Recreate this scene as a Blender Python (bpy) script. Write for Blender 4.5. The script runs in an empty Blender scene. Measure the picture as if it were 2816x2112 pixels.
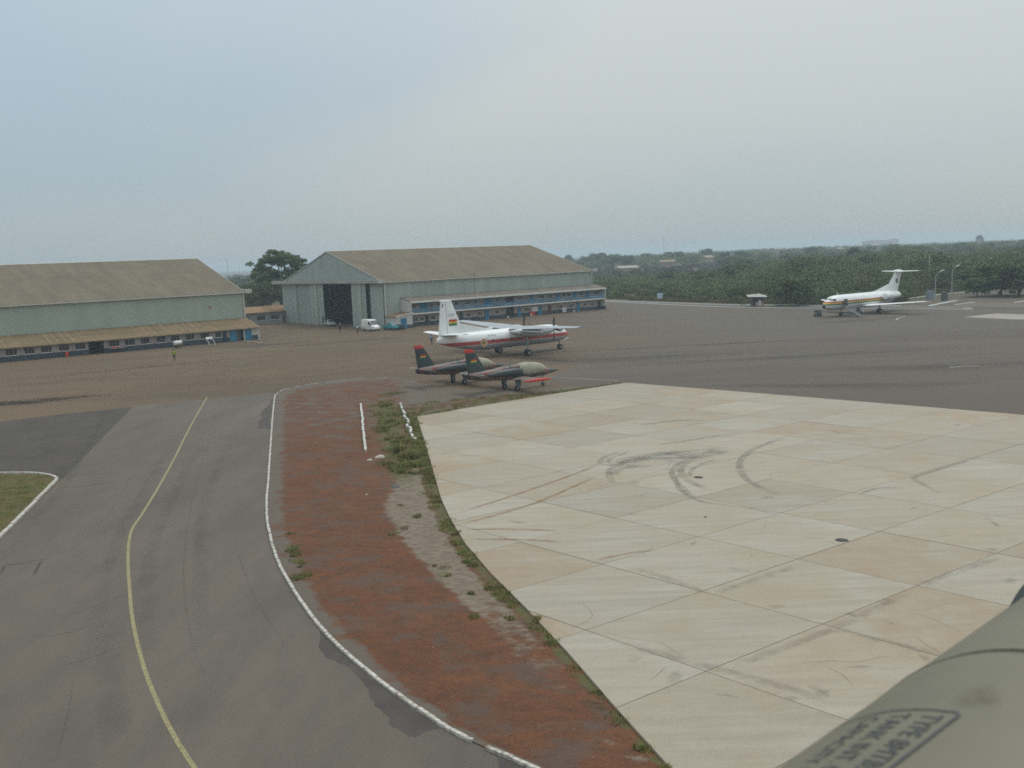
import bpy, bmesh, math, random
import numpy as np
from mathutils import Matrix, Vector

random.seed(7)
RNG = np.random.default_rng(11)
SC = bpy.context.scene
COL = SC.collection
R = math.radians

# ------------------------------------------------------------------ camera
CAM_H = 14.0
FOCAL_PX, ROLL, HORIZON = 2620.0, R(2.3), 706.5        # survey of the 2816 x 2112 frame
PITCH = math.atan((1056 - HORIZON) * math.cos(ROLL) / FOCAL_PX)
C_FW = Vector((0, math.cos(PITCH), -math.sin(PITCH)))
_u0 = Vector((0, math.sin(PITCH), math.cos(PITCH)))
C_R = Vector((1, 0, 0)) * math.cos(ROLL) - _u0 * math.sin(ROLL)
C_U = _u0 * math.cos(ROLL) + Vector((1, 0, 0)) * math.sin(ROLL)
cam_d = bpy.data.cameras.new('camera')
cam_d.sensor_width = 36.0
cam_d.sensor_fit = 'HORIZONTAL'
cam_d.lens = FOCAL_PX / 2816 * 36.0
cam_d.clip_start = 0.05
cam_d.dof.use_dof = True
cam_d.dof.focus_distance = 120.0
cam_d.dof.aperture_fstop = 4.8
cam_d.clip_end = 30000
cam = bpy.data.objects.new('camera', cam_d)
COL.objects.link(cam)
m3 = Matrix((C_R, C_U, -C_FW)).transposed()
cam.matrix_world = Matrix.Translation((0, 0, CAM_H)) @ m3.to_4x4()
SC.camera = cam

# ------------------------------------------------------------------ sky, sun, exposure
SUN_EL, SUN_AZ = R(62), R(48)          # azimuth measured from +Y towards +X
world = bpy.data.worlds.new('World')
SC.world = world
world.use_nodes = True
wt = world.node_tree
for n in list(wt.nodes):
    wt.nodes.remove(n)
w_out = wt.nodes.new('ShaderNodeOutputWorld')
w_bg = wt.nodes.new('ShaderNodeBackground')
w_bg.inputs['Strength'].default_value = 0.1
sky = wt.nodes.new('ShaderNodeTexSky')
sky.sky_type = 'NISHITA'
sky.sun_disc = False
sky.sun_elevation = SUN_EL
sky.sun_rotation = SUN_AZ
sky.altitude = 60
sky.air_density = 1.0
sky.dust_density = 0.8
sky.ozone_density = 0.4
tc = wt.nodes.new('ShaderNodeTexCoord')
mp = wt.nodes.new('ShaderNodeMapping')
mp.inputs['Scale'].default_value = (1.0, 1.0, 2.6)
mp.inputs['Rotation'].default_value = (0.25, 0.35, 0.5)
mp.inputs['Location'].default_value = (0.0, 0.0, 0.0)
ns = wt.nodes.new('ShaderNodeTexNoise')
ns.inputs['Scale'].default_value = 1.25
ns.inputs['Detail'].default_value = 5
ns.inputs['Roughness'].default_value = 0.42
ns.inputs['Distortion'].default_value = 0.3
rp = wt.nodes.new('ShaderNodeMapRange')          # how thick the cloud veil is
rp.inputs['From Min'].default_value = 0.36
rp.inputs['From Max'].default_value = 0.62
sz = wt.nodes.new('ShaderNodeSeparateXYZ')
lowz = wt.nodes.new('ShaderNodeMapRange')        # towards the horizon the veil is seen through bluish air
lowz.inputs['From Min'].default_value = 0.0
lowz.inputs['From Max'].default_value = 0.14
lowz.inputs['To Min'].default_value = 0.4
th = wt.nodes.new('ShaderNodeMath'); th.operation = 'MULTIPLY'
veil = wt.nodes.new('ShaderNodeMix'); veil.data_type = 'RGBA'
veil.inputs['A'].default_value = (4.35, 5.35, 6.0, 1)
veil.inputs['B'].default_value = (5.85, 6.20, 6.05, 1)
# an overcast sky is brighter overhead than at the horizon
fz = wt.nodes.new('ShaderNodeMapRange')
fz.inputs['To Min'].default_value = 0.74
fz.inputs['To Max'].default_value = 2.0
cs = wt.nodes.new('ShaderNodeVectorMath'); cs.operation = 'SCALE'
cl = wt.nodes.new('ShaderNodeMix'); cl.data_type = 'RGBA'
cl.inputs['Factor'].default_value = 0.88
wt.links.new(tc.outputs['Generated'], mp.inputs['Vector'])
wt.links.new(tc.outputs['Generated'], sz.inputs['Vector'])
wt.links.new(mp.outputs['Vector'], ns.inputs['Vector'])
wt.links.new(ns.outputs['Fac'], rp.inputs['Value'])
wt.links.new(sz.outputs['Z'], lowz.inputs['Value'])
wt.links.new(sz.outputs['Z'], fz.inputs['Value'])
wt.links.new(rp.outputs['Result'], th.inputs[0])
wt.links.new(lowz.outputs['Result'], th.inputs[1])
wt.links.new(th.outputs['Value'], veil.inputs['Factor'])
wt.links.new(veil.outputs['Result'], cs.inputs[0])
wt.links.new(fz.outputs['Result'], cs.inputs['Scale'])
wt.links.new(sky.outputs['Color'], cl.inputs['A'])
wt.links.new(cs.outputs['Vector'], cl.inputs['B'])
wt.links.new(cl.outputs['Result'], w_bg.inputs['Color'])
wt.links.new(w_bg.outputs['Background'], w_out.inputs['Surface'])

sun_d = bpy.data.lights.new('sun', 'SUN')
sun_d.energy = 1.05
sun_d.angle = R(16)
sun_d.color = (1.0, 0.96, 0.90)
sun = bpy.data.objects.new('sun', sun_d)
COL.objects.link(sun)
sun_dir = Vector((math.sin(SUN_AZ) * math.cos(SUN_EL), math.cos(SUN_AZ) * math.cos(SUN_EL), math.sin(SUN_EL)))
sun.rotation_euler = sun_dir.to_track_quat('Z', 'Y').to_euler()

SC.view_settings.view_transform = 'Standard'
SC.view_settings.look = 'None'
SC.view_settings.exposure = 0.08
SC.view_settings.gamma = 1.0
SC.view_settings.use_curve_mapping = False
SC.render.engine = 'CYCLES'
SC.cycles.max_bounces = 6
SC.cycles.diffuse_bounces = 3
SC.cycles.volume_bounces = 2
SC.cycles.transparent_max_bounces = 8
SC.cycles.filter_width = 1.7
SC.cycles.use_denoising = False

# ------------------------------------------------------------------ surveying helpers
def ray(u, v):
    return (C_FW * FOCAL_PX + C_R * (u - 1408) - C_U * (v - 1056)).normalized()

def G(u, v, z=0.0):
    """ground point (metres) sighted at that place of the photograph"""
    d = ray(u, v)
    t = (z - CAM_H) / d.z
    return Vector((d.x * t, d.y * t, z))

def PX(p):
    q = Vector(p) - Vector((0, 0, CAM_H))
    w = q.dot(C_FW)
    return 1408 + FOCAL_PX * q.dot(C_R) / w, 1056 - FOCAL_PX * q.dot(C_U) / w

def catmull(pts, n=8):
    out = []
    P = [pts[0]] + list(pts) + [pts[-1]]
    for i in range(1, len(P) - 2):
        a, b, c, d = P[i - 1], P[i], P[i + 1], P[i + 2]
        for k in range(n):
            t = k / n
            out.append(0.5 * ((2 * b) + (c - a) * t + (2 * a - 5 * b + 4 * c - d) * t * t + (3 * b - a - 3 * c + d) * t ** 3))
    out.append(P[-2])
    return out

def resample(pts, step):
    L = [0]
    for a, b in zip(pts, pts[1:]):
        L.append(L[-1] + (b - a).length)
    n = max(2, int(round(L[-1] / step)) + 1)
    out, j = [], 0
    for i in range(n):
        s = L[-1] * i / (n - 1)
        while j < len(L) - 2 and L[j + 1] < s:
            j += 1
        t = (s - L[j]) / max(1e-9, L[j + 1] - L[j])
        out.append(pts[j].lerp(pts[j + 1], t))
    return out

# ------------------------------------------------------------------ mesh builder
class MB:
    def __init__(self):
        self.v, self.f, self.mi = [], [], []

    def add(self, vs, fs, mi=0):
        o = len(self.v)
        self.v += [tuple(p) for p in vs]
        for f in fs:
            self.f.append(tuple(o + i for i in f))
            self.mi.append(mi)
        return self

    def box(self, x0, y0, z0, x1, y1, z1, mi=0):
        x0, x1 = min(x0, x1), max(x0, x1); y0, y1 = min(y0, y1), max(y0, y1); z0, z1 = min(z0, z1), max(z0, z1)
        return self.add([(x0, y0, z0), (x1, y0, z0), (x1, y1, z0), (x0, y1, z0), (x0, y0, z1), (x1, y0, z1), (x1, y1, z1), (x0, y1, z1)],
                        [(0, 3, 2, 1), (4, 5, 6, 7), (0, 1, 5, 4), (1, 2, 6, 5), (2, 3, 7, 6), (3, 0, 4, 7)], mi)

    def hexa(self, p, mi=0):          # eight corners, bottom ring then top ring
        return self.add(p, [(0, 3, 2, 1), (4, 5, 6, 7), (0, 1, 5, 4), (1, 2, 6, 5), (2, 3, 7, 6), (3, 0, 4, 7)], mi)

    def prism(self, pts, axis, a0, a1, mi=0):
        n = len(pts)
        def at(p, a):
            return {'x': (a, p[0], p[1]), 'y': (p[0], a, p[1]), 'z': (p[0], p[1], a)}[axis]
        vs = [at(p, a0) for p in pts] + [at(p, a1) for p in pts]
        fs = [tuple(range(n - 1, -1, -1)), tuple(range(n, 2 * n))] + [(i, (i + 1) % n, n + (i + 1) % n, n + i) for i in range(n)]
        return self.add(vs, fs, mi)

    def loft(self, rings, cap=True, mi=0):
        n = len(rings[0])
        vs = [p for r in rings for p in r]
        fs = []
        for i in range(len(rings) - 1):
            for j in range(n):
                fs.append((i * n + j, i * n + (j + 1) % n, (i + 1) * n + (j + 1) % n, (i + 1) * n + j))
        if cap:
            fs.append(tuple(range(n - 1, -1, -1)))
            fs.append(tuple((len(rings) - 1) * n + j for j in range(n)))
        return self.add(vs, fs, mi)

    def tube(self, path, r, seg=8, mi=0):
        path = [Vector(p) for p in path]
        rr = r if isinstance(r, (list, tuple)) else [r] * len(path)
        rings = []
        for i, p in enumerate(path):
            t = (path[min(i + 1, len(path) - 1)] - path[max(i - 1, 0)]).normalized()
            ref = Vector((0, 0, 1)) if abs(t.z) < 0.9 else Vector((1, 0, 0))
            a = t.cross(ref).normalized(); b = t.cross(a)
            rings.append([p + (a * math.cos(2 * math.pi * k / seg) + b * math.sin(2 * math.pi * k / seg)) * rr[i] for k in range(seg)])
        return self.loft(rings, True, mi)

    def disc(self, c, nrm, r, seg=16, mi=0, rx=None):
        c = Vector(c); nrm = Vector(nrm).normalized()
        ref = Vector((0, 0, 1)) if abs(nrm.z) < 0.9 else Vector((1, 0, 0))
        a = ref.cross(nrm).normalized(); b = nrm.cross(a)
        return self.add([c + a * math.cos(2 * math.pi * k / seg) * r + b * math.sin(2 * math.pi * k / seg) * r for k in range(seg)], [tuple(range(seg))], mi)

    def build(self, name, mat=None, parent=None, smooth=False, bevel=0.0):
        me = bpy.data.meshes.new(name)
        me.from_pydata(self.v, [], self.f)
        mats = mat if isinstance(mat, (list, tuple)) else [mat]
        for m in mats:
            if m: me.materials.append(m)
        if len(mats) > 1:
            me.polygons.foreach_set('material_index', self.mi)
        if bevel > 0:
            bm = bmesh.new(); bm.from_mesh(me)
            bmesh.ops.remove_doubles(bm, verts=bm.verts, dist=1e-5)
            ed = [e for e in bm.edges if len(e.link_faces) == 2 and e.calc_face_angle(0) > 0.5]
            bmesh.ops.bevel(bm, geom=ed, offset=bevel, segments=2, affect='EDGES', profile=0.6)
            bm.to_mesh(me); bm.free()
        if smooth:
            me.polygons.foreach_set('use_smooth', [True] * len(me.polygons))
            try:
                me.set_sharp_from_angle(angle=R(38))
            except Exception:
                pass
        me.update()
        ob = bpy.data.objects.new(name, me)
        COL.objects.link(ob)
        if parent is not None:
            ob.parent = parent
        return ob

def tag(o, label=None, cat=None, group=None, kind=None):
    if label: o['label'] = label
    if cat: o['category'] = cat
    if group: o['group'] = group
    if kind: o['kind'] = kind
    return o

def thing(name, label, cat, loc=(0, 0, 0), rotz=0.0, group=None, kind=None):
    o = bpy.data.objects.new(name, None)
    o.empty_display_size = 0.3
    COL.objects.link(o)
    o.location = loc
    o.rotation_euler = (0, 0, rotz)
    return tag(o, label, cat, group, kind)

def clone(o, parent):
    c = o.copy(); COL.objects.link(c); c.parent = parent
    for ch in o.children:
        clone(ch, c)
    return c

# ------------------------------------------------------------------ materials
def _new(name):
    m = bpy.data.materials.new(name); m.use_nodes = True
    nt = m.node_tree
    b = nt.nodes['Principled BSDF']
    return m, nt, b

def pm(name, col, rough=0.75, var=0.12, scale=1.0, spec=0.3, bump=0.0, bscale=None, rand=0.0, metal=0.0, coord='Object', stretch=(1, 1, 1), col2=None, detail=6, thr=(0.3, 0.7)):
    """plain material: noise tint between two tones, optional bump, optional per-object tint"""
    m, nt, b = _new(name)
    N, L = nt.nodes, nt.links
    t = N.new('ShaderNodeTexCoord')
    mpn = N.new('ShaderNodeMapping'); mpn.inputs['Scale'].default_value = stretch
    if coord == 'World':
        g = N.new('ShaderNodeNewGeometry'); L.new(g.outputs['Position'], mpn.inputs['Vector'])
    else:
        L.new(t.outputs[coord], mpn.inputs['Vector'])
    n = N.new('ShaderNodeTexNoise'); n.inputs['Scale'].default_value = scale; n.inputs['Detail'].default_value = detail
    n.inputs['Roughness'].default_value = 0.6
    L.new(mpn.outputs['Vector'], n.inputs['Vector'])
    cr = N.new('ShaderNodeValToRGB')
    c2 = col2 if col2 else tuple(min(1, c * (1 + var)) for c in col)
    c1 = col if col2 else tuple(c * (1 - var) for c in col)
    cr.color_ramp.elements[0].position = thr[0]; cr.color_ramp.elements[0].color = (*c1, 1)
    cr.color_ramp.elements[1].position = thr[1]; cr.color_ramp.elements[1].color = (*c2, 1)
    L.new(n.outputs['Fac'], cr.inputs['Fac'])
    out = cr.outputs['Color']
    if rand > 0:
        oi = N.new('ShaderNodeObjectInfo')
        mr = N.new('ShaderNodeMapRange'); mr.inputs['To Min'].default_value = 1 - rand; mr.inputs['To Max'].default_value = 1 + rand
        L.new(oi.outputs['Random'], mr.inputs['Value'])
        hs = N.new('ShaderNodeHueSaturation'); L.new(mr.outputs['Result'], hs.inputs['Value']); L.new(out, hs.inputs['Color'])
        out = hs.outputs['Color']
    L.new(out, b.inputs['Base Color'])
    b.inputs['Roughness'].default_value = rough
    b.inputs['Specular IOR Level'].default_value = spec
    b.inputs['Metallic'].default_value = metal
    if bump > 0:
        n2 = N.new('ShaderNodeTexNoise'); n2.inputs['Scale'].default_value = bscale or scale * 6; n2.inputs['Detail'].default_value = 5
        L.new(mpn.outputs['Vector'], n2.inputs['Vector'])
        bp = N.new('ShaderNodeBump'); bp.inputs['Strength'].default_value = bump; bp.inputs['Distance'].default_value = 0.05
        L.new(n2.outputs['Fac'], bp.inputs['Height']); L.new(bp.outputs['Normal'], b.inputs['Normal'])
    return m

def bands(name, stops, z0, z1, rough=0.4, axis='Z', spec=0.4, dirt=0.08):
    """paint scheme: hard colour bands along one object axis"""
    m, nt, b = _new(name)
    N, L = nt.nodes, nt.links
    t = N.new('ShaderNodeTexCoord'); s = N.new('ShaderNodeSeparateXYZ'); L.new(t.outputs['Object'], s.inputs['Vector'])
    mr = N.new('ShaderNodeMapRange'); mr.inputs['From Min'].default_value = z0; mr.inputs['From Max'].default_value = z1
    L.new(s.outputs[axis], mr.inputs['Value'])
    cr = N.new('ShaderNodeValToRGB'); cr.color_ramp.interpolation = 'CONSTANT'
    el = cr.color_ramp.elements
    while len(el) < len(stops): el.new(0.5)
    for e, (z, c) in zip(el, stops):
        e.position = max(0, min(1, (z - z0) / (z1 - z0)))
    for e, (z, c) in zip(el, stops):
        e.color = (*c, 1)
    L.new(mr.outputs['Result'], cr.inputs['Fac'])
    n = N.new('ShaderNodeTexNoise'); n.inputs['Scale'].default_value = 1.2; n.inputs['Detail'].default_value = 6
    L.new(t.outputs['Object'], n.inputs['Vector'])
    mr2 = N.new('ShaderNodeMapRange'); mr2.inputs['From Min'].default_value = 0.3; mr2.inputs['From Max'].default_value = 0.7
    mr2.inputs['To Min'].default_value = 1 - dirt; mr2.inputs['To Max'].default_value = 1 + dirt * 0.4
    L.new(n.outputs['Fac'], mr2.inputs['Value'])
    hs = N.new('ShaderNodeHueSaturation'); L.new(mr2.outputs['Result'], hs.inputs['Value']); L.new(cr.outputs['Color'], hs.inputs['Color'])
    L.new(hs.outputs['Color'], b.inputs['Base Color'])
    b.inputs['Roughness'].default_value = rough; b.inputs['Specular IOR Level'].default_value = spec
    return m

def stain_mat(name, col, alpha=0.6, scale=1.5, lo=0.35, hi=0.65, stretch=(1, 1, 1)):
    """thin film lying on the pavement: patchy coverage, fading to its edges (UV x across, y along)"""
    m, nt, b = _new(name)
    N, L = nt.nodes, nt.links
    g = N.new('ShaderNodeNewGeometry'); mpn = N.new('ShaderNodeMapping'); mpn.inputs['Scale'].default_value = stretch
    L.new(g.outputs['Position'], mpn.inputs['Vector'])
    n = N.new('ShaderNodeTexNoise'); n.inputs['Scale'].default_value = scale; n.inputs['Detail'].default_value = 7; n.inputs['Roughness'].default_value = 0.65
    L.new(mpn.outputs['Vector'], n.inputs['Vector'])
    mr = N.new('ShaderNodeMapRange'); mr.inputs['From Min'].default_value = lo; mr.inputs['From Max'].default_value = hi
    mr.inputs['To Max'].default_value = alpha
    L.new(n.outputs['Fac'], mr.inputs['Value'])
    at = N.new('ShaderNodeAttribute'); at.attribute_name = 'cover'
    mu = N.new('ShaderNodeMath'); mu.operation = 'MULTIPLY'
    L.new(mr.outputs['Result'], mu.inputs[0]); L.new(at.outputs['Fac'], mu.inputs[1])
    L.new(mu.outputs['Value'], b.inputs['Alpha'])
    b.inputs['Base Color'].default_value = (*col, 1)
    b.inputs['Roughness'].default_value = 0.85; b.inputs['Specular IOR Level'].default_value = 0.15
    return m

WHITE = pm('white_paint', (0.72, 0.72, 0.68), 0.55, 0.06, 0.6)
WHITE_G = pm('aircraft_white', (0.80, 0.80, 0.78), 0.35, 0.05, 0.5, spec=0.45)
GREY_P = pm('aircraft_grey', (0.30, 0.33, 0.35), 0.4, 0.12, 0.8, spec=0.4)
WING_P = pm('wing_grey', (0.36, 0.38, 0.39), 0.4, 0.1, 0.6, spec=0.4)
DARK = pm('dark_metal', (0.03, 0.032, 0.034), 0.5, 0.2, 2)
RUBBER = pm('rubber', (0.025, 0.025, 0.026), 0.8, 0.2, 3)
STEEL = pm('dull_steel', (0.35, 0.36, 0.36), 0.45, 0.12, 2, metal=0.6)
GLASS_D = pm('dark_glass', (0.02, 0.025, 0.028), 0.12, 0.1, 2, spec=0.6)
RED_P = pm('red_paint', (0.55, 0.05, 0.035), 0.5, 0.1, 1.5)
BLUE_D = pm('blue_door_paint', (0.035, 0.20, 0.34), 0.55, 0.15, 1.2, rand=0.12)
BLUE_R = pm('blue_rail_paint', (0.09, 0.22, 0.33), 0.6, 0.15, 1.0, rand=0.1)
NAVY = pm('dado_paint', (0.055, 0.07, 0.085), 0.75, 0.2, 1.5)

# ================================================================== THE GROUND
def smooth(a, b, x):
    t = max(0.0, min(1.0, (x - a) / (b - a)))
    return t * t * (3 - 2 * t)

def terrain_h(x, y):
    d = math.hypot(x, y)
    if y <= 1: return -0.12
    a = x / y
    return -0.12 + 3.0 * smooth(330, 950, d) * smooth(0.0, 0.22, a) + 1.2 * math.sin(x * 0.011 + 1) * math.sin(y * 0.009) * smooth(350, 700, d)

def world_mat(name, tones, scales, rough=0.9, bump=0.25, bscale=30, stretch=(1, 1, 1), rot=0.0, fine=0.12, spec=0.2):
    """pavement or soil: two noise scales in world metres mixing three tones, fine grain on top"""
    m, nt, b = _new(name)
    N, L = nt.nodes, nt.links
    g = N.new('ShaderNodeNewGeometry')
    mpn = N.new('ShaderNodeMapping'); mpn.inputs['Scale'].default_value = stretch; mpn.inputs['Rotation'].default_value = (0, 0, rot)
    L.new(g.outputs['Position'], mpn.inputs['Vector'])
    def noise(s, det=7, v=mpn.outputs['Vector'], ro=0.62):
        n = N.new('ShaderNodeTexNoise'); n.inputs['Scale'].default_value = s; n.inputs['Detail'].default_value = det; n.inputs['Roughness'].default_value = ro
        L.new(v, n.inputs['Vector']); return n.outputs['Fac']
    def rng(v, a, c, d0, d1):
        r = N.new('ShaderNodeMapRange'); r.inputs['From Min'].default_value = a; r.inputs['From Max'].default_value = c
        r.inputs['To Min'].default_value = d0; r.inputs['To Max'].default_value = d1; L.new(v, r.inputs['Value']); return r.outputs['Result']
    def mix(f, a, c):
        x = N.new('ShaderNodeMix'); x.data_type = 'RGBA'
        if isinstance(f, float): x.inputs['Factor'].default_value = f
        else: L.new(f, x.inputs['Factor'])
        for s, k in (('A', a), ('B', c)):
            if isinstance(k, tuple): x.inputs[s].default_value = (*k, 1)
            else: L.new(k, x.inputs[s])
        return x.outputs['Result']
    c = mix(rng(noise(scales[0]), 0.36, 0.64, 0, 1), tones[0], tones[1])
    c = mix(rng(noise(scales[1]), 0.42, 0.68, 0, 1), c, tones[2])
    fg = noise(bscale, 3, g.outputs['Position'])
    hs = N.new('ShaderNodeHueSaturation'); L.new(rng(fg, 0.3, 0.7, 1 - fine, 1 + fine), hs.inputs['Value']); L.new(c, hs.inputs['Color'])
    L.new(hs.outputs['Color'], b.inputs['Base Color'])
    b.inputs['Roughness'].default_value = rough; b.inputs['Specular IOR Level'].default_value = spec
    if bump:
        bp = N.new('ShaderNodeBump'); bp.inputs['Strength'].default_value = bump; bp.inputs['Distance'].default_value = 0.03
        L.new(fg, bp.inputs['Height']); L.new(bp.outputs['Normal'], b.inputs['Normal'])
    m['_mix'] = 1
    return m, dict(N=N, L=L, g=g, b=b, noise=noise, rng=rng, mix=mix, hs=hs, col=c)

def sheet(name, pts, z, mat, parent=None, kind='structure'):
    mb = MB(); mb.add([(p[0], p[1], z) for p in pts], [tuple(range(len(pts)))])
    o = mb.build(name, mat, parent)
    if o.data.polygons[0].normal.z < 0: o.data.flip_normals()
    if parent is None: o['kind'] = kind
    return o

def px_sheet(name, px, z, mat, parent=None):
    return sheet(name, [G(u, v, z) for u, v in px], z, mat, parent)

def ribbon(name, pts, w, z, mat, parent, soft=True):
    """strip lying on the ground; 'cover' is 1 along the middle and 0 at its rims"""
    n = len(pts); ws = w if isinstance(w, list) else [w] * n
    vs, cov, fs = [], [], []
    for i, p in enumerate(pts):
        t = (pts[min(i + 1, n - 1)] - pts[max(i - 1, 0)]); t.z = 0; t.normalize()
        s = Vector((-t.y, t.x, 0)); e = min(1.0, min(i, n - 1 - i) / max(1, n * 0.18))
        for k, c in ((-1, 0), (-0.45, 1), (0.45, 1), (1, 0)):
            vs.append((p.x + s.x * k * ws[i] / 2, p.y + s.y * k * ws[i] / 2, z)); cov.append(c * e if soft else 1)
    for i in range(n - 1):
        for k in range(3):
            a = i * 4 + k; fs.append((a, a + 4, a + 5, a + 1))
    mb = MB(); mb.add(vs, fs); o = mb.build(name, mat, parent)
    if o.data.polygons[0].normal.z < 0: o.data.flip_normals()
    at = o.data.attributes.new('cover', 'FLOAT', 'POINT'); at.data.foreach_set('value', cov)
    return o

def blot(name, c, rx, ry, rot, z, mat, parent, seg=28, rings=5):
    vs, cov, fs = [(c.x, c.y, z)], [1.0], []
    ph = [random.uniform(0, 6.28) for _ in range(4)]
    for r in range(1, rings + 1):
        for k in range(seg):
            a = 2 * math.pi * k / seg
            q = r / rings * (1 + 0.22 * math.sin(2 * a + ph[0]) + 0.14 * math.sin(3 * a + ph[1]) + 0.1 * math.sin(5 * a + ph[2]))
            x, y = rx * q * math.cos(a), ry * q * math.sin(a)
            vs.append((c.x + x * math.cos(rot) - y * math.sin(rot), c.y + x * math.sin(rot) + y * math.cos(rot), z)); cov.append(1 - (r / rings) ** 1.5)
    for k in range(seg):
        fs.append((0, 1 + k, 1 + (k + 1) % seg))
        for r in range(rings - 1):
            a, b2 = 1 + r * seg + k, 1 + r * seg + (k + 1) % seg
            fs.append((a, a + seg, b2 + seg, b2))
    mb = MB(); mb.add(vs, fs); o = mb.build(name, mat, parent)
    at = o.data.attributes.new('cover', 'FLOAT', 'POINT'); at.data.foreach_set('value', cov)
    return o

# --- terrain, one sheet to the horizon
soil, _ = world_mat('savanna_soil', ((0.10, 0.075, 0.045), (0.075, 0.08, 0.035), (0.15, 0.11, 0.07)), (0.012, 0.06), bump=0)
rads = [0, 40, 90, 150, 200, 240, 280, 320, 370, 430, 500, 580, 670, 780, 900, 1050, 1250, 1500, 1900, 2500, 3400, 4700]
SEG = 128
tv, tf = [(0, 0, -0.12)], []
for r_ in rads[1:]:
    for k in range(SEG):
        a = 2 * math.pi * k / SEG
        x, y = r_ * math.sin(a), r_ * math.cos(a)
        tv.append((x, y, terrain_h(x, y)))
for k in range(SEG):
    tf.append((0, 1 + (k + 1) % SEG, 1 + k))
    for r_ in range(len(rads) - 2):
        a, b_ = 1 + r_ * SEG + k, 1 + r_ * SEG + (k + 1) % SEG
        tf.append((a, b_, b_ + SEG, a + SEG))
mb = MB(); mb.add(tv, tf)
terrain = tag(mb.build('terrain', soil, None, True), kind='structure')

# --- aircraft parking apron (dusty old asphalt)
apron_m, q = world_mat('dusty_asphalt', ((0.132, 0.090, 0.055), (0.158, 0.108, 0.067), (0.109, 0.079, 0.053)), (0.02, 0.07), bscale=14, stretch=(0.55, 1.25, 1), rot=0.62, fine=0.10)
# laterite dust lies thicker towards the hangars on the left, bare grey asphalt to the right
N_, L_ = q['N'], q['L']
sx = N_.new('ShaderNodeSeparateXYZ'); L_.new(q['g'].outputs['Position'], sx.inputs['Vector'])
ad = N_.new('ShaderNodeMath'); ad.operation = 'MULTIPLY_ADD'; ad.inputs[1].default_value = 46.0
L_.new(q['noise'](0.035), ad.inputs[0]); L_.new(sx.outputs['X'], ad.inputs[2])
grey = q['mix'](q['rng'](ad.outputs['Value'], 12.0, 62.0, 0, 0.75), q['hs'].outputs['Color'], (0.117, 0.102, 0.088))
L_.new(grey, q['b'].inputs['Base Color'])
edge = [G(u, v) for u, v in ((1660, 827), (1780, 834), (2000, 842), (2260, 846), (2480, 847), (2660, 849))]
apron_poly = [(-330, -60), (-330, 330), (-150, 330), (-75, 262), (-20, 262)] + [(p.x, p.y) for p in edge] + [(190, 196), (260, 140), (260, -60)]
apron = sheet('apron', apron_poly, 0.0, apron_m)

# grey taxi lane in front of the parked aircraft and older strips in it
lane_m, _ = world_mat('grey_asphalt', ((0.115, 0.092, 0.074), (0.135, 0.108, 0.084), (0.101, 0.084, 0.068)), (0.03, 0.12), bscale=10, stretch=(0.4, 1.6, 1), rot=-0.1, fine=0.1)
px_sheet('taxi_lane', [(1505, 1040), (1600, 1000), (1760, 972), (2000, 958), (2330, 950), (2830, 944), (3400, 946), (3400, 1215), (2816, 1150), (1720, 1060), (1560, 1060)], 0.004, lane_m)
strip_m, _ = world_mat('pale_asphalt', ((0.152, 0.123, 0.106), (0.167, 0.135, 0.116), (0.137, 0.113, 0.099)), (0.05, 0.2), bscale=10, stretch=(0.4, 1.6, 1), fine=0.08)
px_sheet('pavement_strip', [(2105, 938), (2420, 918), (2830, 902), (3300, 900), (3300, 930), (2830, 928), (2400, 940)], 0.008, lane_m)

# --- taxiway with its centre line
taxi_m, _ = world_mat('taxiway_asphalt', ((0.128, 0.107, 0.085), (0.151, 0.124, 0.101), (0.113, 0.096, 0.080)), (0.045, 0.22), bscale=22, stretch=(1.5, 0.5, 1), rot=0.25, fine=0.22, bump=0.4)
kerb_px = [(1560, 2165), (1455, 2110), (1335, 2058), (1300, 2042), (1250, 2018), (1130, 1938), (1010, 1848), (900, 1748), (830, 1658), (770, 1558), (742, 1470), (733, 1400), (737, 1330), (742, 1260), (748, 1170), (754, 1105), (757, 1088)]
kerb_top_px = [(757, 1088), (775, 1075), (810, 1065), (870, 1055), (940, 1047), (1010, 1041), (1085, 1037)]
kerb_c = catmull([G(u, v) for u, v in kerb_px], 8)
taxi_poly = [(p.x, p.y) for p in kerb_c] + [tuple(G(u, v)[:2]) for u, v in ((770, 1078), (620, 1094), (500, 1105), (368, 1117), (300, 1185), (172, 1318), (60, 1420), (-60, 1530), (-700, 2100))] + [(-22, 10), (8, 10)]
taxiway = sheet('taxiway', taxi_poly, 0.004, taxi_m)
dark_m, _ = world_mat('dark_asphalt', ((0.080, 0.067, 0.054), (0.097, 0.078, 0.063), (0.069, 0.059, 0.050)), (0.06, 0.3), bscale=16, stretch=(1.2, 0.6, 1), fine=0.12)
px_sheet('asphalt_patch', [(-300, 1192), (0, 1160), (180, 1138), (366, 1119), (298, 1187), (172, 1318), (100, 1299), (0, 1300), (-300, 1310)], 0.005, dark_m)
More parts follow.
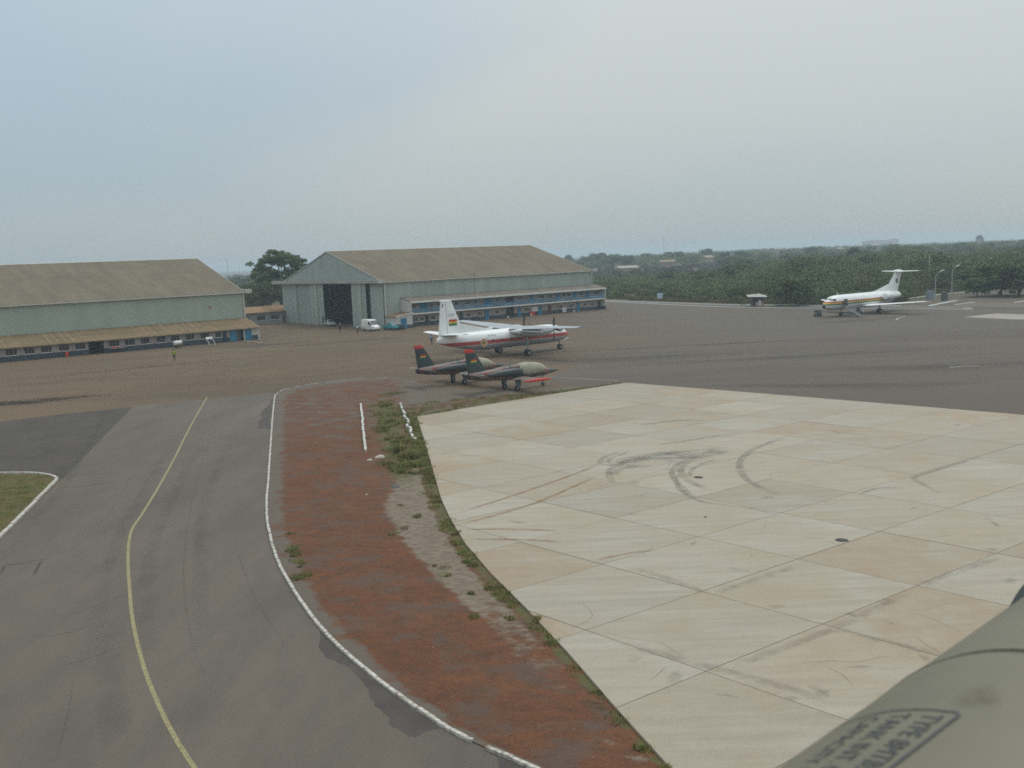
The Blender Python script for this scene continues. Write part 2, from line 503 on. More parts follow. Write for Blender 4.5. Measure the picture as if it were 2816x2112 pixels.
# ragged resurfaced patches along the kerb
def rag(px, n=5, amp=0.16):
    P = [G(u, v) for u, v in px]; out = []
    for a, b_ in zip(P, P[1:] + P[:1]):
        for k in range(n):
            t = k / n; p = a.lerp(b_, t)
            if k: p = p + Vector((random.uniform(-amp, amp), random.uniform(-amp, amp), 0))
            out.append(p)
    return [(p.x, p.y) for p in out]
patch_m, _ = world_mat('patched_asphalt', ((0.084, 0.070, 0.063), (0.099, 0.083, 0.075), (0.074, 0.063, 0.058)), (0.3, 1.0), bscale=20, fine=0.15)
for px, am in (([(752, 1095), (735, 1120), (722, 1145), (706, 1178), (747, 1178)], 0.3),
               ([(879, 1735), (882, 1790), (903, 1812), (960, 1835), (1015, 1898), (1030, 1940), (1060, 1965), (1080, 2000), (1120, 2020), (1145, 2028), (1170, 2013), (1208, 2003), (1120, 1938), (1000, 1848)], 0.07),
               ([(1345, 2068), (1368, 2090), (1385, 2130), (1480, 2125)], 0.06)):
    o = sheet('asphalt_repair', rag(px, 4, am), 0.009, patch_m, taxiway)
yellow_m = pm('worn_yellow_paint', (0.19, 0.165, 0.10), 0.8, scale=7, col2=(0.33, 0.28, 0.14), coord='World', thr=(0.33, 0.6))
yl = catmull([G(u, v) for u, v in ((570, 1092), (525, 1170), (480, 1260), (430, 1350), (388, 1418), (366, 1450), (356, 1482), (352, 1530), (355, 1600), (364, 1700), (391, 1820), (432, 1930), (482, 2030), (535, 2112), (600, 2210))], 8)
ribbon('centre_line', resample(yl, 0.7), 0.15, 0.012, yellow_m, taxiway, False)
crack_m = stain_mat('tar_crack', (0.085, 0.08, 0.072), 0.5, 3.0, 0.2, 0.5)
for px in ([(60, 1320), (160, 1312), (260, 1304), (355, 1298)], [(160, 1345), (240, 1335), (330, 1325)], [(300, 1268), (330, 1266)],
           [(600, 1203), (640, 1198), (680, 1202)], [(90, 1585), (110, 1550), (118, 1540)], [(0, 1580), (15, 1555)], [(610, 1206), (700, 1210), (745, 1207)], [(0, 1555), (60, 1550), (130, 1535)]):
    ribbon('crack', resample(catmull([G(u, v) for u, v in px], 4), 0.6), random.uniform(0.10, 0.2), 0.011, crack_m, taxiway)
seam_m = stain_mat('paving_seam', (0.095, 0.088, 0.08), 0.22, 1.2, 0.3, 0.6)
for px in ([(372, 1292), (318, 1385), (266, 1447), (180, 1528), (60, 1608)], [(600, 1120), (560, 1260), (520, 1420), (505, 1600), (540, 1800), (640, 2000)], [(0, 1720), (200, 1660), (420, 1600)], [(640, 1480), (700, 1640), (800, 1800)], [(150, 2112), (190, 1950), (200, 1860)]):
    ribbon('paving_seam', resample(catmull([G(u, v) for u, v in px], 6), 0.8), 0.07, 0.0105, seam_m, taxiway)
rc = random.Random(12)
for _ in range(5):
    u, v = rc.uniform(20, 700), rc.uniform(1250, 2050); p = G(u, v); a = rc.uniform(0, 6.28); pts = [p.copy()]
    for k in range(rc.randrange(5, 12)):
        a += rc.uniform(-0.6, 0.6); p = p + Vector((math.cos(a), math.sin(a), 0)) * rc.uniform(0.25, 0.6); pts.append(p.copy())
    ribbon('crack', pts, 0.05, 0.0108, crack_m, taxiway)
tyre_m = stain_mat('rubber_marks', (0.075, 0.075, 0.075), 0.55, 1.6, 0.3, 0.7, (1, 1, 1))
for px in ([(300, 1112), (200, 1300), (-20, 1560)], [(480, 1210), (330, 1470), (250, 1800)], [(560, 1200), (420, 1500), (420, 1900)], [(640, 1200), (560, 1400), (560, 1800)], [(330, 1690), (300, 1800), (330, 2100)]):
    ribbon('tyre_track', resample(catmull([G(u, v) for u, v in px], 8), 1.0), random.uniform(0.7, 1.3), 0.010, stain_mat('tyre_dust', (0.10, 0.095, 0.085), 0.15, 0.5, 0.3, 0.7), taxiway)
oil_m = stain_mat('oil_stain', (0.045, 0.042, 0.04), 0.75, 0.5, 0.34, 0.62, (0.5, 1.4, 1))
for (u, v, rx, ry, a) in ((90, 1103, 7, 3.2, 0.25), (20, 1112, 5, 2.4, 0.3), (150, 1098, 4, 1.6, 0.3)):
    blot('oil_stain', G(u, v), rx, ry, a, 0.006, oil_m, apron)
gr_m = stain_mat('asphalt_tracks', (0.07, 0.068, 0.066), 0.38, 0.25, 0.32, 0.68, (0.4, 1.3, 1))
for (u, v, rx, ry, a) in ((1330, 965, 14, 4, 0.5), (1180, 1052, 6, 2.2, 0.6), (1380, 1066, 6, 2.4, 0.6), (1760, 985, 22, 3.0, 0.1), (2100, 985, 26, 2.2, 0.05), (720, 950, 16, 3, 0.5), (620, 905, 10, 5, 0.6), (1900, 950, 30, 2, 0.1), (2300, 1060, 16, 2, -0.3), (2380, 880, 16, 3, 0.4), (2560, 1010, 20, 3, -0.1), (1250, 990, 10, 3, 0.6), (950, 940, 14, 3, 0.5), (400, 1010, 18, 2, 0.6)):
    blot('stain', G(u, v), rx, ry, a, 0.007, gr_m, apron)
dust_m = stain_mat('laterite_dust', (0.22, 0.14, 0.085), 0.4, 0.25, 0.34, 0.7, (0.4, 1.3, 1))
for (u, v, rx, ry, a) in ((500, 1060, 26, 4, 0.55), (1250, 900, 16, 2.2, 0.68), (1450, 880, 14, 1.6, 0.68), (300, 1020, 20, 3, 0.6), (760, 1010, 14, 4, 0.6), (725, 928, 5, 2.5, 0.6), (1560, 862, 12, 1.2, 0.68), (800, 910, 12, 3, -0.8), (150, 1050, 18, 3, 0.5), (900, 1030, 12, 2.4, 0.5)):
    blot('dust_patch', G(u, v), rx, ry, a, 0.0075, dust_m, apron)

# --- painted apron lines
wl_m = pm('worn_white_paint', (0.24, 0.22, 0.19), 0.8, scale=5, col2=(0.5, 0.48, 0.43), coord='World', thr=(0.35, 0.62))
def line(px, w, z=0.012, parent=None, mat=None):
    return ribbon('painted_line', resample(catmull([G(u, v) for u, v in px], 6), 2.0), w, z, mat or wl_m, parent or apron, False)
line([(1668, 829), (1800, 835.5), (2000, 844), (2260, 847), (2480, 848), (2675, 851)], 0.75, 0.012, None, pm('apron_edge_paint', (0.38, 0.36, 0.33), 0.8, scale=3, col2=(0.62, 0.6, 0.56), coord='World', thr=(0.3, 0.6)))
line([(1495, 1036), (1590, 1041), (1700, 1048)], 0.14, 0.014)
line([(2610, 1011), (2650, 1007), (2690, 1006)], 0.22, 0.014)
line([(2465, 880), (2472, 874), (2492, 870)], 0.3)
faint = stain_mat('faint_line', (0.30, 0.25, 0.2), 0.4, 0.4, 0.3, 0.7)
for px in ([(860, 935), (1100, 903), (1250, 884)], [(400, 1000), (760, 955), (900, 940)], [(1480, 958), (1700, 925), (1900, 900)], [(0, 1075), (300, 1045), (760, 985)], [(1600, 880), (1800, 868), (2100, 862)]):
    ribbon('worn_line', resample([G(u, v) for u, v in px], 4), 0.8, 0.010, faint, apron)

# --- perimeter road behind the apron edge, and the pads at the far right
road_m, _ = world_mat('road_asphalt', ((0.15, 0.145, 0.14), (0.17, 0.165, 0.155), (0.13, 0.125, 0.12)), (0.08, 0.3), bscale=8, fine=0.08)
rp_ = [(1655, 824), (1780, 830), (2000, 837), (2260, 840), (2480, 841), (2670, 842)]
rq_ = [(2670, 848), (2480, 846), (2260, 845), (2000, 841.5), (1780, 833.5), (1655, 826.5)]
wb_m = pm('bright_white_paint', (0.42, 0.41, 0.38), 0.8, scale=3, col2=(0.68, 0.67, 0.63), coord='World', thr=(0.3, 0.6))
perimeter = px_sheet('perimeter_road', rp_ + rq_, 0.02, road_m)
line([(1655, 824.3), (1780, 830), (2000, 837), (2260, 840), (2480, 841)], 0.6, 0.026, perimeter, wb_m)
px_sheet('taxi_branch', [(2480, 838), (2560, 824), (2700, 803), (2900, 790), (3200, 780), (3200, 852), (2900, 851), (2640, 850), (2500, 846)], 0.016, lane_m)
branch2 = px_sheet('pale_pad', [(2612, 843), (2690, 831), (2820, 832), (3100, 836), (3100, 846), (2800, 844)], 0.024, strip_m)
px_sheet('concrete_pad', [(2648, 872), (2738, 862), (2860, 866), (3000, 872), (3000, 882), (2780, 878)], 0.012, pm('pale_concrete', (0.32, 0.28, 0.23), 0.85, 0.12, 0.2, coord='World'))
line([(2490, 822.5), (2560, 813), (2650, 804), (2705, 799)], 0.8, 0.03, perimeter, wb_m)
line([(2555, 841), (2595, 833), (2632, 826)], 0.8, 0.03, perimeter, wb_m)
line([(2625, 838), (2680, 831)], 0.6, 0.03, perimeter, wb_m)
line([(2790, 832), (2830, 826)], 0.6, 0.03, perimeter, wb_m)
line([(2650, 849), (2676, 848)], 0.7, 0.03, perimeter, wb_m)

# --- red laterite verge between the kerb and the concrete, with its ditch
conc_left_px = [(1960, 2250), (1835, 2112), (1700, 1962), (1560, 1800), (1450, 1682), (1350, 1582), (1280, 1500), (1238, 1430), (1213, 1375), (1192, 1300), (1172, 1230), (1158, 1185), (1147, 1149)]
conc_top_px = [(1147, 1149), (1290, 1124), (1450, 1098), (1600, 1074), (1720, 1055)]
left_a = resample(catmull([G(u, v) for u, v in kerb_px], 8), 0.5)
left_b = resample(catmull([G(u, v) for u, v in kerb_top_px + [(1110, 1052), (1200, 1068), (1380, 1082), (1560, 1066), (1722, 1050)]], 6), 0.5)
right_a = resample(catmull([G(u, v) for u, v in conc_left_px], 8), 0.5)
right_b = resample(catmull([G(u, v) for u, v in conc_top_px], 4), 0.5)
def even(pts, n):
    L = sum((b_ - a).length for a, b_ in zip(pts, pts[1:]))
    out = resample(pts, L / (n - 1) * 0.99999)
    return out[:n] if len(out) >= n else out + [out[-1]] * (n - len(out))
NA, NB_, NS = 170, 70, 46
Lc_ = even(left_a, NA) + even(left_b, NB_)[1:]
Rc_ = even(right_a, NA) + even(right_b, NB_)[1:]
vr_v, vr_f, m_sand, m_green, m_grey = [], [], [], [], []
def interp(px, v):
    for (a, va), (b_, vb) in zip(px, px[1:]):
        if (va - v) * (vb - v) <= 0 and va != vb:
            return a + (b_ - a) * (v - va) / (vb - va)
    return None
sand_left = [(1150, 1262), (1095, 1320), (1060, 1400), (1110, 1490), (1180, 1570), (1270, 1660), (1340, 1730), (1450, 1840), (1590, 1985), (1740, 2130)]
for i, (a, b_) in enumerate(zip(Lc_, Rc_)):
    for k in range(NS + 1):
        s = k / NS; p = a.lerp(b_, s)
        u, v = PX(p)
        z = 0.035 + 0.10 * math.sin(math.pi * s) + 0.03 * math.sin(p.x * 1.7 + p.y * 0.6) * math.sin(p.y * 1.1) * math.sin(math.pi * s)
        # ditch between the two rows of white blocks
        dx = (u - 1075 - (v - 1180) * 0.25) / 38.0
        if 1100 < v < 1330: z -= 0.11 * math.exp(-dx * dx) * smooth(1100, 1140, v) * (1 - smooth(1260, 1330, v))
        vr_v.append((p.x, p.y, max(z, 0.014)))
        sl = interp(sand_left, v); sa = 0.0
        if sl is not None and v > 1255:
            re = u + (1 - s) / max(1e-6, s) * 0
            sa = smooth(sl - 26, sl + 22, u) * (1 - 0.75 * smooth(1560, 1850, v)) * (1 - smooth(0.90, 0.965, s))
        gr = math.exp(-dx * dx * 0.55) * smooth(1080, 1130, v) * (1 - smooth(1290, 1400, v))
        gr = max(gr, smooth(0.90, 0.97, s) * (0.85 if v < 1900 else 0.7))
        if v < 1160 and u > 1120: gr = max(gr, 0.5 * smooth(0.4, 0.9, s))
        m_sand.append(sa); m_green.append(gr)
        gy = (1 - smooth(0.05, 0.16, s)) * 0.8
        if v < 1330: gy = max(gy, 0.42 * (1 - smooth(1120, 1330, v)))
        if v < 1130: gy = max(gy, smooth(1000, 1160, u) * 0.85 * (1 - smooth(0.75, 1, s)))
        m_grey.append(gy)
for i in range(len(Lc_) - 1):
    for k in range(NS):
        a = i * (NS + 1) + k; vr_f.append((a, a + 1, a + NS + 2, a + NS + 1))
verge_m, q = world_mat('laterite', ((0.129, 0.052, 0.025), (0.156, 0.066, 0.032), (0.095, 0.048, 0.028)), (0.28, 1.6), bscale=11, stretch=(0.8, 1.1, 1), rot=0.5, fine=0.24, bump=0.6)
N_, L_ = q['N'], q['L']
def attr(nm):
    a = N_.new('ShaderNodeAttribute'); a.attribute_name = nm; return a.outputs['Fac']
def mul_noise(a, s, lo, hi, add=0.0):
    m_ = N_.new('ShaderNodeMath'); m_.operation = 'ADD'; L_.new(a, m_.inputs[0]); L_.new(q['rng'](q['noise'](s, 10, ro=0.75), 0.25, 0.75, -0.75, 0.75), m_.inputs[1])
    return q['rng'](m_.outputs['Value'], lo, hi, 0, 1)
c = q['hs'].outputs['Color']
c = q['mix'](q['rng'](q['noise'](0.42, 10, ro=0.72), 0.50, 0.60, 0, 0.75), c, (0.105, 0.076, 0.061))
c = q['mix'](q['rng'](q['noise'](2.4, 8, ro=0.75), 0.56, 0.66, 0, 0.55), c, (0.072, 0.041, 0.030))       # bare old tar showing through
c = q['mix'](mul_noise(attr('grey'), 0.8, 0.35, 0.75), c, (0.132, 0.108, 0.086))
c = q['mix'](mul_noise(attr('sand'), 0.9, 0.35, 0.7), c, q['mix'](q['rng'](q['noise'](3.0, 9, ro=0.75), 0.42, 0.62, 0, 1), (0.217, 0.172, 0.128), (0.136, 0.102, 0.072)))
c = q['mix'](mul_noise(attr('green'), 1.1, 0.5, 0.95), c, (0.10, 0.095, 0.04))
sp = q['rng'](q['noise'](9.0, 3, q['g'].outputs['Position']), 0.70, 0.76, 0, 0.35)
c = q['mix'](sp, c, (0.36, 0.27, 0.2))
L_.new(c, q['b'].inputs['Base Color'])
mb = MB(); mb.add(vr_v, vr_f)
verge = tag(mb.build('verge', verge_m, None, True), kind='structure')
if verge.data.polygons[0].normal.z < 0: verge.data.flip_normals()
for nm, vals in (('sand', m_sand), ('green', m_green), ('grey', m_grey)):
    at = verge.data.attributes.new(nm, 'FLOAT', 'POINT'); at.data.foreach_set('value', vals)

# lawn corner on the left
lawn_m, _ = world_mat('dry_lawn', ((0.106, 0.089, 0.034), (0.128, 0.085, 0.038), (0.076, 0.081, 0.025)), (0.3, 1.0), bscale=9, fine=0.25, bump=0.5)
lawn = px_sheet('lawn', [(-500, 1312), (0, 1304), (60, 1303), (120, 1306), (150, 1313), (152, 1322), (120, 1355), (60, 1415), (0, 1474), (-200, 1660), (-600, 1900)], 0.05, lawn_m)

# --- kerbs: single stones
def unit_block(name, l, w, z0, z1, mat, bev=0.02):
    mb = MB(); mb.box(-l / 2, -w / 2, z0, l / 2, w / 2, z1)
    o = mb.build(name, mat, None, False, bev); me = o.data
    bpy.data.objects.remove(o); return me
kerb_m = pm('limewashed_kerb', (0.24, 0.20, 0.16), 0.9, scale=6, col2=(0.56, 0.53, 0.47), coord='World', thr=(0.33, 0.58), bump=0.3, bscale=25)
stone_me = unit_block('kerb_stone', 0.92, 0.14, -0.05, 0.12, kerb_m)
def kerb_run(root, pts, step=0.95, skip=0.0, jig=0.012, me=stone_me, sz=(1, 1)):
    P = resample(pts, step)
    for a, b_ in zip(P, P[1:]):
        if random.random() < skip: continue
        d = b_ - a; o = bpy.data.objects.new('kerb_stone', me); COL.objects.link(o); o.parent = root
        c_ = (a + b_) / 2
        o.location = (c_.x + random.uniform(-jig, jig), c_.y + random.uniform(-jig, jig), random.uniform(-0.03, 0.0))
        o.rotation_euler = (random.uniform(-0.02, 0.02), random.uniform(-0.015, 0.015), math.atan2(d.y, d.x) + random.uniform(-0.012, 0.012))
        o.scale = (d.length / step * random.uniform(0.985, 1.0), sz[0], random.uniform(0.92, 1.06) * sz[1])
root = tag(thing('kerb', 'long curving white painted kerb between the taxiway and the red verge', 'kerb'))
gapA = [G(u, v) for u, v in ((1560, 2165), (1455, 2110), (1337, 2059))]
gapB = [G(u, v) for u, v in kerb_px[3:]]
kerb_run(root, catmull(gapA, 6)); kerb_run(root, catmull(gapB, 8))
root = thing('kerb', 'worn kerb line at the far top end of the red verge', 'kerb')
kerb_run(root, catmull([G(u, v) for u, v in kerb_top_px], 6), 0.95, 0.22, 0.05, sz=(0.7, 0.7))
root = thing('kerb', 'white kerb round the dry lawn corner at the left edge', 'kerb')
kerb_run(root, catmull([G(u, v) for u, v in ((-500, 1308), (0, 1303), (60, 1302), (120, 1305), (152, 1314), (154, 1323), (120, 1357), (60, 1418), (0, 1477), (-200, 1668), (-500, 1880))], 8), 0.95, 0.01, 0.012, sz=(1.5, 1.2))
block_m = pm('limewashed_block', (0.34, 0.32, 0.28), 0.9, scale=7, col2=(0.58, 0.56, 0.51), coord='Object', thr=(0.3, 0.6), bump=0.3, rand=0.12)
blk_me = unit_block('white_block', 1.25, 0.20, -0.1, 0.34, block_m, 0.03)
root = thing('block_row', 'straight row of white blocks on the red verge left of the ditch', 'kerb')
kerb_run(root, [G(993, 1117), G(1005, 1246)], 1.30, 0.0, 0.03, blk_me)
root = thing('block_row', 'broken staggered row of white blocks along the ditch beside the concrete', 'kerb')
P = resample([G(1098, 1113), G(1118, 1160), G(1140, 1220)], 1.6)
for a, b_ in zip(P, P[1:]):
    d = b_ - a; o = bpy.data.objects.new('white_block', blk_me); COL.objects.link(o); o.parent = root
    c_ = (a + b_) / 2; o.location = (c_.x + random.uniform(-0.12, 0.12), c_.y, 0.02)
    o.rotation_euler = (0, random.uniform(-0.05, 0.05), math.atan2(d.y, d.x) + random.uniform(-0.12, 0.12)); o.scale = (random.uniform(0.62, 0.85), 1, random.uniform(0.75, 1.05))

# --- concrete apron: cast slabs over a dark joint bed
conc_far = [G(1720, 1055), G(2250, 1098), G(2816, 1145)]
far_dir = (conc_far[2] - conc_far[0]).normalized()
conc_poly = [G(u, v) for u, v in conc_left_px[1:]] + [G(u, v) for u, v in conc_top_px[1:]] + [conc_far[1], conc_far[2], conc_far[2] + far_dir * 45]
conc_poly = [Vector((6.5, 16, 0)), ] + conc_poly + [Vector((78, 8, 0)), Vector((9, 8, 0))]
joint_m = pm('joint_filler', (0.25, 0.215, 0.168), 0.95, 0.3, 1.5, coord='World')
concrete = sheet('concrete_apron', [(p.x, p.y) for p in conc_poly], 0.098, joint_m)
e1 = (G(2147, 1417) - G(1657, 1559)) / 2
e2 = (G(2514, 1617) - G(1315, 1347)) / 5
O_ = G(1657, 1559)
slab_m, nt, b = _new('brushed_concrete')
N_, L_ = nt.nodes, nt.links
g = N_.new('ShaderNodeNewGeometry'); oi = N_.new('ShaderNodeObjectInfo')
def mk_noise(vec, s, det=6, ro=0.6):
    n = N_.new('ShaderNodeTexNoise'); n.inputs['Scale'].default_value = s; n.inputs['Detail'].default_value = det; n.inputs['Roughness'].default_value = ro
    L_.new(vec, n.inputs['Vector']); return n.outputs['Fac']
def mk_rng(v, a, c_, d0, d1):
    r = N_.new('ShaderNodeMapRange'); r.inputs['From Min'].default_value = a; r.inputs['From Max'].default_value = c_; r.inputs['To Min'].default_value = d0; r.inputs['To Max'].default_value = d1
    L_.new(v, r.inputs['Value']); return r.outputs['Result']
def mk_mix(f, a, c_):
    x = N_.new('ShaderNodeMix'); x.data_type = 'RGBA'; L_.new(f, x.inputs['Factor'])
    for s, k in (('A', a), ('B', c_)):
        if isinstance(k, tuple): x.inputs[s].default_value = (*k, 1)
        else: L_.new(k, x.inputs[s])
    return x.outputs['Result']
mpn = N_.new('ShaderNodeMapping'); mpn.inputs['Rotation'].default_value = (0, 0, -math.atan2(e1.y, e1.x) + 0.12); mpn.inputs['Scale'].default_value = (0.16, 1.7, 1)
off = N_.new('ShaderNodeVectorMath'); off.operation = 'MULTIPLY_ADD'; off.inputs[1].default_value = (37, 91, 13)
cx = N_.new('ShaderNodeCombineXYZ')
for k in range(3): L_.new(oi.outputs['Random'], cx.inputs[k])
L_.new(cx.outputs['Vector'], off.inputs[0]); L_.new(g.outputs['Position'], off.inputs[2]); L_.new(off.outputs['Vector'], mpn.inputs['Vector'])
streak = mk_noise(mpn.outputs['Vector'], 1.3, 8, 0.68)
cloud = mk_noise(off.outputs['Vector'], 0.22, 5)
tan_f = mk_noise(off.outputs['Vector'], 0.5, 7)
c = mk_mix(mk_rng(streak, 0.32, 0.68, 0, 1), (0.324, 0.284, 0.225), (0.403, 0.365, 0.299))
c = mk_mix(mk_rng(cloud, 0.4, 0.66, 0, 0.55), c, (0.342, 0.270, 0.182))
ru = N_.new('ShaderNodeMath'); ru.operation = 'FRACT'
mm = N_.new('ShaderNodeMath'); mm.operation = 'MULTIPLY'; mm.inputs[1].default_value = 7.31; L_.new(oi.outputs['Random'], mm.inputs[0]); L_.new(mm.outputs['Value'], ru.inputs[0])
tt = N_.new('ShaderNodeMath'); tt.operation = 'MULTIPLY'; L_.new(mk_rng(ru.outputs['Value'], 0.5, 1.0, 0, 0.8), tt.inputs[0]); L_.new(mk_rng(tan_f, 0.35, 0.62, 0.2, 1), tt.inputs[1])
c = mk_mix(tt.outputs['Value'], c, (0.318, 0.236, 0.155))
sp = mk_rng(mk_noise(g.outputs['Position'], 0.45, 8, 0.7), 0.60, 0.72, 0, 0.35)
c = mk_mix(sp, c, (0.235, 0.22, 0.195))
hs = N_.new('ShaderNodeHueSaturation'); L_.new(mk_rng(oi.outputs['Random'], 0, 1, 0.93, 1.06), hs.inputs['Value']); L_.new(c, hs.inputs['Color'])
fg = mk_noise(g.outputs['Position'], 12, 4)
hs2 = N_.new('ShaderNodeHueSaturation'); L_.new(mk_rng(fg, 0.3, 0.7, 0.93, 1.07), hs2.inputs['Value']); L_.new(hs.outputs['Color'], hs2.inputs['Color'])
L_.new(hs2.outputs['Color'], b.inputs['Base Color'])
b.inputs['Roughness'].default_value = 0.88; b.inputs['Specular IOR Level'].default_value = 0.2
bp = N_.new('ShaderNodeBump'); bp.inputs['Strength'].default_value = 0.25; bp.inputs['Distance'].default_value = 0.02
L_.new(streak, bp.inputs['Height']); L_.new(bp.outputs['Normal'], b.inputs['Normal'])

def clip(poly, a, b_):
    """keep what lies left of the line a->b"""
    out = []
    def side(p): return (b_[0] - a[0]) * (p[1] - a[1]) - (b_[1] - a[1]) * (p[0] - a[0])
    for p, q_ in zip(poly, poly[1:] + poly[:1]):
        sp_, sq = side(p), side(q_)
        if sp_ >= 0: out.append(p)
        if (sp_ >= 0) != (sq >= 0):
            t = sp_ / (sp_ - sq); out.append((p[0] + (q_[0] - p[0]) * t, p[1] + (q_[1] - p[1]) * t))
    return out
polyC = [(p.x, p.y) for p in conc_poly]
JW = 0.0032
slabs = 0
for i in range(-10, 16):
    for j in range(-14, 16):
        cell = []
        for (s, t) in ((JW, JW), (1 - JW, JW), (1 - JW, 1 - JW), (JW, 1 - JW)):
            p = O_ + e1 * (i + s) + e2 * (j + t); cell.append((p.x, p.y))
        ar = sum(a[0] * b_[1] - a[1] * b_[0] for a, b_ in zip(cell, cell[1:] + cell[:1]))
        if ar < 0: cell.reverse()
        pl = polyC
        for a, b_ in zip(cell, cell[1:] + cell[:1]):
            pl = clip(pl, a, b_)
            if len(pl) < 3: break
        if len(pl) < 3: continue
        ar = sum(a[0] * b_[1] - a[1] * b_[0] for a, b_ in zip(pl, pl[1:] + pl[:1])) / 2
        if abs(ar) < 0.6: continue
        if ar < 0: pl = pl[::-1]
        cxm = sum(p[0] for p in pl) / len(pl); cym = sum(p[1] for p in pl) / len(pl)
        zt = 0.12 + random.uniform(-0.006, 0.006)
        mb = MB(); mb.prism([(p[0] - cxm, p[1] - cym) for p in pl], 'z', 0.02, zt)
        o = mb.build('slab', slab_m, concrete); o.location = (cxm, cym, 0); slabs += 1
# marks on the concrete
skid = stain_mat('skid_rubber', (0.17, 0.16, 0.14), 0.34, 1.1, 0.28, 0.62)
ZS = 0.131
def mark(px, w, mat, nm='skid_mark'):
    return ribbon(nm, resample(catmull([G(u, v, 0.12) for u, v in px], 8), 0.4), w, ZS, mat, concrete)
for px, w in (([(1720, 1237), (1668, 1255), (1650, 1268), (1662, 1280), (1690, 1272)], 0.45), ([(1740, 1240), (1690, 1256), (1672, 1268), (1690, 1285)], 0.4),
              ([(1960, 1232), (1840, 1248), (1720, 1272), (1680, 1290), (1676, 1310), (1690, 1335)], 0.6), ([(1800, 1282), (1740, 1284), (1700, 1292), (1690, 1310)], 0.7),
              ([(1940, 1250), (1880, 1268), (1852, 1288), (1850, 1310), (1880, 1345), (1920, 1378)], 0.5), ([(1960, 1255), (1895, 1270), (1872, 1290), (1890, 1320), (1960, 1352)], 0.65),
              ([(1975, 1262), (1920, 1280), (1896, 1302), (1905, 1315)], 0.4), ([(2180, 1195), (2080, 1232), (2040, 1262), (2034, 1285), (2050, 1315), (2090, 1340), (2160, 1370)], 0.62),
              ([(1870, 1360), (1930, 1380), (2060, 1398), (2140, 1418)], 0.22), ([(2700, 1255), (2600, 1285), (2520, 1310), (2515, 1318), (2560, 1345), (2595, 1360)], 0.5),
              ([(2360, 1360), (2420, 1342), (2500, 1345)], 0.3), ([(1800, 1225), (1900, 1210), (2000, 1195)], 0.5), ([(1870, 1300), (1860, 1330), (1890, 1362), (1960, 1390)], 0.4),
              ([(2400, 1200), (2300, 1188), (2250, 1180)], 0.3), ([(1750, 1170), (1850, 1158), (1950, 1156)], 0.6)):
    mark(px, w, skid)
for px in ([(1900, 1240), (1760, 1262), (1700, 1290)], [(2000, 1236), (1880, 1258), (1800, 1270)]):
    mark(px, 2.2, stain_mat('rubber_smear', (0.15, 0.145, 0.135), 0.5, 0.6, 0.35, 0.65, (1, 2, 1)))
lat = stain_mat('laterite_track', (0.33, 0.19, 0.10), 0.55, 1.2, 0.25, 0.6)
for px in ([(1232, 1418), (1320, 1392), (1450, 1350), (1590, 1300), (1665, 1268)], [(1245, 1445), (1330, 1425), (1480, 1380), (1640, 1310)], [(1270, 1456), (1400, 1455), (1540, 1460)], [(1285, 1482), (1430, 1484), (1560, 1492)], [(1640, 1540), (1740, 1520), (1800, 1516)]):
    mark(px, 0.34, lat, 'soil_track')
pat_m = pm('tar_patch', (0.06, 0.055, 0.05), 0.9, 0.3, 3)
for (u, v, r_) in ((2316, 1486, 0.30), (1920, 1313, 0.3), (1940, 1422, 0.1)):
    c_ = G(u, v, 0.12)
    mb = MB(); mb.prism([(c_.x + r_ * math.cos(a) * random.uniform(0.8, 1.15), c_.y + r_ * math.sin(a) * random.uniform(0.8, 1.15)) for a in [k * 0.6283 for k in range(10)]], 'z', 0.10, 0.133)
    mb.build('drain_cover', pat_m, concrete)
hair = stain_mat('hair_crack', (0.19, 0.17, 0.145), 0.4, 2.0, 0.25, 0.6)
rc = random.Random(8)
for _ in range(22):
    u, v = rc.uniform(1500, 2700), rc.uniform(1180, 1900); p = G(u, v, 0.12); a = rc.uniform(0, 6.28); pts = [p.copy()]
    for k in range(rc.randrange(5, 14)):
        a += rc.uniform(-0.5, 0.5); p = p + Vector((math.cos(a), math.sin(a), 0)) * rc.uniform(0.2, 0.5); pts.append(p.copy())
    ribbon('hair_crack', pts, 0.045, ZS, hair, concrete)
fleck = stain_mat('oil_fleck', (0.18, 0.165, 0.14), 0.35, 1.5, 0.35, 0.6)
for _ in range(46):
    u, v = rc.uniform(1250, 2800), rc.uniform(1120, 1950)
    if u < 1200 + (v - 1150) * 0.75: continue
    blot('oil_spot', G(u, v, 0.12), rc.uniform(0.12, 0.7), rc.uniform(0.1, 0.4), rc.uniform(0, 3), ZS + 0.001, fleck, concrete, 14, 3)
rub = stain_mat('joint_spall', (0.27, 0.24, 0.20), 0.32, 1.6, 0.35, 0.65)
for px in ([(1975, 1846), (2150, 1782), (2295, 1727), (2420, 1668), (2514, 1617)], [(2514, 1617), (2620, 1575), (2760, 1530)], [(1954, 1636), (2215, 1548)], [(1690, 1765), (1860, 1810), (2160, 1890), (2320, 1945)], [(2295, 1727), (2440, 1765), (2600, 1805)], [(1740, 1560), (1860, 1600), (1954, 1636)]):
    mark(px, 0.55, rub, 'spalled_joint')

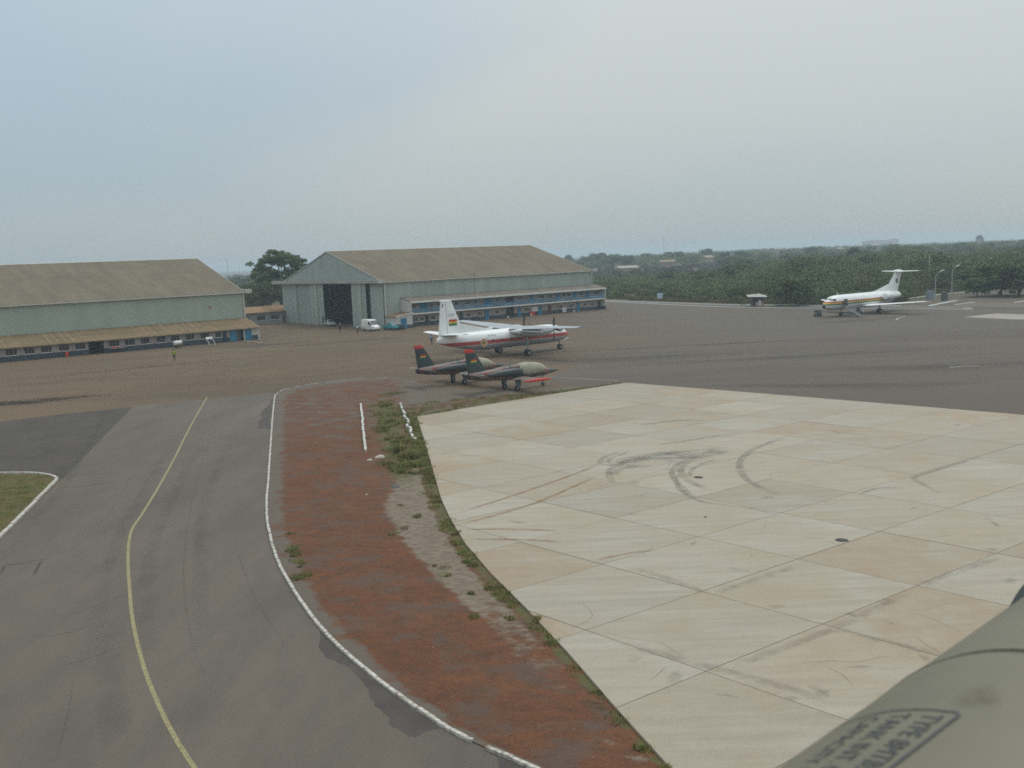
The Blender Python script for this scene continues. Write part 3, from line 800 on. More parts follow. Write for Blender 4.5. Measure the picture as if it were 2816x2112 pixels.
# ================================================================== BUILDINGS
AZ = R(39.28)
HB = Vector((-26.44, 202.38, 0))       # near right corner of the big hangar
HL = Vector((-52.58, 190.60, 0))       # far right corner of the left hangar
wall_m = pm('hangar_cladding', (0.344, 0.378, 0.327), 0.7, 0.15, 0.5, stretch=(1, 1, 0.12), bump=0.15, bscale=3)
wall_l = pm('hangar_cladding_green', (0.344, 0.387, 0.318), 0.7, 0.08, 0.4, stretch=(1, 1, 0.12), bump=0.15, bscale=3)
leaf_m = pm('hangar_door_paint', (0.324, 0.365, 0.329), 0.65, 0.10, 0.4, stretch=(1, 1, 0.2), rand=0.07)
post_m = pm('door_post_paint', (0.399, 0.391, 0.340), 0.7, 0.1, 0.8)
roof_m = pm('weathered_roof_sheet', (0.159, 0.129, 0.086), 0.9, 0.14, 0.5, stretch=(1, 0.25, 0.25), rand=0.05, bump=0.2, bscale=4)
trim_m = pm('pale_trim', (0.55, 0.52, 0.45), 0.7, 0.12, 1.0)
fascia_m = pm('fascia_steel', (0.352, 0.343, 0.308), 0.7, 0.14, 0.6)
dark_int = pm('dark_interior', (0.03, 0.032, 0.03), 0.9, 0.3, 0.3)  # near-black colour stands for the gloom inside hangars and openings
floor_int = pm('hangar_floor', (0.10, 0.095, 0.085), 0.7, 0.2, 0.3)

def hangar(root, x0, x1, wd, eave, ridge, wm, ends):
    mb = MB(); mb.box(x0 + 0.1, -0.02, 0, x1 - 0.1, 0.13, eave - 0.02); mb.build('long_wall', wm, root)
    mb = MB(); mb.box(x0 + 0.1, wd - 0.13, 0, x1 - 0.1, wd, eave - 0.02); mb.build('long_wall', wm, root)
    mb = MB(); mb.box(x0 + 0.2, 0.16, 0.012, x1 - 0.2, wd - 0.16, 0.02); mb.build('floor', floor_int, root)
    # cladding seams: narrow cover strips every few metres
    roof = MB(); n = Vector((0, -(ridge - eave), wd / 2)).normalized()
    def slope(y): return eave + (ridge - eave) * y / (wd / 2)
    roof.add([(x0, wd + 0.35, slope(-0.35)), (x1, wd + 0.35, slope(-0.35)), (x1, wd / 2, ridge), (x0, wd / 2, ridge), (x0, wd + 0.35, slope(-0.35) - 0.15), (x1, wd + 0.35, slope(-0.35) - 0.15), (x1, wd / 2, ridge - 0.15), (x0, wd / 2, ridge - 0.15)],
             [(0, 1, 2, 3), (7, 6, 5, 4), (0, 4, 5, 1), (1, 5, 6, 2), (3, 7, 4, 0)])
    rf = roof.build('roof', roof_m, root)
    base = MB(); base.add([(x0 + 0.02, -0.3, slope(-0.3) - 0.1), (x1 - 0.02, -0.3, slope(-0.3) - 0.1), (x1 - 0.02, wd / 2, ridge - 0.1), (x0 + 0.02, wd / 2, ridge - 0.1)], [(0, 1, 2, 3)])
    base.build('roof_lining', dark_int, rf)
    rows, nx = 5, int((x1 - x0) / 2.5)
    for i in range(nx):
        a = x0 + (x1 - x0) * i / nx; b_ = x0 + (x1 - x0) * (i + 1) / nx
        for r_ in range(rows):
            ya = -0.35 + (wd / 2 + 0.35) * r_ / rows; yb = -0.35 + (wd / 2 + 0.35) * (r_ + 1) / rows
            o0 = 0.012 * (r_ % 2) + 0.008 * (i % 2) + random.uniform(0, 0.006)
            za, zb = slope(ya) + o0, slope(yb) + o0
            s = MB(); s.hexa([(a + 0.004, ya, za - 0.05), (b_ - 0.004, ya, za - 0.05), (b_ - 0.004, yb, zb - 0.05), (a + 0.004, yb, zb - 0.05), (a + 0.004, ya, za), (b_ - 0.004, ya, za), (b_ - 0.004, yb, zb), (a + 0.004, yb, zb)])
            s.build('roof_sheet', roof_m, rf)
    mb = MB(); mb.tube([(x0 - 0.1, wd / 2, ridge + 0.02), (x1 + 0.1, wd / 2, ridge + 0.02)], 0.16, 8); mb.build('ridge_cap', trim_m, rf)
    mb = MB(); mb.box(x0 - 0.05, -0.55, eave - 0.36, x1 + 0.05, -0.37, eave - 0.14); mb.build('gutter', trim_m, rf)
    for xe, s in ends:
        for ya in (0.0, wd):
            mb = MB(); mb.tube([(xe + 0.25 * -s, -0.2 if ya == 0 else wd + 0.2, 0), (xe + 0.25 * -s, -0.2 if ya == 0 else wd + 0.2, eave - 0.2)], 0.13, 8); mb.build('downpipe', trim_m, root)
        # gable above the door beam
        g_ = MB(); g_.prism([(0.1, eave), (wd - 0.1, eave), (wd / 2, ridge - 0.12)], 'x', xe - 0.12 * s, xe); g_.build('gable', leaf_m, root)
        for d_ in (0, 1):
            ya, za, yb, zb = (-0.35, slope(-0.35), wd / 2, ridge) if d_ == 0 else (wd + 0.35, slope(-0.35), wd / 2, ridge)
            v = MB(); v.hexa([(xe + 0.02 * s, ya, za - 0.22), (xe + 0.14 * s, ya, za - 0.22), (xe + 0.14 * s, yb, zb - 0.22), (xe + 0.02 * s, yb, zb - 0.22), (xe + 0.02 * s, ya, za + 0.05), (xe + 0.14 * s, ya, za + 0.05), (xe + 0.14 * s, yb, zb + 0.05), (xe + 0.02 * s, yb, zb + 0.05)])
            v.build('barge_board', fascia_m, rf)
        mb = MB(); mb.box(xe + 0.16 * s, -0.6, eave - 0.35, xe + 1.35 * s, wd + 3.0, eave + 0.35); db = mb.build('door_beam', fascia_m, root)
        for yy in (-0.62, wd + 3.02):
            mb = MB(); mb.box(xe + 0.14 * s, yy - 0.05, eave - 0.37, xe + 1.37 * s, yy + 0.05, eave + 0.37); mb.build('beam_end', trim_m, db)

# --- the big hangar with its door standing open
H2 = thing('hangar', 'large grey green hangar in the centre with its tall door open', 'hangar', HB, AZ)
hangar(H2, 0.0, 61.5, 46.96, 9.97, 16.9, wall_m, ((0.0, -1), (61.5, 1)))
def leaf(y0, y1, x, name='door_leaf', m=leaf_m, z1=9.6):
    mb = MB(); mb.box(x - 0.12, y0 + 0.01, 0.03, x, y1 - 0.01, z1)
    return mb.build(name, m, H2)
for y0, y1, x in ((38.4, 46.9, -0.02), (31.3, 38.2, -0.35), (28.5, 31.3, -0.62), (24.9, 27.7, -0.62), (12.0, 8.75, -0.62), (7.75, 5.95, -0.62), (0.05, 5.05, -0.02)):
    a, b_ = min(y0, y1), max(y0, y1)
    lf = leaf(a, b_, x)
    k = max(1, round((b_ - a) / 1.35))
    for t in range(k + 1):
        yy = a + 0.05 + (b_ - a - 0.1) * t / k
        mb = MB(); mb.box(x - 0.16, yy - 0.035, 0.05, x - 0.12, yy + 0.035, 9.55); mb.build('stiffener', leaf_m, lf)
for y0, y1 in ((27.7, 28.5), (7.75, 8.75), (38.15, 38.45)):
    mb = MB(); mb.box(-0.95, y0, 0.02, -0.60 if y1 - y0 > 0.5 else -0.3, y1, 9.6); mb.build('door_post', post_m, H2)
mb = MB(); mb.box(-0.82, 25.35, 0.05, -0.745, 25.85, 2.0); mb.build('wicket_door', dark_int, H2)
mb = MB(); mb.box(-0.10, 5.05, 0.03, -0.02, 5.95, 9.6); mb.build('gap_shade_strip', dark_int, H2)  # dark strip closing the gap, its shade put into the colour
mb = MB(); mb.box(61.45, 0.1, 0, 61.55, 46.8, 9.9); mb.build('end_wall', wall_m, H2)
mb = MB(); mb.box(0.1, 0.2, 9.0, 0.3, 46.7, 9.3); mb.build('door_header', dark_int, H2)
# roof trusses, the gloom put into their near-black colour
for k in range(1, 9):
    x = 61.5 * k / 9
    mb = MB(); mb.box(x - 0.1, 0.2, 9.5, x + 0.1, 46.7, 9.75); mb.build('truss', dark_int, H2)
mb = MB()
for x_, z_ in ((21.0, 10.6), (41.0, 10.55)):
    pass

# --- two-storey office block along the hangar's flank
OB = thing('office_block', 'two storey veranda office block with blue railings along the hangar flank', 'building', HB, AZ)
plaster = pm('veranda_plaster', (0.360, 0.315, 0.288), 0.85, 0.12, 0.5)
lime = pm('limewashed_plaster', (0.56, 0.545, 0.50), 0.85, 0.08, 0.5)
white_edge = pm('white_edge', (0.74, 0.72, 0.65), 0.75, 0.07, 0.8)
low_roof = pm('low_roof_felt', (0.175, 0.145, 0.12), 0.9, 0.18, 0.6, rand=0.06)
S0, S1 = 4.2, 62.3
mb = MB(); mb.box(S0 + 0.25, -2.3, 0, S1 - 0.25, -0.08, 2.70); mb.build('wall', plaster, OB)
mb = MB(); mb.box(S0 + 0.25, -2.3, 2.96, S1 - 0.25, -0.08, 5.30); mb.build('wall', plaster, OB)
mb = MB(); mb.prism([(-3.9, 0), (-0.05, 0), (-0.05, 6.18), (-3.9, 5.32)], 'x', S0, S0 + 0.22); mb.build('end_wall', lime, OB)
mb = MB(); mb.prism([(-3.9, 0), (-0.05, 0), (-0.05, 6.18), (-3.9, 5.32)], 'x', S1 - 0.22, S1); mb.build('end_wall', lime, OB)
mb = MB(); mb.box(S1 - 0.235, -3.915, 0, S1 + 0.015, -0.1, 1.0); mb.build('dado', NAVY, OB)
mb = MB(); mb.box(S0 + 0.22, -3.95, 2.70, S1 - 0.22, -0.08, 2.96); mb.build('floor_slab', white_edge, OB)
rf = None
nb = 20
for i in range(nb):
    a, b_ = S0 - 0.1 + (S1 - S0 + 0.2) * i / nb, S0 - 0.1 + (S1 - S0 + 0.2) * (i + 1) / nb
    o0 = 0.012 * (i % 2)
    s = MB(); s.hexa([(a, -4.1, 5.36 + o0), (b_, -4.1, 5.36 + o0), (b_, -0.03, 6.24 + o0), (a, -0.03, 6.24 + o0), (a, -4.1, 5.46 + o0), (b_, -4.1, 5.46 + o0), (b_, -0.03, 6.34 + o0), (a, -0.03, 6.34 + o0)])
    if rf is None: rf = s.build('roof', low_roof, OB)
    else: s.build('roof_sheet', low_roof, rf)
mb = MB(); mb.box(S0 - 0.12, -4.2, 5.14, S1 + 0.12, -4.11, 5.50); mb.build('fascia', white_edge, rf)
mb = MB(); mb.box(S0 + 0.23, -2.325, 0, S1 - 0.26, -2.302, 0.95); mb.build('dado', NAVY, OB)
mb = MB(); mb.box(S0 + 0.1, -4.6, 0.0, S1, -2.33, 0.08); mb.build('plinth', pm('plinth_dirt', (0.24, 0.17, 0.11), 0.9, 0.2, 0.6), OB)

def window(parent, x0, x1, z0, z1, y, frame=white_edge, panes=None):
    w = MB(); t = 0.07
    w.box(x0, y - 0.06, z0, x1, y, z0 + t); w.box(x0, y - 0.06, z1 - t, x1, y, z1); w.box(x0, y - 0.06, z0 + t, x0 + t, y, z1 - t); w.box(x1 - t, y - 0.06, z0 + t, x1, y, z1 - t)
    n_ = panes or max(2, round((x1 - x0) / 0.55))
    for k in range(1, n_):
        xx = x0 + (x1 - x0) * k / n_; w.box(xx - 0.025, y - 0.055, z0 + t, xx + 0.025, y, z1 - t)
    wo = w.build('window', frame, parent)
    for k in range(n_):
        p = MB(); p.box(x0 + (x1 - x0) * k / n_ + 0.05, y - 0.03, z0 + t, x0 + (x1 - x0) * (k + 1) / n_ - 0.05, y - 0.012, z1 - t); p.build('pane', GLASS_D, wo)
    s_ = MB(); s_.box(x0 - 0.08, y - 0.14, z0 - 0.08, x1 + 0.08, y - 0.002, z0 - 0.005); s_.build('sill', white_edge, wo)
    return wo

def door(parent, x0, x1, z0, y, m=BLUE_D, h=2.1, label=None):
    d = MB(); d.box(x0, y - 0.07, z0 + 0.02, x1, y, z0 + h)
    o = d.build('door', m, parent)
    h_ = MB(); h_.box(x1 - 0.16, y - 0.11, z0 + 1.0, x1 - 0.10, y - 0.072, z0 + 1.12); h_.build('handle', STEEL, o)
    return o
brown_d = pm('brown_door', (0.11, 0.04, 0.025), 0.6, 0.15, 1)
navy_d = pm('navy_door', (0.02, 0.04, 0.09), 0.6, 0.15, 1)
YW = -2.345
for a, b_ in ((7.5, 9.6), (25.1, 27.3), (38.7, 39.6), (47.1, 48.0), (52.8, 53.7), (57.0, 58.0)): door(OB, a, b_, 2.96, -2.31)
for a, b_ in ((10.2, 11.1), (12, 13.2), (14.3, 15.6), (16.7, 17.9), (19.7, 21.1), (22, 23.2), (28.2, 29.7), (34.9, 36.4), (41.7, 43.4), (44.4, 45.8), (49.0, 50.2), (50.7, 51.9), (54.9, 56.2), (59.5, 61.3), (5.2, 6.6)): window(OB, a, b_, 3.85, 4.85, -2.31)
for a, b_ in ((31.3, 33.8),):
    for z0, z1 in ((0.1, 2.68), (2.97, 5.25)):
        mb = MB(); mb.box(a, -2.36, z0, b_, -2.305, z1); mb.build('stair_shade_sheet', dark_int, OB)  # near-black sheet on the wall paints the shade of the stairwell
for a, b_ in ((5.6, 6.9), (7.3, 8.4), (10.2, 11.5), (13, 14.3), (15.4, 16.6), (19.8, 21.2), (23.2, 24.4), (28, 29.1), (36.7, 38.8), (47.5, 49), (51.2, 52.8), (56.2, 57.2), (58.7, 59.9)): window(OB, a, b_, 1.05, 2.05, -2.331)
for a, b_, m in ((8.8, 9.6, navy_d), (18.0, 18.9, navy_d), (25.1, 26.3, BLUE_D), (34.9, 35.8, BLUE_D), (41.3, 42.4, BLUE_D), (44.3, 45.4, brown_d), (53.8, 54.8, BLUE_D), (61.0, 61.9, navy_d)): door(OB, a, b_, 0.08, -2.331, m)
mb = MB(); mb.box(39.2, -2.39, 1.0, 41.1, -2.33, 2.1); mb.build('notice_board', WHITE, OB)
# railing of the upper walkway
rl = MB(); rl.box(S0 + 0.23, -3.9, 3.96, S1 - 0.23, -3.82, 4.06); rail = rl.build('railing', BLUE_R, OB)
nb = 21; brk = pm('railing_panel_paint', (0.12, 0.22, 0.31), 0.65, 0.2, 1.0, rand=0.22)
for i in range(nb):
    a, b_ = S0 + 0.25 + (S1 - S0 - 0.5) * i / nb, S0 + 0.25 + (S1 - S0 - 0.5) * (i + 1) / nb
    p = MB(); p.box(a, -3.9, 2.97, a + 0.1, -3.82, 3.95); p.build('rail_post', BLUE_R, rail)
    p = MB(); p.box(a + 0.13, -3.88, 3.08, b_ - 0.03, -3.84, random.choice((3.62, 3.66, 3.74))); p.build('rail_panel', brk, rail)
# pots, a sign and bins in front of the offices
def o2w(x, y, z=0):
    return HB + Vector((x * math.cos(AZ) - y * math.sin(AZ), x * math.sin(AZ) + y * math.cos(AZ), z))
def pot(loc, label, m):
    t = thing('flower_pot', label, 'flower pot', loc, 0, 'painted pots before the office block')
    mb = MB(); mb.loft([[(r_ * math.cos(a), r_ * math.sin(a), z) for a in [k * math.pi / 5 for k in range(10)]] for r_, z in ((0.18, 0), (0.28, 0.4), (0.31, 0.42), (0.31, 0.5), (0.26, 0.5), (0.24, 0.4))]); mb.build('pot', m, t)
    mb = MB()
    for k in range(14):
        a = random.uniform(0, 6.28); r_ = random.uniform(0.1, 0.4); h = random.uniform(0.5, 0.85)
        mb.add([(0.05 * math.cos(a + 1.5), 0.05 * math.sin(a + 1.5), 0.42), (-0.05 * math.cos(a + 1.5), -0.05 * math.sin(a + 1.5), 0.42), (r_ * math.cos(a), r_ * math.sin(a), h)], [(0, 1, 2)])
    mb.build('plant', pm('pot_plant', (0.05, 0.08, 0.03), 0.8), t)
pot(o2w(31.0, -3.4, 0.08), 'white flower pot left of the dark stair opening on the ground floor', WHITE)
pot(o2w(37.9, -3.4, 0.08), 'white flower pot right of the first ground floor blue door past the stairs', WHITE)
pot(o2w(51.6, -3.6, 0.08), 'white flower pot nearest the right end of the office block', WHITE)
pot(o2w(19.6, -3.6, 0.08), 'pinkish white flower pot close to the turboprop fin', pm('pink_pot', (0.62, 0.45, 0.4), 0.8))
t = thing('sign_board', 'square white sign with dark ring standing before the office block', 'sign', o2w(48.4, -3.7, 0.08), AZ)
mb = MB(); mb.box(-0.55, -0.04, 0.25, 0.55, 0.04, 1.3); mb.build('panel', WHITE, t)
mb = MB(); mb.loft([[(r_ * math.cos(a), -0.055, 0.78 + r_ * math.sin(a)) for a in [k * math.pi / 8 for k in range(16)]] for r_ in (0.22, 0.36)], False); mb.build('ring', DARK, t)
for x in (-0.4, 0.4):
    mb = MB(); mb.box(x - 0.04, -0.03, 0, x + 0.04, 0.03, 0.26); mb.build('leg', DARK, t)
t = thing('fire_point', 'red fire point box against the ground floor wall', 'box', o2w(38.9, -2.75, 0.08), AZ)
mb = MB(); mb.box(-0.65, -0.25, 0, 0.65, 0.25, 0.95); mb.build('body', RED_P, t, False, 0.03)
mb = MB(); mb.box(-0.68, -0.28, 0.95, 0.68, 0.28, 1.02); mb.build('lid', RED_P, t)
t = thing('radio_mast', 'thin radio mast rising above the office block roof', 'mast', o2w(22.8, -2.0, 5.6), AZ)
mb = MB(); mb.tube([(0, 0, 0), (0, 0, 5.4)], [0.06, 0.04], 6); mb.build('pole', DARK, t)
for k in range(4):
    mb = MB(); mb.tube([(-0.35, 0, 3.6 + 0.45 * k), (0.35, 0, 3.6 + 0.45 * k)], 0.02, 5); mb.build('element', DARK, t)

# --- little lean-to store on the end wall
ST = thing('store_shed', 'small white store with brown roof and blue door beside the office block', 'shed', HB, AZ)
shade_w = pm('shaded_plaster', (0.52, 0.50, 0.46), 0.85, 0.1, 0.6)  # limewash toned down for the side wall that lies in shade
mb = MB(); mb.prism([(0.15, 0), (4.12, 0), (4.12, 3.12), (0.15, 2.5)], 'y', -4.4, -4.2); mb.build('wall', lime, ST)
mb = MB(); mb.box(0.15, -4.19, 0, 0.33, -0.1, 2.48); mb.build('wall', shade_w, ST)
mb = MB(); mb.hexa([(-0.15, -4.6, 2.47), (4.18, -4.6, 3.15), (4.18, -0.06, 3.15), (-0.15, -0.06, 2.47), (-0.15, -4.6, 2.57), (4.18, -4.6, 3.25), (4.18, -0.06, 3.25), (-0.15, -0.06, 2.57)]); rf = mb.build('roof', pm('brown_sheet', (0.20, 0.12, 0.08), 0.85, 0.2, 0.8), ST)
mb = MB(); mb.hexa([(-0.17, -4.68, 2.44), (4.2, -4.68, 3.12), (4.2, -4.61, 3.12), (-0.17, -4.61, 2.44), (-0.17, -4.68, 2.60), (4.2, -4.68, 3.28), (4.2, -4.61, 3.28), (-0.17, -4.61, 2.60)]); mb.build('fascia', white_edge, rf)
mb = MB(); mb.box(0.135, -4.415, 0, 1.08, -4.40, 0.72); mb.build('dado', NAVY, ST)
mb = MB(); mb.box(2.62, -4.415, 0, 4.1, -4.40, 0.72); mb.build('dado', NAVY, ST)
mb = MB(); mb.box(0.13, -4.19, 0, 0.148, -0.1, 0.72); mb.build('dado', NAVY, ST)
door(ST, 1.1, 2.6, 0, -4.402, BLUE_D, 2.15)

# --- left hangar and its long low workshop
H1 = thing('hangar', 'long green walled hangar cut by the left edge of the picture', 'hangar', HL, AZ)
hangar(H1, -82.0, 0.0, 45.8, 9.36, 16.3, wall_l, ((0.0, 1), (-82.0, -1)))
for xe in (-82.0, 0.0):
    mb = MB(); mb.box(xe - 0.08, 0.15, 0.02, xe + 0.08, 45.6, 9.0); mb.build('end_door', leaf_m, H1)
mb = MB(); mb.disc((-7.2, -0.03, 6.6), (0, -1, 0), 0.38, 12); mb.build('rust_stain', pm('rust', (0.30, 0.22, 0.15), 0.9, 0.2, 2), H1)

WS = thing('workshop_block', 'long low workshop with windows under a brown roof along the left hangar', 'building', HL, AZ)
tan_roof = pm('brown_workshop_roof', (0.189, 0.133, 0.073), 0.9, 0.16, 0.5, rand=0.07, bump=0.2, bscale=5)
xs = [-80 + 2.0 * k for k in range(41)]
rf = None
def lr(y): return 4.1 + (4.1 - 2.41) * y / 5.75
for i, (a, b_) in enumerate(zip(xs, xs[1:])):
    for r_ in range(2):
        ya, yb = (-5.8, -2.9) if r_ == 0 else (-2.95, -0.03)
        o0 = 0.01 * (i % 2) + 0.02 * r_ + random.uniform(0, 0.006)
        e = 0.25 if b_ == 0 else 0
        s = MB(); s.hexa([(a, ya, lr(ya) - 0.06 + o0), (b_ + e, ya, lr(ya) - 0.06 + o0), (b_ + e, yb, lr(yb) - 0.06 + o0), (a, yb, lr(yb) - 0.06 + o0), (a, ya, lr(ya) + o0), (b_ + e, ya, lr(ya) + o0), (b_ + e, yb, lr(yb) + o0), (a, yb, lr(yb) + o0)])
        if rf is None: rf = s.build('roof', tan_roof, WS)
        else: s.build('roof_sheet', tan_roof, rf)
strip_p = pm('pale_roof_strip', (0.34, 0.26, 0.15), 0.85, 0.15, 1)
for x in [-44.9, -37.8, -36.6, -35.3, -34.1] + [-22.6 + 1.32 * k for k in range(10)]:
    for j in range(3):
        ya, yb = -5.6 + 1.9 * j + random.uniform(0, 0.2), -5.6 + 1.9 * (j + 1) - random.uniform(0.0, 0.25)
        s = MB(); s.hexa([(x, ya, lr(ya) + 0.03), (x + 0.14, ya, lr(ya) + 0.03), (x + 0.14, yb, lr(yb) + 0.03), (x, yb, lr(yb) + 0.03), (x, ya, lr(ya) + 0.065), (x + 0.14, ya, lr(ya) + 0.065), (x + 0.14, yb, lr(yb) + 0.065), (x, yb, lr(yb) + 0.065)])
        s.build('roof_strip', strip_p, rf)
mb = MB(); mb.box(-80, -5.86, 2.27, 0.26, -5.81, 2.42); mb.build('fascia', strip_p, rf)
mb = MB(); mb.box(-80, -5.0, 0, -31.6, -4.8, 2.6); mb.build('wall', plaster, WS)
mb = MB(); mb.box(-29.0, -5.0, 0, -4.3, -4.8, 2.6); mb.build('wall', plaster, WS)
mb = MB(); mb.box(-2.9, -5.0, 0, 0.0, -4.8, 2.6); mb.build('wall', lime, WS)
mb = MB(); mb.box(-4.3, -3.6, 0, -2.9, -3.4, 3.0); mb.build('recess_wall', plaster, WS)
mb = MB(); mb.box(-31.6, -2.0, 0, -29.0, -1.8, 3.4); mb.build('recess_wall', dark_int, WS)  # back of the recess coloured near black for the shade in it
mb = MB(); mb.prism([(-5.0, 0), (-0.05, 0), (-0.05, 4.0), (-5.0, 2.5)], 'x', 0.002, 0.2); mb.build('end_wall', lime, WS)
mb = MB(); mb.box(0.02, -5.62, 0, 0.14, -5.5, 2.4); mb.build('corner_post', lime, WS)
for a, b_ in ((-80, -31.61), (-28.99, -5.75), (-1.25, 0.0)):
    mb = MB(); mb.box(a, -5.03, 0, b_, -5.003, 0.88); mb.build('dado', NAVY, WS)
for a, b_ in ((-48.6, -46.9), (-44.8, -43.0), (-41.9, -40.3), (-39.3, -37.6), (-36.5, -34.8), (-33.8, -32.1), (-28.2, -26.3), (-25.4, -23.6), (-22.6, -21.0), (-19.7, -18.1), (-17.1, -15.5), (-14.3, -12.7), (-11.5, -9.8), (-8.6, -7.4)):
    window(WS, a, b_, 1.0, 2.12, -5.01, plaster)
for a, b_ in ((-7.1, -6.4),): door(WS, a, b_, 0, -5.032, navy_d, 2.1)
door(WS, -5.7, -4.35, 0, -5.032, BLUE_D, 2.15); door(WS, -2.6, -1.3, 0, -5.004, BLUE_D, 2.1)

# --- low store between the hangars
LB = thing('low_building', 'low grey building with three windows between the two hangars', 'building', HL, AZ)
lbw = pm('grey_plaster', (0.33, 0.33, 0.31), 0.85, 0.15, 0.6)
mb = MB(); mb.box(10, 39.0, 0, 28.2, 45.0, 2.95); mb.build('wall', lbw, LB)
mb = MB(); mb.prism([(38.3, 2.9), (45.8, 2.9), (45.8, 3.0), (42.0, 4.3), (38.3, 3.0)], 'x', 9.5, 28.8); mb.build('roof', pm('orange_brown_roof', (0.27, 0.165, 0.085), 0.9, 0.15, 0.5), LB)
for a, b_ in ((12.4, 14.4), (16.2, 18.3), (20.0, 22.3), (23.8, 25.9)): window(LB, a, b_, 1.0, 2.2, 38.99, lbw)
mb = MB(); mb.box(27.0, 38.96, 0, 27.9, 38.99, 2.05); mb.build('door', brown_d, LB)
t = thing('cottage', 'small pale house half hidden in trees behind the low building', 'house', (-72.0, 262.0, 0), 0.3)
mb = MB(); mb.box(-4, -3, 0, 4, 3, 3.2); mb.build('wall', lime, t)
mb = MB(); mb.prism([(-3.6, 3.15), (3.6, 3.15), (0, 4.9)], 'x', -4.5, 4.5); mb.build('roof', pm('grey_roof', (0.28, 0.27, 0.25), 0.85), t)
for x in (-2.2, 0.0, 2.2): window(t, x - 0.5, x + 0.5, 1.1, 2.3, -3.0)

# ================================================================== AIRCRAFT
def ring(x, zc, hw, hh, n=28, p=2.15):
    out = []
    for k in range(n):
        a = 2 * math.pi * k / n
        c_, s_ = math.cos(a), math.sin(a)
        out.append((x, hw * math.copysign(abs(c_) ** (2 / p), c_), zc + hh * math.copysign(abs(s_) ** (2 / p), s_)))
    return out

def refine(sec, step=0.5):
    out = []
    for a, b_ in zip(sec, sec[1:]):
        n = max(1, int(abs(a[0] - b_[0]) / step))
        for k in range(n):
            t = k / n; t2 = t
            out.append(tuple(a[i] + (b_[i] - a[i]) * t2 for i in range(4)))
    out.append(sec[-1])
    # soften the kinks
    for _ in range(2):
        o2 = [out[0]]
        for i in range(1, len(out) - 1):
            o2.append((out[i][0],) + tuple((out[i - 1][k] + 2 * out[i][k] + out[i + 1][k]) / 4 for k in (1, 2, 3)))
        out = o2 + [out[-1]]
    return out

def fuselage(sec, mat, parent, name='fuselage', n=28, p=2.15, step=0.5):
    mb = MB(); mb.loft([ring(*s, n=n, p=p) for s in refine(sec, step)]); return mb.build(name, mat, parent, True)

def foil(le, te, z, th, y, n=7):
    """closed section in the plane y=const, leading edge at x=le"""
    c_ = le - te; up, dn = [], []
    for k in range(n + 1):
        t = (1 - math.cos(math.pi * k / n)) / 2
        h = th * c_ * (1.4845 * math.sqrt(t) - 0.63 * t - 1.758 * t * t + 1.4215 * t ** 3 - 0.5075 * t ** 4) * 2.0
        up.append((le - c_ * t, y, z + h * 0.6)); dn.append((le - c_ * t, y, z - h * 0.4))
    return up + dn[-2:0:-1]

def wing(stations, th, mat, parent, name='wing'):
    mb = MB(); mb.loft([foil(le, te, z, th, y) for (y, le, te, z) in stations]); return mb.build(name, mat, parent, True)

def vfin(pts_root, pts_tip, thick, mat, parent, name='fin', extra=None):
    (x0, x1, z0), (x2, x3, z2) = pts_root, pts_tip
    def sec(le, te, z, th, n=6):
        c_ = le - te; a = []
        for k in range(n + 1):
            t = k / n; h = th * (4 * t * (1 - t)) ** 0.6 / 2; a.append((le - c_ * t, h, z))
        return a + [(p[0], -p[1], p[2]) for p in a[-2:0:-1]]
    mb = MB(); mb.loft([sec(x0 + (x2 - x0) * t, x1 + (x3 - x1) * t, z0 + (z2 - z0) * t, thick * (1 - 0.5 * t)) for t in (0, 0.25, 0.5, 0.75, 1)]); return mb.build(name, mat, parent, True)

def wheel(parent, x, y, r_, w, name='wheel'):
    mb = MB(); prof = ((w * 0.5, r_ * 0.55), (w * 0.5, r_ * 0.9), (w * 0.32, r_), (-w * 0.32, r_), (-w * 0.5, r_ * 0.9), (-w * 0.5, r_ * 0.55))
    mb.loft([[(x + q_ * math.cos(a), y + d_, r_ + q_ * math.sin(a)) for a in [k * math.pi / 9 for k in range(18)]] for d_, q_ in prof]); t = mb.build(name, RUBBER, parent, True)
    mb = MB(); mb.tube([(x, y - w * 0.52, r_), (x, y + w * 0.52, r_)], r_ * 0.5, 12); mb.build('rim', STEEL, t)
    return t

def gear(parent, x, y, ztop, r_, w, twin=0.0, xtop=None, strut=0.09):
    mb = MB(); xt = x if xtop is None else xtop
    mb.tube([(xt, y, ztop), (x, y, r_)], [strut * 1.3, strut * 0.8], 8)
    mb.tube([(xt - 0.5 if xt == x else xt + (x - xt) * 0.1 - 0.5, y, ztop), (x, y, r_ + (ztop - r_) * 0.35)], strut * 0.5, 6)
    if twin: mb.tube([(x, y - twin, r_), (x, y + twin, r_)], strut * 0.6, 6)
    mb.build('gear_leg', STEEL, parent)
    for d_ in ((-twin, twin) if twin else (0.12,)):
        wheel(parent, x, y + d_, r_, w)

def flag(parent, x0, x1, z0, z1, y, mats, host_thick, lean=0.0):
    """three painted bands and a black star, a hand's breadth of film on each side of the fin"""
    for s in (-1, 1):
        for k, m in enumerate(mats):
            za, zb = z1 - (z1 - z0) * (k + 1) / 3, z1 - (z1 - z0) * k / 3
            mb = MB(); mb.box(x0 + lean * k, s * (host_thick), za, x1 + lean * k, s * (host_thick + 0.006), zb); mb.build('flag_band', m, parent)
        cx_, cz = (x0 + x1) / 2 + lean, (z0 + z1) / 2; r_ = (z1 - z0) / 7
        pts = [(cx_ + (r_ if k % 2 == 0 else r_ * 0.4) * math.sin(k * math.pi / 5), cz + (r_ if k % 2 == 0 else r_ * 0.4) * math.cos(k * math.pi / 5)) for k in range(10)]
        mb = MB(); mb.prism(pts, 'y', s * (host_thick + 0.006), s * (host_thick + 0.010)); mb.build('star', DARK, parent)
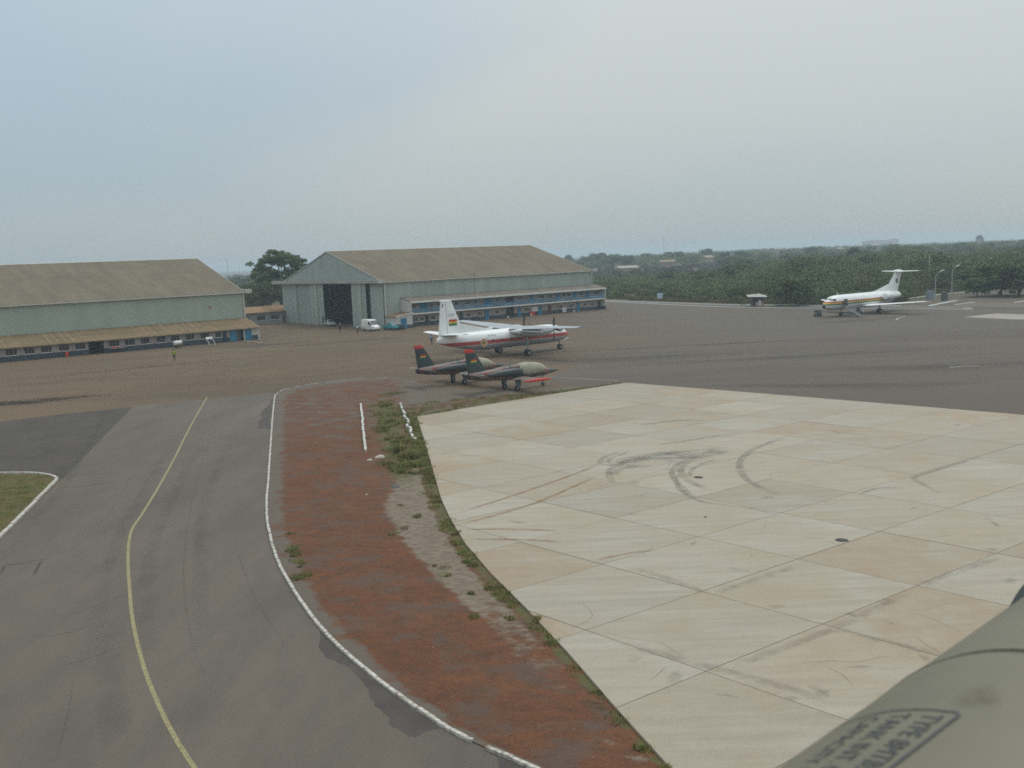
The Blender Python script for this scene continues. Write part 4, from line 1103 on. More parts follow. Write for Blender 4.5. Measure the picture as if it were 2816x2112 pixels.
F_RED = pm('flag_red', (0.50, 0.05, 0.035), 0.5, 0.05)
F_GOLD = pm('flag_gold', (0.62, 0.40, 0.04), 0.5, 0.05)
F_GREEN = pm('flag_green', (0.02, 0.16, 0.08), 0.5, 0.05)

RD_R = pm('roundel_red', (0.42, 0.13, 0.08), 0.6)
RD_G = pm('roundel_gold', (0.50, 0.33, 0.10), 0.6)

def text_mesh(body, size):
    cu = bpy.data.curves.new('lettering', 'FONT'); cu.body = body; cu.size = size; cu.resolution_u = 2
    ob = bpy.data.objects.new('lettering', cu); COL.objects.link(ob)
    dg = bpy.context.evaluated_depsgraph_get()
    me = bpy.data.meshes.new_from_object(ob.evaluated_get(dg)); bpy.data.objects.remove(ob); bpy.data.curves.remove(cu)
    return me

# --- white twin turboprop with the red cheat line
T1 = thing('turboprop', 'white twin engined turboprop with red cheat line and flag on its fin', 'airplane', (-0.623, 136.8, 0), R(35.87))
f27p = bands('turboprop_paint', ((0.0, (0.34, 0.355, 0.37)), (1.93, (0.74, 0.74, 0.72)), (2.00, (0.47, 0.095, 0.09)), (2.56, (0.80, 0.80, 0.78))), 0.0, 10.0)
fus = fuselage([(10.75, 2.2, 0.68, 0.68), (10.2, 2.32, 0.92, 0.94), (9.5, 2.46, 1.13, 1.2), (8.6, 2.5, 1.28, 1.34), (7.5, 2.5, 1.35, 1.38), (-4.2, 2.5, 1.35, 1.38), (-6.5, 2.62, 1.2, 1.25), (-8.5, 2.80, 0.92, 1.02), (-10.3, 2.97, 0.55, 0.70), (-11.4, 3.0, 0.22, 0.42), (-11.65, 3.0, 0.10, 0.26)], f27p, T1)
nosep = bands('turboprop_nose', ((0.0, (0.27, 0.29, 0.31)), (1.80, (0.78, 0.78, 0.76)), (1.92, (0.52, 0.10, 0.075)), (2.66, (0.8, 0.8, 0.78))), 0.0, 10.0)
fuselage([(11.55, 2.12, 0.08, 0.08), (11.45, 2.13, 0.26, 0.24), (11.2, 2.15, 0.45, 0.44), (10.75, 2.2, 0.675, 0.675)], nosep, T1, 'nose_cone', step=0.1)
mb = MB(); mb.loft([ring(11.62, 2.12, 0.03, 0.03, 10), ring(11.5, 2.12, 0.14, 0.13, 10), ring(11.42, 2.13, 0.2, 0.19, 10)]); mb.build('radome_tip', DARK, T1, True)
for s in (-1, 1):
    mb = MB(); mb.hexa([(10.32, s * 0.18, 3.16), (10.02, s * 0.86, 2.93), (9.55, s * 1.02, 2.95), (9.9, s * 0.2, 3.36), (10.18, s * 0.18, 3.36), (9.82, s * 0.72, 3.28), (9.4, s * 0.86, 3.28), (9.72, s * 0.2, 3.56)]); mb.build('cockpit_window', GLASS_D, T1)
    for k in range(10):
        x = 6.4 - 1.6 * k
        if -4.6 < x < 7: 
            mb = MB(); mb.prism([(x + 0.13 * math.cos(a), 2.45 + 0.17 * math.sin(a)) for a in [j * math.pi / 5 for j in range(10)]], 'y', s * 1.33, s * 1.362); mb.build('cabin_window', GLASS_D, T1)
    # wing, nacelle, propeller
    w_ = wing([(0, 3.55, 0.05, 3.72), (s * 3.6, 3.5, 0.05, 3.88), (s * 14.4, 2.55, 1.15, 4.36)], 0.15, WING_P, T1)
    mb = MB(); mb.loft([foil(0.35, -0.25, 3.62 + 0.02 * k, 0.1, s * y) for k, y in enumerate((1.5, 4.0, 6.2, 8.8))]); mb.build('flap', GREY_P, w_, True)
    na = fuselage([(5.75, 3.42, 0.28, 0.28), (5.4, 3.40, 0.48, 0.48), (4.4, 3.32, 0.62, 0.66), (2.5, 3.30, 0.64, 0.72), (0.5, 3.42, 0.52, 0.58), (-1.4, 3.6, 0.2, 0.22), (-1.9, 3.65, 0.05, 0.06)], bands('nacelle_paint', ((0.0, (0.42, 0.43, 0.43)), (3.3, (0.55, 0.56, 0.56))), 0, 6), T1, 'nacelle', 20)
    na.location = (0, s * 3.6, 0)
    mb = MB(); mb.loft([ring(6.45, 3.42, 0.03, 0.03, 12), ring(6.25, 3.42, 0.15, 0.15, 12), ring(5.76, 3.42, 0.27, 0.27, 12)]); sp_ = mb.build('spinner', STEEL, T1, True); sp_.location = (0, s * 3.6, 0)
    for k in range(4):
        a = k * math.pi / 2 + (0.06 if s < 0 else 0.1)
        mb = MB(); c_, n_ = math.cos(a), math.sin(a)
        rings_ = []
        for (q_, w2, t2) in ((0.2, 0.07, 0.06), (0.6, 0.16, 0.05), (1.2, 0.17, 0.035), (1.75, 0.11, 0.02)):
            rings_.append([(6.0 + d_ * t2, s * 3.6 - n_ * q_ + c_ * e_ * w2, 3.42 + c_ * q_ + n_ * e_ * w2) for d_, e_ in ((1, -1), (1.6, 0.3), (-1, 1), (-0.6, -0.4))])
        mb.loft(rings_); mb.build('blade', DARK, sp_).location = (0, -s * 3.6, 0)
    gear(T1, 1.16, s * 3.6, 3.0, 0.48, 0.26, 0.26, strut=0.11)
    wing([(0, -8.35, -10.95, 3.72), (s * 4.85, -9.55, -10.85, 3.98)], 0.11, WHITE_G, T1, 'tailplane')
    mb = MB(); mb.disc((-4.75, s * 1.362, 2.25), (0, s, 0), 0.60, 28); rd = mb.build('roundel', pm('roundel_white', (0.62, 0.5, 0.42), 0.5), T1)
    for q_, m, d_ in ((0.50, RD_R, 0.004), (0.42, RD_G, 0.008), (0.17, F_GREEN, 0.012)):
        mb = MB(); mb.disc((-4.75, s * (1.362 + d_), 2.25), (0, s, 0), q_, 24); mb.build('roundel_ring', m, rd)
    mb = MB(); mb.prism([(-4.75 + (0.14 if k % 2 == 0 else 0.06) * math.sin(k * math.pi / 5), 2.25 + (0.14 if k % 2 == 0 else 0.06) * math.cos(k * math.pi / 5)) for k in range(10)], 'y', s * 1.375, s * 1.38); mb.build('roundel_star', DARK, rd)
    # rear door outline and faint lettering strokes
    for (xa, xb, za, zb) in ((-3.95, -2.6, 3.22, 3.25), (-3.95, -3.92, 2.62, 3.22), (-2.63, -2.6, 2.62, 3.22)):
        mb = MB(); mb.hexa([(xa, s * (1.35 - 0.22 * (za > 3)), za), (xb, s * (1.35 - 0.22 * (za > 3)), za), (xb, s * 1.1, za), (xa, s * 1.1, za), (xa, s * (1.24 if zb > 3 else 1.35), zb), (xb, s * (1.24 if zb > 3 else 1.35), zb), (xb, s * 1.0, zb), (xa, s * 1.0, zb)]); mb.build('door_seam', GREY_P, T1)
    random.seed(5)
    for k in range(13):
        xx = -7.0 + k * 0.23
        hw_ = 1.06 + 0.0135 * k * 1.6
        mb = MB(); mb.hexa([(xx, s * (hw_ - 0.2), 2.74), (xx + 0.1, s * (hw_ - 0.2), 2.74), (xx + 0.1, s * hw_, 2.74), (xx, s * hw_, 2.74), (xx + 0.08, s * (hw_ - 0.2), 2.74 + 0.2), (xx + 0.18, s * (hw_ - 0.2), 2.94), (xx + 0.18, s * (hw_ - 0.02), 2.94), (xx + 0.08, s * (hw_ - 0.02), 2.94)])
        mb.build('lettering_stroke', GREY_P, T1)
gear(T1, 9.9, 0, 1.7, 0.38, 0.2, 0.17, xtop=9.75)
mb = MB(); mb.hexa([(10.3, -0.5, 1.3), (11.3, -0.45, 1.62), (11.3, -0.42, 1.62), (10.3, -0.47, 1.3), (10.3, -0.5, 1.52), (11.25, -0.45, 1.74), (11.25, -0.42, 1.74), (10.3, -0.47, 1.52)]); mb.build('nose_gear_door', WHITE_G, T1)
finp = WHITE_G
fin = vfin((-7.0, -11.35, 3.4), (-9.0, -10.75, 8.38), 0.46, finp, T1)
mb = MB(); mb.loft([[(x, y, z) for x, y, z in ((-9.0 + 0.03, 0.0, 8.3), (-9.1, 0.16, 8.36), (-10.8, 0.16, 8.36), (-10.85, 0, 8.3), (-10.8, -0.16, 8.36), (-9.1, -0.16, 8.36))], [(x, y, z) for x, y, z in ((-9.15, 0.0, 8.46), (-9.3, 0.08, 8.5), (-10.6, 0.08, 8.5), (-10.7, 0, 8.46), (-10.6, -0.08, 8.5), (-9.3, -0.08, 8.5))]]); mb.build('fin_cap', WHITE_G, fin)
mb = MB(); mb.hexa([(-1.2, -0.05, 3.7), (-1.2, 0.05, 3.7), (-8.6, 0.24, 3.5), (-8.6, -0.24, 3.5), (-2.4, -0.03, 3.98), (-2.4, 0.03, 3.98), (-7.9, 0.13, 5.2), (-7.9, -0.13, 5.2)]); mb.build('dorsal_fillet', WHITE_G, fin)
for s in (-1, 1):
    mb = MB(); mb.hexa([(-9.92, s * 0.16, 3.95), (-9.97, s * 0.16, 3.95), (-9.97, s * 0.225, 3.95), (-9.92, s * 0.225, 3.95), (-9.98, s * 0.06, 8.1), (-10.03, s * 0.06, 8.1), (-10.03, s * 0.135, 8.1), (-9.98, s * 0.135, 8.1)]); mb.build('rudder_hinge', GREY_P, fin)
    me = text_mesh('G520', 0.52)
    o = bpy.data.objects.new('serial_number', me); me.materials.append(GREY_P); COL.objects.link(o); o.parent = fin
    o.rotation_euler = (R(90), 0, 0 if s < 0 else R(180)); o.location = (-9.83 if s < 0 else -8.7, s * 0.185, 6.25)
    mb = MB(); mb.prism([(-10.65, 7.55), (-10.5, 7.62), (-10.35, 8.0), (-10.5, 7.95)], 'y', s * 0.10, s * 0.13); mb.build('rudder_mark', DARK, fin)
flag(fin, -9.65, -8.35, 4.95, 5.8, 0, (F_RED, F_GOLD, F_GREEN), 0.232)
mb = MB(); mb.tube([(4.4, 0.0, 3.85), (4.4, 0.0, 4.3), (4.1, 0, 4.32)], 0.05, 6); mb.build('antenna', DARK, T1)

# --- camouflaged jet trainers
camo, nt, b = _new('camouflage_paint')
N_, L_ = nt.nodes, nt.links
t_ = N_.new('ShaderNodeTexCoord'); n1 = N_.new('ShaderNodeTexNoise'); n1.inputs['Scale'].default_value = 1.05; n1.inputs['Detail'].default_value = 1.5
L_.new(t_.outputs['Object'], n1.inputs['Vector'])
cr = N_.new('ShaderNodeValToRGB'); cr.color_ramp.interpolation = 'LINEAR'
for k, (p_, c_) in enumerate(((0.0, (0.062, 0.085, 0.075)), (0.46, (0.058, 0.078, 0.076)), (0.49, (0.19, 0.115, 0.095)), (1.0, (0.17, 0.10, 0.085)))):
    e = cr.color_ramp.elements[k] if k < 2 else cr.color_ramp.elements.new(p_)
    e.position = p_; e.color = (*c_, 1)
L_.new(n1.outputs['Fac'], cr.inputs['Fac']); L_.new(cr.outputs['Color'], b.inputs['Base Color']); b.inputs['Roughness'].default_value = 0.5
belly = pm('belly_blue_grey', (0.13, 0.16, 0.17), 0.5, 0.12, 1)
canvas = pm('cream_canvas', (0.36, 0.34, 0.25), 0.9, 0.16, 1.6, bump=0.5, bscale=4)
fcam = pm('fin_camouflage', (0.048, 0.064, 0.066), 0.5, 0.25, 0.8)
def jet(label, loc, rz):
    J = thing('jet_trainer', label, 'airplane', loc, rz, 'camouflaged jet trainers parked nose to tail')
    fuselage([(5.35, 1.57, 0.16, 0.16), (4.7, 1.60, 0.29, 0.31), (4.0, 1.63, 0.39, 0.44), (3.0, 1.67, 0.46, 0.54), (1.5, 1.7, 0.5, 0.6), (0, 1.78, 0.54, 0.70), (-2, 1.85, 0.5, 0.64), (-4, 1.9, 0.42, 0.5), (-5.1, 1.95, 0.35, 0.40), (-5.5, 1.96, 0.3, 0.34)], camo, J, n=22, step=0.35)
    mb = MB(); mb.loft([ring(6.05, 1.56, 0.02, 0.02, 12), ring(5.75, 1.565, 0.07, 0.07, 12), ring(5.34, 1.57, 0.165, 0.165, 12)]); mb.build('nose_cone', fcam, J, True)
    mb = MB(); mb.loft([ring(-5.51, 1.96, 0.26, 0.29, 14), ring(-5.75, 1.97, 0.22, 0.24, 14)]); mb.build('jet_pipe', DARK, J, True)
    cv = fuselage([(4.35, 1.86, 0.10, 0.16), (4.0, 1.95, 0.36, 0.36), (3.3, 2.0, 0.52, 0.62), (2.4, 2.02, 0.57, 0.76), (1.5, 2.04, 0.58, 0.80), (0.9, 2.04, 0.575, 0.76), (0.62, 2.04, 0.54, 0.68)], canvas, J, 'canopy_cover', 22, step=0.22)
    rs = random.Random(9)
    for v_ in cv.data.vertices: v_.co.y *= 1 + rs.uniform(-0.03, 0.03); v_.co.z += rs.uniform(-0.015, 0.015)
    fuselage([(0.72, 2.42, 0.30, 0.28), (-0.6, 2.36, 0.34, 0.28), (-2.4, 2.26, 0.30, 0.24), (-3.6, 2.2, 0.2, 0.16)], camo, J, 'spine', 16)
    for s in (-1, 1):
        it = fuselage([(0.75, 1.95, 0.20, 0.34), (0.5, 1.97, 0.26, 0.38), (-0.8, 1.98, 0.30, 0.40), (-2.2, 1.93, 0.22, 0.30), (-3.4, 1.9, 0.08, 0.12)], bands('intake_paint', ((0, (0.05, 0.055, 0.05)), (1.9, (0.045, 0.06, 0.06))), 0, 4), J, 'air_intake', 18)
        it.location = (0, s * 0.56, 0)
        mb = MB(); mb.loft([ring(0.76, 1.95, 0.19, 0.33, 14), ring(0.79, 1.95, 0.17, 0.30, 14)]); o = mb.build('intake_cover', canvas, it, True)
        wing([(s * 0.3, 1.35, -0.95, 1.28), (s * 4.5, 0.55, -0.55, 1.46)], 0.12, camo, J)
        tk = fuselage([(1.6, 1.46, 0.03, 0.03), (1.2, 1.46, 0.13, 0.13), (0.6, 1.46, 0.17, 0.17), (-0.7, 1.46, 0.17, 0.17), (-1.5, 1.46, 0.09, 0.09), (-1.85, 1.46, 0.02, 0.02)], RED_P, J, 'tip_tank', 14); tk.location = (0, s * 4.58, 0)
        wing([(s * 0.2, -4.15, -5.45, 2.12), (s * 2.2, -4.75, -5.5, 2.15)], 0.1, camo, J, 'tailplane')
        gear(J, -0.3, s * 1.2, 1.3, 0.31, 0.2, strut=0.06)
        mb = MB(); mb.hexa([(-0.6, s * 1.36, 0.55), (0.0, s * 1.36, 0.55), (0.0, s * 1.40, 0.55), (-0.6, s * 1.40, 0.55), (-0.65, s * 1.3, 1.25), (0.1, s * 1.3, 1.25), (0.1, s * 1.34, 1.25), (-0.65, s * 1.34, 1.25)]); mb.build('gear_door', belly, J)
        mb = MB(); mb.prism([(-4.35, 2.02), (-3.75, 2.16), (-3.45, 2.17), (-4.05, 2.03)], 'y', s * 0.36, s * 0.47); mb.build('warning_flash', RED_P, J)
    gear(J, 3.9, 0.0, 1.25, 0.22, 0.14, strut=0.05)
    f_ = vfin((-3.15, -5.55, 2.1), (-4.62, -5.82, 4.42), 0.24, fcam, J)
    vfin((-4.62, -5.82, 4.425), (-4.95, -5.95, 4.78), 0.13, RED_P, f_, 'fin_tip')
    flag(f_, -5.15, -4.45, 3.28, 3.72, 0, (F_RED, F_GOLD, F_GREEN), 0.095, -0.07)
    mb = MB(); mb.tube([(-0.4, 0, 2.6), (-0.4, 0, 2.95)], 0.03, 5); mb.build('antenna', DARK, J)
    return J
jet('camouflaged jet trainer with cream canopy cover, nearer the concrete, whole nose showing', (0.165, 100.25, 0), R(33.5))
jet('camouflaged jet trainer mostly hidden behind the nearer jet, tail at left', (-5.72, 107.3, 0), R(34.5))
t = thing('wheel_chock', 'orange chock lying by the nearer jet trainer', 'chock', G(1452, 1044), 0.7)
mb = MB(); mb.prism([(-0.35, 0), (0.35, 0), (0.1, 0.22), (-0.1, 0.22)], 'y', -0.25, 0.25); mb.build('wedge', pm('orange_paint', (0.5, 0.2, 0.04), 0.7), t)
mb = MB(); mb.box(-0.05, 0.25, 0.02, 0.05, 0.5, 0.08); mb.build('handle', DARK, t)

# --- T-tailed twin jet at the right
F_SC = 0.955
T2 = thing('jetliner', 'white T tailed twin jet with red yellow green stripes beside the scrub', 'airplane', (70.9, 190.4, 0), R(215.3))
T2.scale = (F_SC, F_SC, F_SC)
f28p = bands('jetliner_paint', ((0.0, (0.50, 0.52, 0.52)), (2.15, (0.74, 0.74, 0.72)), (2.42, (0.03, 0.13, 0.06)), (2.66, (0.58, 0.38, 0.07)), (2.95, (0.55, 0.10, 0.05)), (3.18, (0.80, 0.80, 0.78))), 0, 10)
fuselage([(13.65, 2.3, 0.10, 0.10), (13.4, 2.32, 0.42, 0.40), (12.8, 2.42, 0.85, 0.82), (12.0, 2.6, 1.22, 1.22), (11.0, 2.76, 1.42, 1.44), (9.8, 2.82, 1.52, 1.52), (8.5, 2.82, 1.53, 1.53), (-4.5, 2.82, 1.53, 1.53), (-7.5, 2.98, 1.34, 1.38), (-10.0, 3.25, 0.95, 1.05), (-11.8, 3.45, 0.55, 0.75), (-12.2, 3.48, 0.42, 0.6)], f28p, T2, n=30)
mb = MB(); mb.loft([ring(13.72, 2.3, 0.03, 0.03, 12), ring(13.6, 2.3, 0.2, 0.19, 12), ring(13.42, 2.32, 0.43, 0.41, 12)]); mb.build('radome_tip', DARK, T2, True)
for s in (-1, 1):
    for (xa, xb, ya, yb, z0, z1) in ((12.35, 12.05, 0.1, 0.75, 3.42, 3.78), (12.0, 11.35, 0.82, 1.3, 3.36, 3.72)):
        mb = MB(); mb.hexa([(xa, s * ya, z0), (xb, s * (yb + 0.08), z0), (xb - 0.3, s * (yb - 0.1), z0), (xa - 0.3, s * ya, z0), (xa - 0.28, s * ya, z1), (xb - 0.22, s * (yb - 0.12), z1), (xb - 0.5, s * (yb - 0.3), z1), (xa - 0.55, s * ya, z1)]); mb.build('cockpit_window', GLASS_D, T2)
    for k in range(15):
        x = 8.2 - 0.85 * k
        mb = MB(); mb.prism([(x + 0.13 * math.cos(a), 3.05 + 0.18 * math.sin(a)) for a in [j * math.pi / 4 for j in range(8)]], 'y', s * 1.49, s * 1.528); mb.build('cabin_window', GLASS_D, T2)
    w_ = wing([(s * 0.4, 2.4, -3.1, 1.65), (s * 5.0, 0.6, -3.1, 1.95), (s * 12.4, -2.3, -4.0, 2.5)], 0.11, WHITE_G, T2)
    mb = MB(); mb.tube([(-2.6, s * 6.0, 1.9), (-4.3, s * 6.0, 1.85)], [0.16, 0.05], 8); mb.build('flap_fairing', WING_P, w_)
    en = fuselage([(-3.9, 3.35, 0.62, 0.62), (-4.4, 3.35, 0.74, 0.74), (-6.2, 3.35, 0.74, 0.74), (-8.2, 3.4, 0.6, 0.6), (-9.0, 3.42, 0.5, 0.5)], bands('engine_paint', ((0, (0.5, 0.52, 0.52)), (3.3, (0.72, 0.72, 0.7))), 0, 6), T2, 'engine', 22); en.location = (0, s * 2.3, 0)
    mb = MB(); mb.loft([ring(-3.93, 3.35, 0.56, 0.56, 18), ring(-3.95, 3.35, 0.4, 0.4, 18)]); mb.build('intake_cover', pm('dull_red_cover', (0.26, 0.05, 0.04), 0.8), en, True)
    mb = MB(); mb.loft([ring(-9.0, 3.42, 0.44, 0.44, 16), ring(-9.25, 3.42, 0.36, 0.36, 16)]); mb.build('exhaust', DARK, en, True)
    mb = MB(); mb.box(-7.8, s * 1.3, 3.2, -4.8, s * 1.75, 3.5); mb.build('engine_pylon', WHITE_G, T2)
    gear(T2, -1.7, s * 2.5, 1.7, 0.5, 0.3, 0.27, strut=0.14)
    wing([(0, -10.9, -13.6, 8.25), (s * 4.3, -12.6, -14.0, 8.32)], 0.1, WHITE_G, T2, 'tailplane')
gear(T2, 7.8, 0, 1.5, 0.36, 0.2, 0.2, strut=0.1)
fin = vfin((-7.3, -12.1, 4.2), (-11.0, -13.5, 8.2), 0.5, WHITE_G, T2)
mb = MB(); mb.hexa([(-2.6, -0.08, 4.35), (-2.6, 0.08, 4.35), (-9.5, 0.25, 4.1), (-9.5, -0.25, 4.1), (-4.4, -0.05, 4.6), (-4.4, 0.05, 4.6), (-8.6, 0.16, 5.6), (-8.6, -0.16, 5.6)]); mb.build('dorsal_fillet', WHITE_G, fin)
mb = MB(); mb.loft([ring(-10.5, 8.25, 0.05, 0.05, 14), ring(-10.9, 8.3, 0.3, 0.3, 14), ring(-12.2, 8.36, 0.34, 0.34, 14), ring(-13.8, 8.3, 0.12, 0.12, 14)]); mb.build('bullet_fairing', WHITE_G, fin, True)
for s in (-1, 1):
    mb = MB(); mb.prism([(-11.4 + r_ * math.cos(a), 6.3 + 1.25 * r_ * math.sin(a)) for a, r_ in [(k * math.pi / 8, (0.5, 0.36)[k % 2]) for k in range(16)]], 'y', s * 0.15, s * 0.225); mb.build('crest', pm('crest_grey', (0.10, 0.10, 0.12), 0.6, 0.5, 4), fin)
mb = MB(); mb.tube([(9.2, 0, 4.4), (9.0, 0, 4.85)], 0.06, 6); mb.build('antenna', WHITE_G, T2)

# airstairs pushed up to its forward door
def p28(x, y, z=0): 
    a = R(215.3); return Vector((70.9, 190.4, 0)) + Vector((x * math.cos(a) - y * math.sin(a), x * math.sin(a) + y * math.cos(a), z)) * F_SC
ST2 = thing('airstairs', 'grey wheeled boarding stairs leaning to the forward door of the jet', 'stairs', p28(8.9, 1.78, 0), R(215.3) + R(90))
g_st = pm('stair_grey', (0.34, 0.34, 0.33), 0.6, 0.15, 1)
N_ST = 10; rise, run = 2.1 / N_ST, 3.4 / N_ST
for k in range(N_ST):
    mb = MB(); x = 3.6 - run * k - run; mb.box(x, -0.5, rise * (k + 1) - 0.05, x + run + 0.03, 0.5, rise * (k + 1)); mb.build('step', g_st, ST2)
for s in (-1, 1):
    mb = MB(); mb.hexa([(3.75, s * 0.52, 0.1), (3.5, s * 0.52, 0.1), (0.1, s * 0.52, 1.95), (0.1, s * 0.52, 2.15), (3.75, s * 0.58, 0.1), (3.5, s * 0.58, 0.1), (0.1, s * 0.58, 1.95), (0.1, s * 0.58, 2.15)]); mb.build('stringer', g_st, ST2)
    mb = MB(); mb.tube([(3.7, s * 0.55, 0.2), (3.7, s * 0.55, 1.1), (0.2, s * 0.55, 3.1), (0.2, s * 0.55, 2.1)], 0.035, 6); mb.tube([(2.0, s * 0.55, 1.1), (2.0, s * 0.55, 2.07)], 0.03, 6); mb.build('handrail', g_st, ST2)
    mb = MB(); mb.tube([(0.25, s * 0.5, 2.0), (0.5, s * 0.5, 0.25)], 0.05, 6); mb.tube([(0.5, s * 0.5, 0.25), (3.5, s * 0.5, 0.25)], 0.05, 6); mb.build('frame', g_st, ST2)
    wheel(ST2, 0.6, s * 0.62, 0.2, 0.12); wheel(ST2, 3.0, s * 0.62, 0.2, 0.12)
mb = MB(); mb.box(0.05, -0.5, 2.05, 0.5, 0.5, 2.12); mb.build('platform', g_st, ST2)
mb = MB(); mb.box(0.06, -0.5, 2.12, 0.16, 0.5, 3.4); mb.build('door_screen', DARK, ST2)

# ================================================================== GROUND EQUIPMENT, VEHICLES
def cart(label, loc, rz, m, L_=1.6, W_=0.9, H_=1.05):
    t = thing('power_cart', label, 'cart', loc, rz)
    mb = MB(); mb.box(-L_ / 2, -W_ / 2, 0.35, L_ / 2, W_ / 2, 0.35 + H_); mb.build('housing', m, t, False, 0.06)
    mb = MB(); mb.box(-L_ / 2 - 0.02, -W_ / 2 + 0.1, 0.6, -L_ / 2, W_ / 2 - 0.1, 0.3 + H_ * 0.7); mb.box(-L_ / 4, -W_ / 2 - 0.02, 0.75, L_ / 4, -W_ / 2, 0.2 + H_); mb.build('panel', STEEL, t)
    mb = MB(); mb.box(-L_ / 2, -W_ / 2 + 0.05, 0.22, L_ / 2, W_ / 2 - 0.05, 0.34); mb.build('chassis', DARK, t)
    for x in (-L_ / 3, L_ / 3):
        for y in (-W_ / 2, W_ / 2): wheel(t, x, y, 0.22, 0.14)
    mb = MB(); mb.tube([(L_ / 2, 0, 0.3), (L_ / 2 + 0.9, 0, 0.2)], 0.035, 6); mb.build('tow_bar', DARK, t)
    mb = MB(); mb.tube([(-L_ / 4, 0.2, 0.35 + H_), (-L_ / 4, 0.2, 0.55 + H_)], 0.06, 8); mb.build('exhaust', DARK, t)
    return t
cart('dark ground power cart on the apron ahead of the jet nose', G(2249, 871), R(20), pm('cart_grey', (0.09, 0.10, 0.11), 0.6, 0.2, 1), 1.1, 0.9, 0.95)

car_glass = pm('car_glass', (0.03, 0.035, 0.037), 0.35, 0.1, 1, spec=0.25)
def body_loft(name, prof, W_, mat, parent, tuck=0.12, n=1):
    """car body from a side profile (x, z_low, z_high, half-width factor)"""
    rings_ = []
    for x, z0, z1, wf in prof:
        w = W_ / 2 * wf; h = z1 - z0
        rings_.append([(x, -w, z0 + h * 0.12), (x, -w * 1.0, z0 + h * 0.55), (x, -w * (1 - tuck), z1 - 0.08 * min(1, h)), (x, -w * (1 - tuck) * 0.82, z1), (x, w * (1 - tuck) * 0.82, z1), (x, w * (1 - tuck), z1 - 0.08 * min(1, h)), (x, w, z0 + h * 0.55), (x, w, z0 + h * 0.12), (x, w * 0.9, z0), (x, -w * 0.9, z0)])
    mb = MB(); mb.loft(rings_); return mb.build(name, mat, parent, True)

V = thing('van', 'white high roofed panel van parked beside the hangar door', 'van', Vector((-28.7, 197.2, 0)), R(-52))
V.scale = (0.9, 0.9, 0.93)
vw = pm('van_white', (0.74, 0.74, 0.70), 0.35, 0.05, 0.8, spec=0.5)
body_loft('body', ((2.75, 0.42, 0.88, 0.82), (2.62, 0.36, 1.08, 0.95), (2.0, 0.34, 1.30, 1.0), (1.72, 0.34, 1.42, 1.0), (1.0, 0.34, 2.38, 1.0), (0.75, 0.34, 2.52, 1.0), (-2.5, 0.34, 2.55, 1.0), (-2.72, 0.42, 2.45, 0.97)), 1.95, vw, V, 0.10)
mb = MB(); mb.hexa([(1.74, -0.82, 1.44), (1.74, 0.82, 1.44), (1.02, 0.74, 2.32), (1.02, -0.74, 2.32), (1.80, -0.82, 1.47), (1.80, 0.82, 1.47), (1.08, 0.74, 2.35), (1.08, -0.74, 2.35)]); mb.build('windscreen', pm('tinted_glass', (0.10, 0.11, 0.11), 0.15, 0.1, 1, spec=0.6), V)
for s in (-1, 1):
    mb = MB(); mb.prism([(1.45, 1.42), (1.05, 2.1), (0.4, 2.12), (0.4, 1.42)], 'y', s * 0.93, s * 0.985); mb.build('side_window', car_glass, V)
    mb = MB(); mb.box(1.42, s * 1.0, 1.35, 1.62, s * 1.22, 1.75); mb.build('mirror', DARK, V)
    mb = MB(); mb.box(2.60, s * 0.62, 0.82, 2.72, s * 0.88, 1.02); mb.build('headlight', STEEL, V)
    mb = MB(); mb.box(-2.735, s * 0.8, 0.8, -2.70, s * 0.92, 1.4); mb.build('tail_light', RED_P, V)
    mb = MB(); mb.box(-0.9, s * 0.985, 0.7, -0.88, s * 0.992, 2.2); mb.build('door_seam', DARK, V)
    for x in (1.75, -1.65): wheel(V, x, s * 0.86, 0.34, 0.24)
mb = MB(); mb.box(2.60, -0.9, 0.30, 2.82, 0.9, 0.56); mb.build('bumper', pm('bumper_grey', (0.10, 0.10, 0.10), 0.6), V, False, 0.04)

V = thing('pickup', 'teal pickup truck partly hidden behind the white van', 'pickup', o2w(-1.6, -5.2), R(-50))
teal = pm('teal_paint', (0.03, 0.22, 0.27), 0.4, 0.1, 1, spec=0.5)
body_loft('body', ((2.3, 0.45, 0.80, 0.85), (2.2, 0.40, 0.92, 0.97), (1.0, 0.38, 1.02, 1.0), (-2.2, 0.40, 0.98, 1.0), (-2.35, 0.45, 0.95, 0.97)), 1.7, teal, V, 0.05)
body_loft('cab', ((1.05, 0.98, 1.05, 0.95), (0.55, 0.98, 1.48, 0.92), (-0.5, 0.98, 1.52, 0.92), (-0.75, 0.98, 1.1, 0.95)), 1.6, teal, V, 0.16)
mb = MB(); mb.hexa([(1.0, -0.66, 1.08), (1.0, 0.66, 1.08), (0.6, 0.58, 1.44), (0.6, -0.58, 1.44), (1.03, -0.66, 1.09), (1.03, 0.66, 1.09), (0.63, 0.58, 1.45), (0.63, -0.58, 1.45)]); mb.build('windscreen', car_glass, V)
mb = MB(); mb.box(-2.15, -0.7, 0.965, -0.85, 0.7, 0.995); mb.build('load_bed', DARK, V)
for s in (-1, 1):
    mb = MB(); mb.prism([(0.5, 1.08), (0.4, 1.42), (-0.45, 1.44), (-0.55, 1.08)], 'y', s * 0.68, s * 0.735); mb.build('side_window', car_glass, V)
    for x in (1.45, -1.45): wheel(V, x, s * 0.75, 0.32, 0.2)

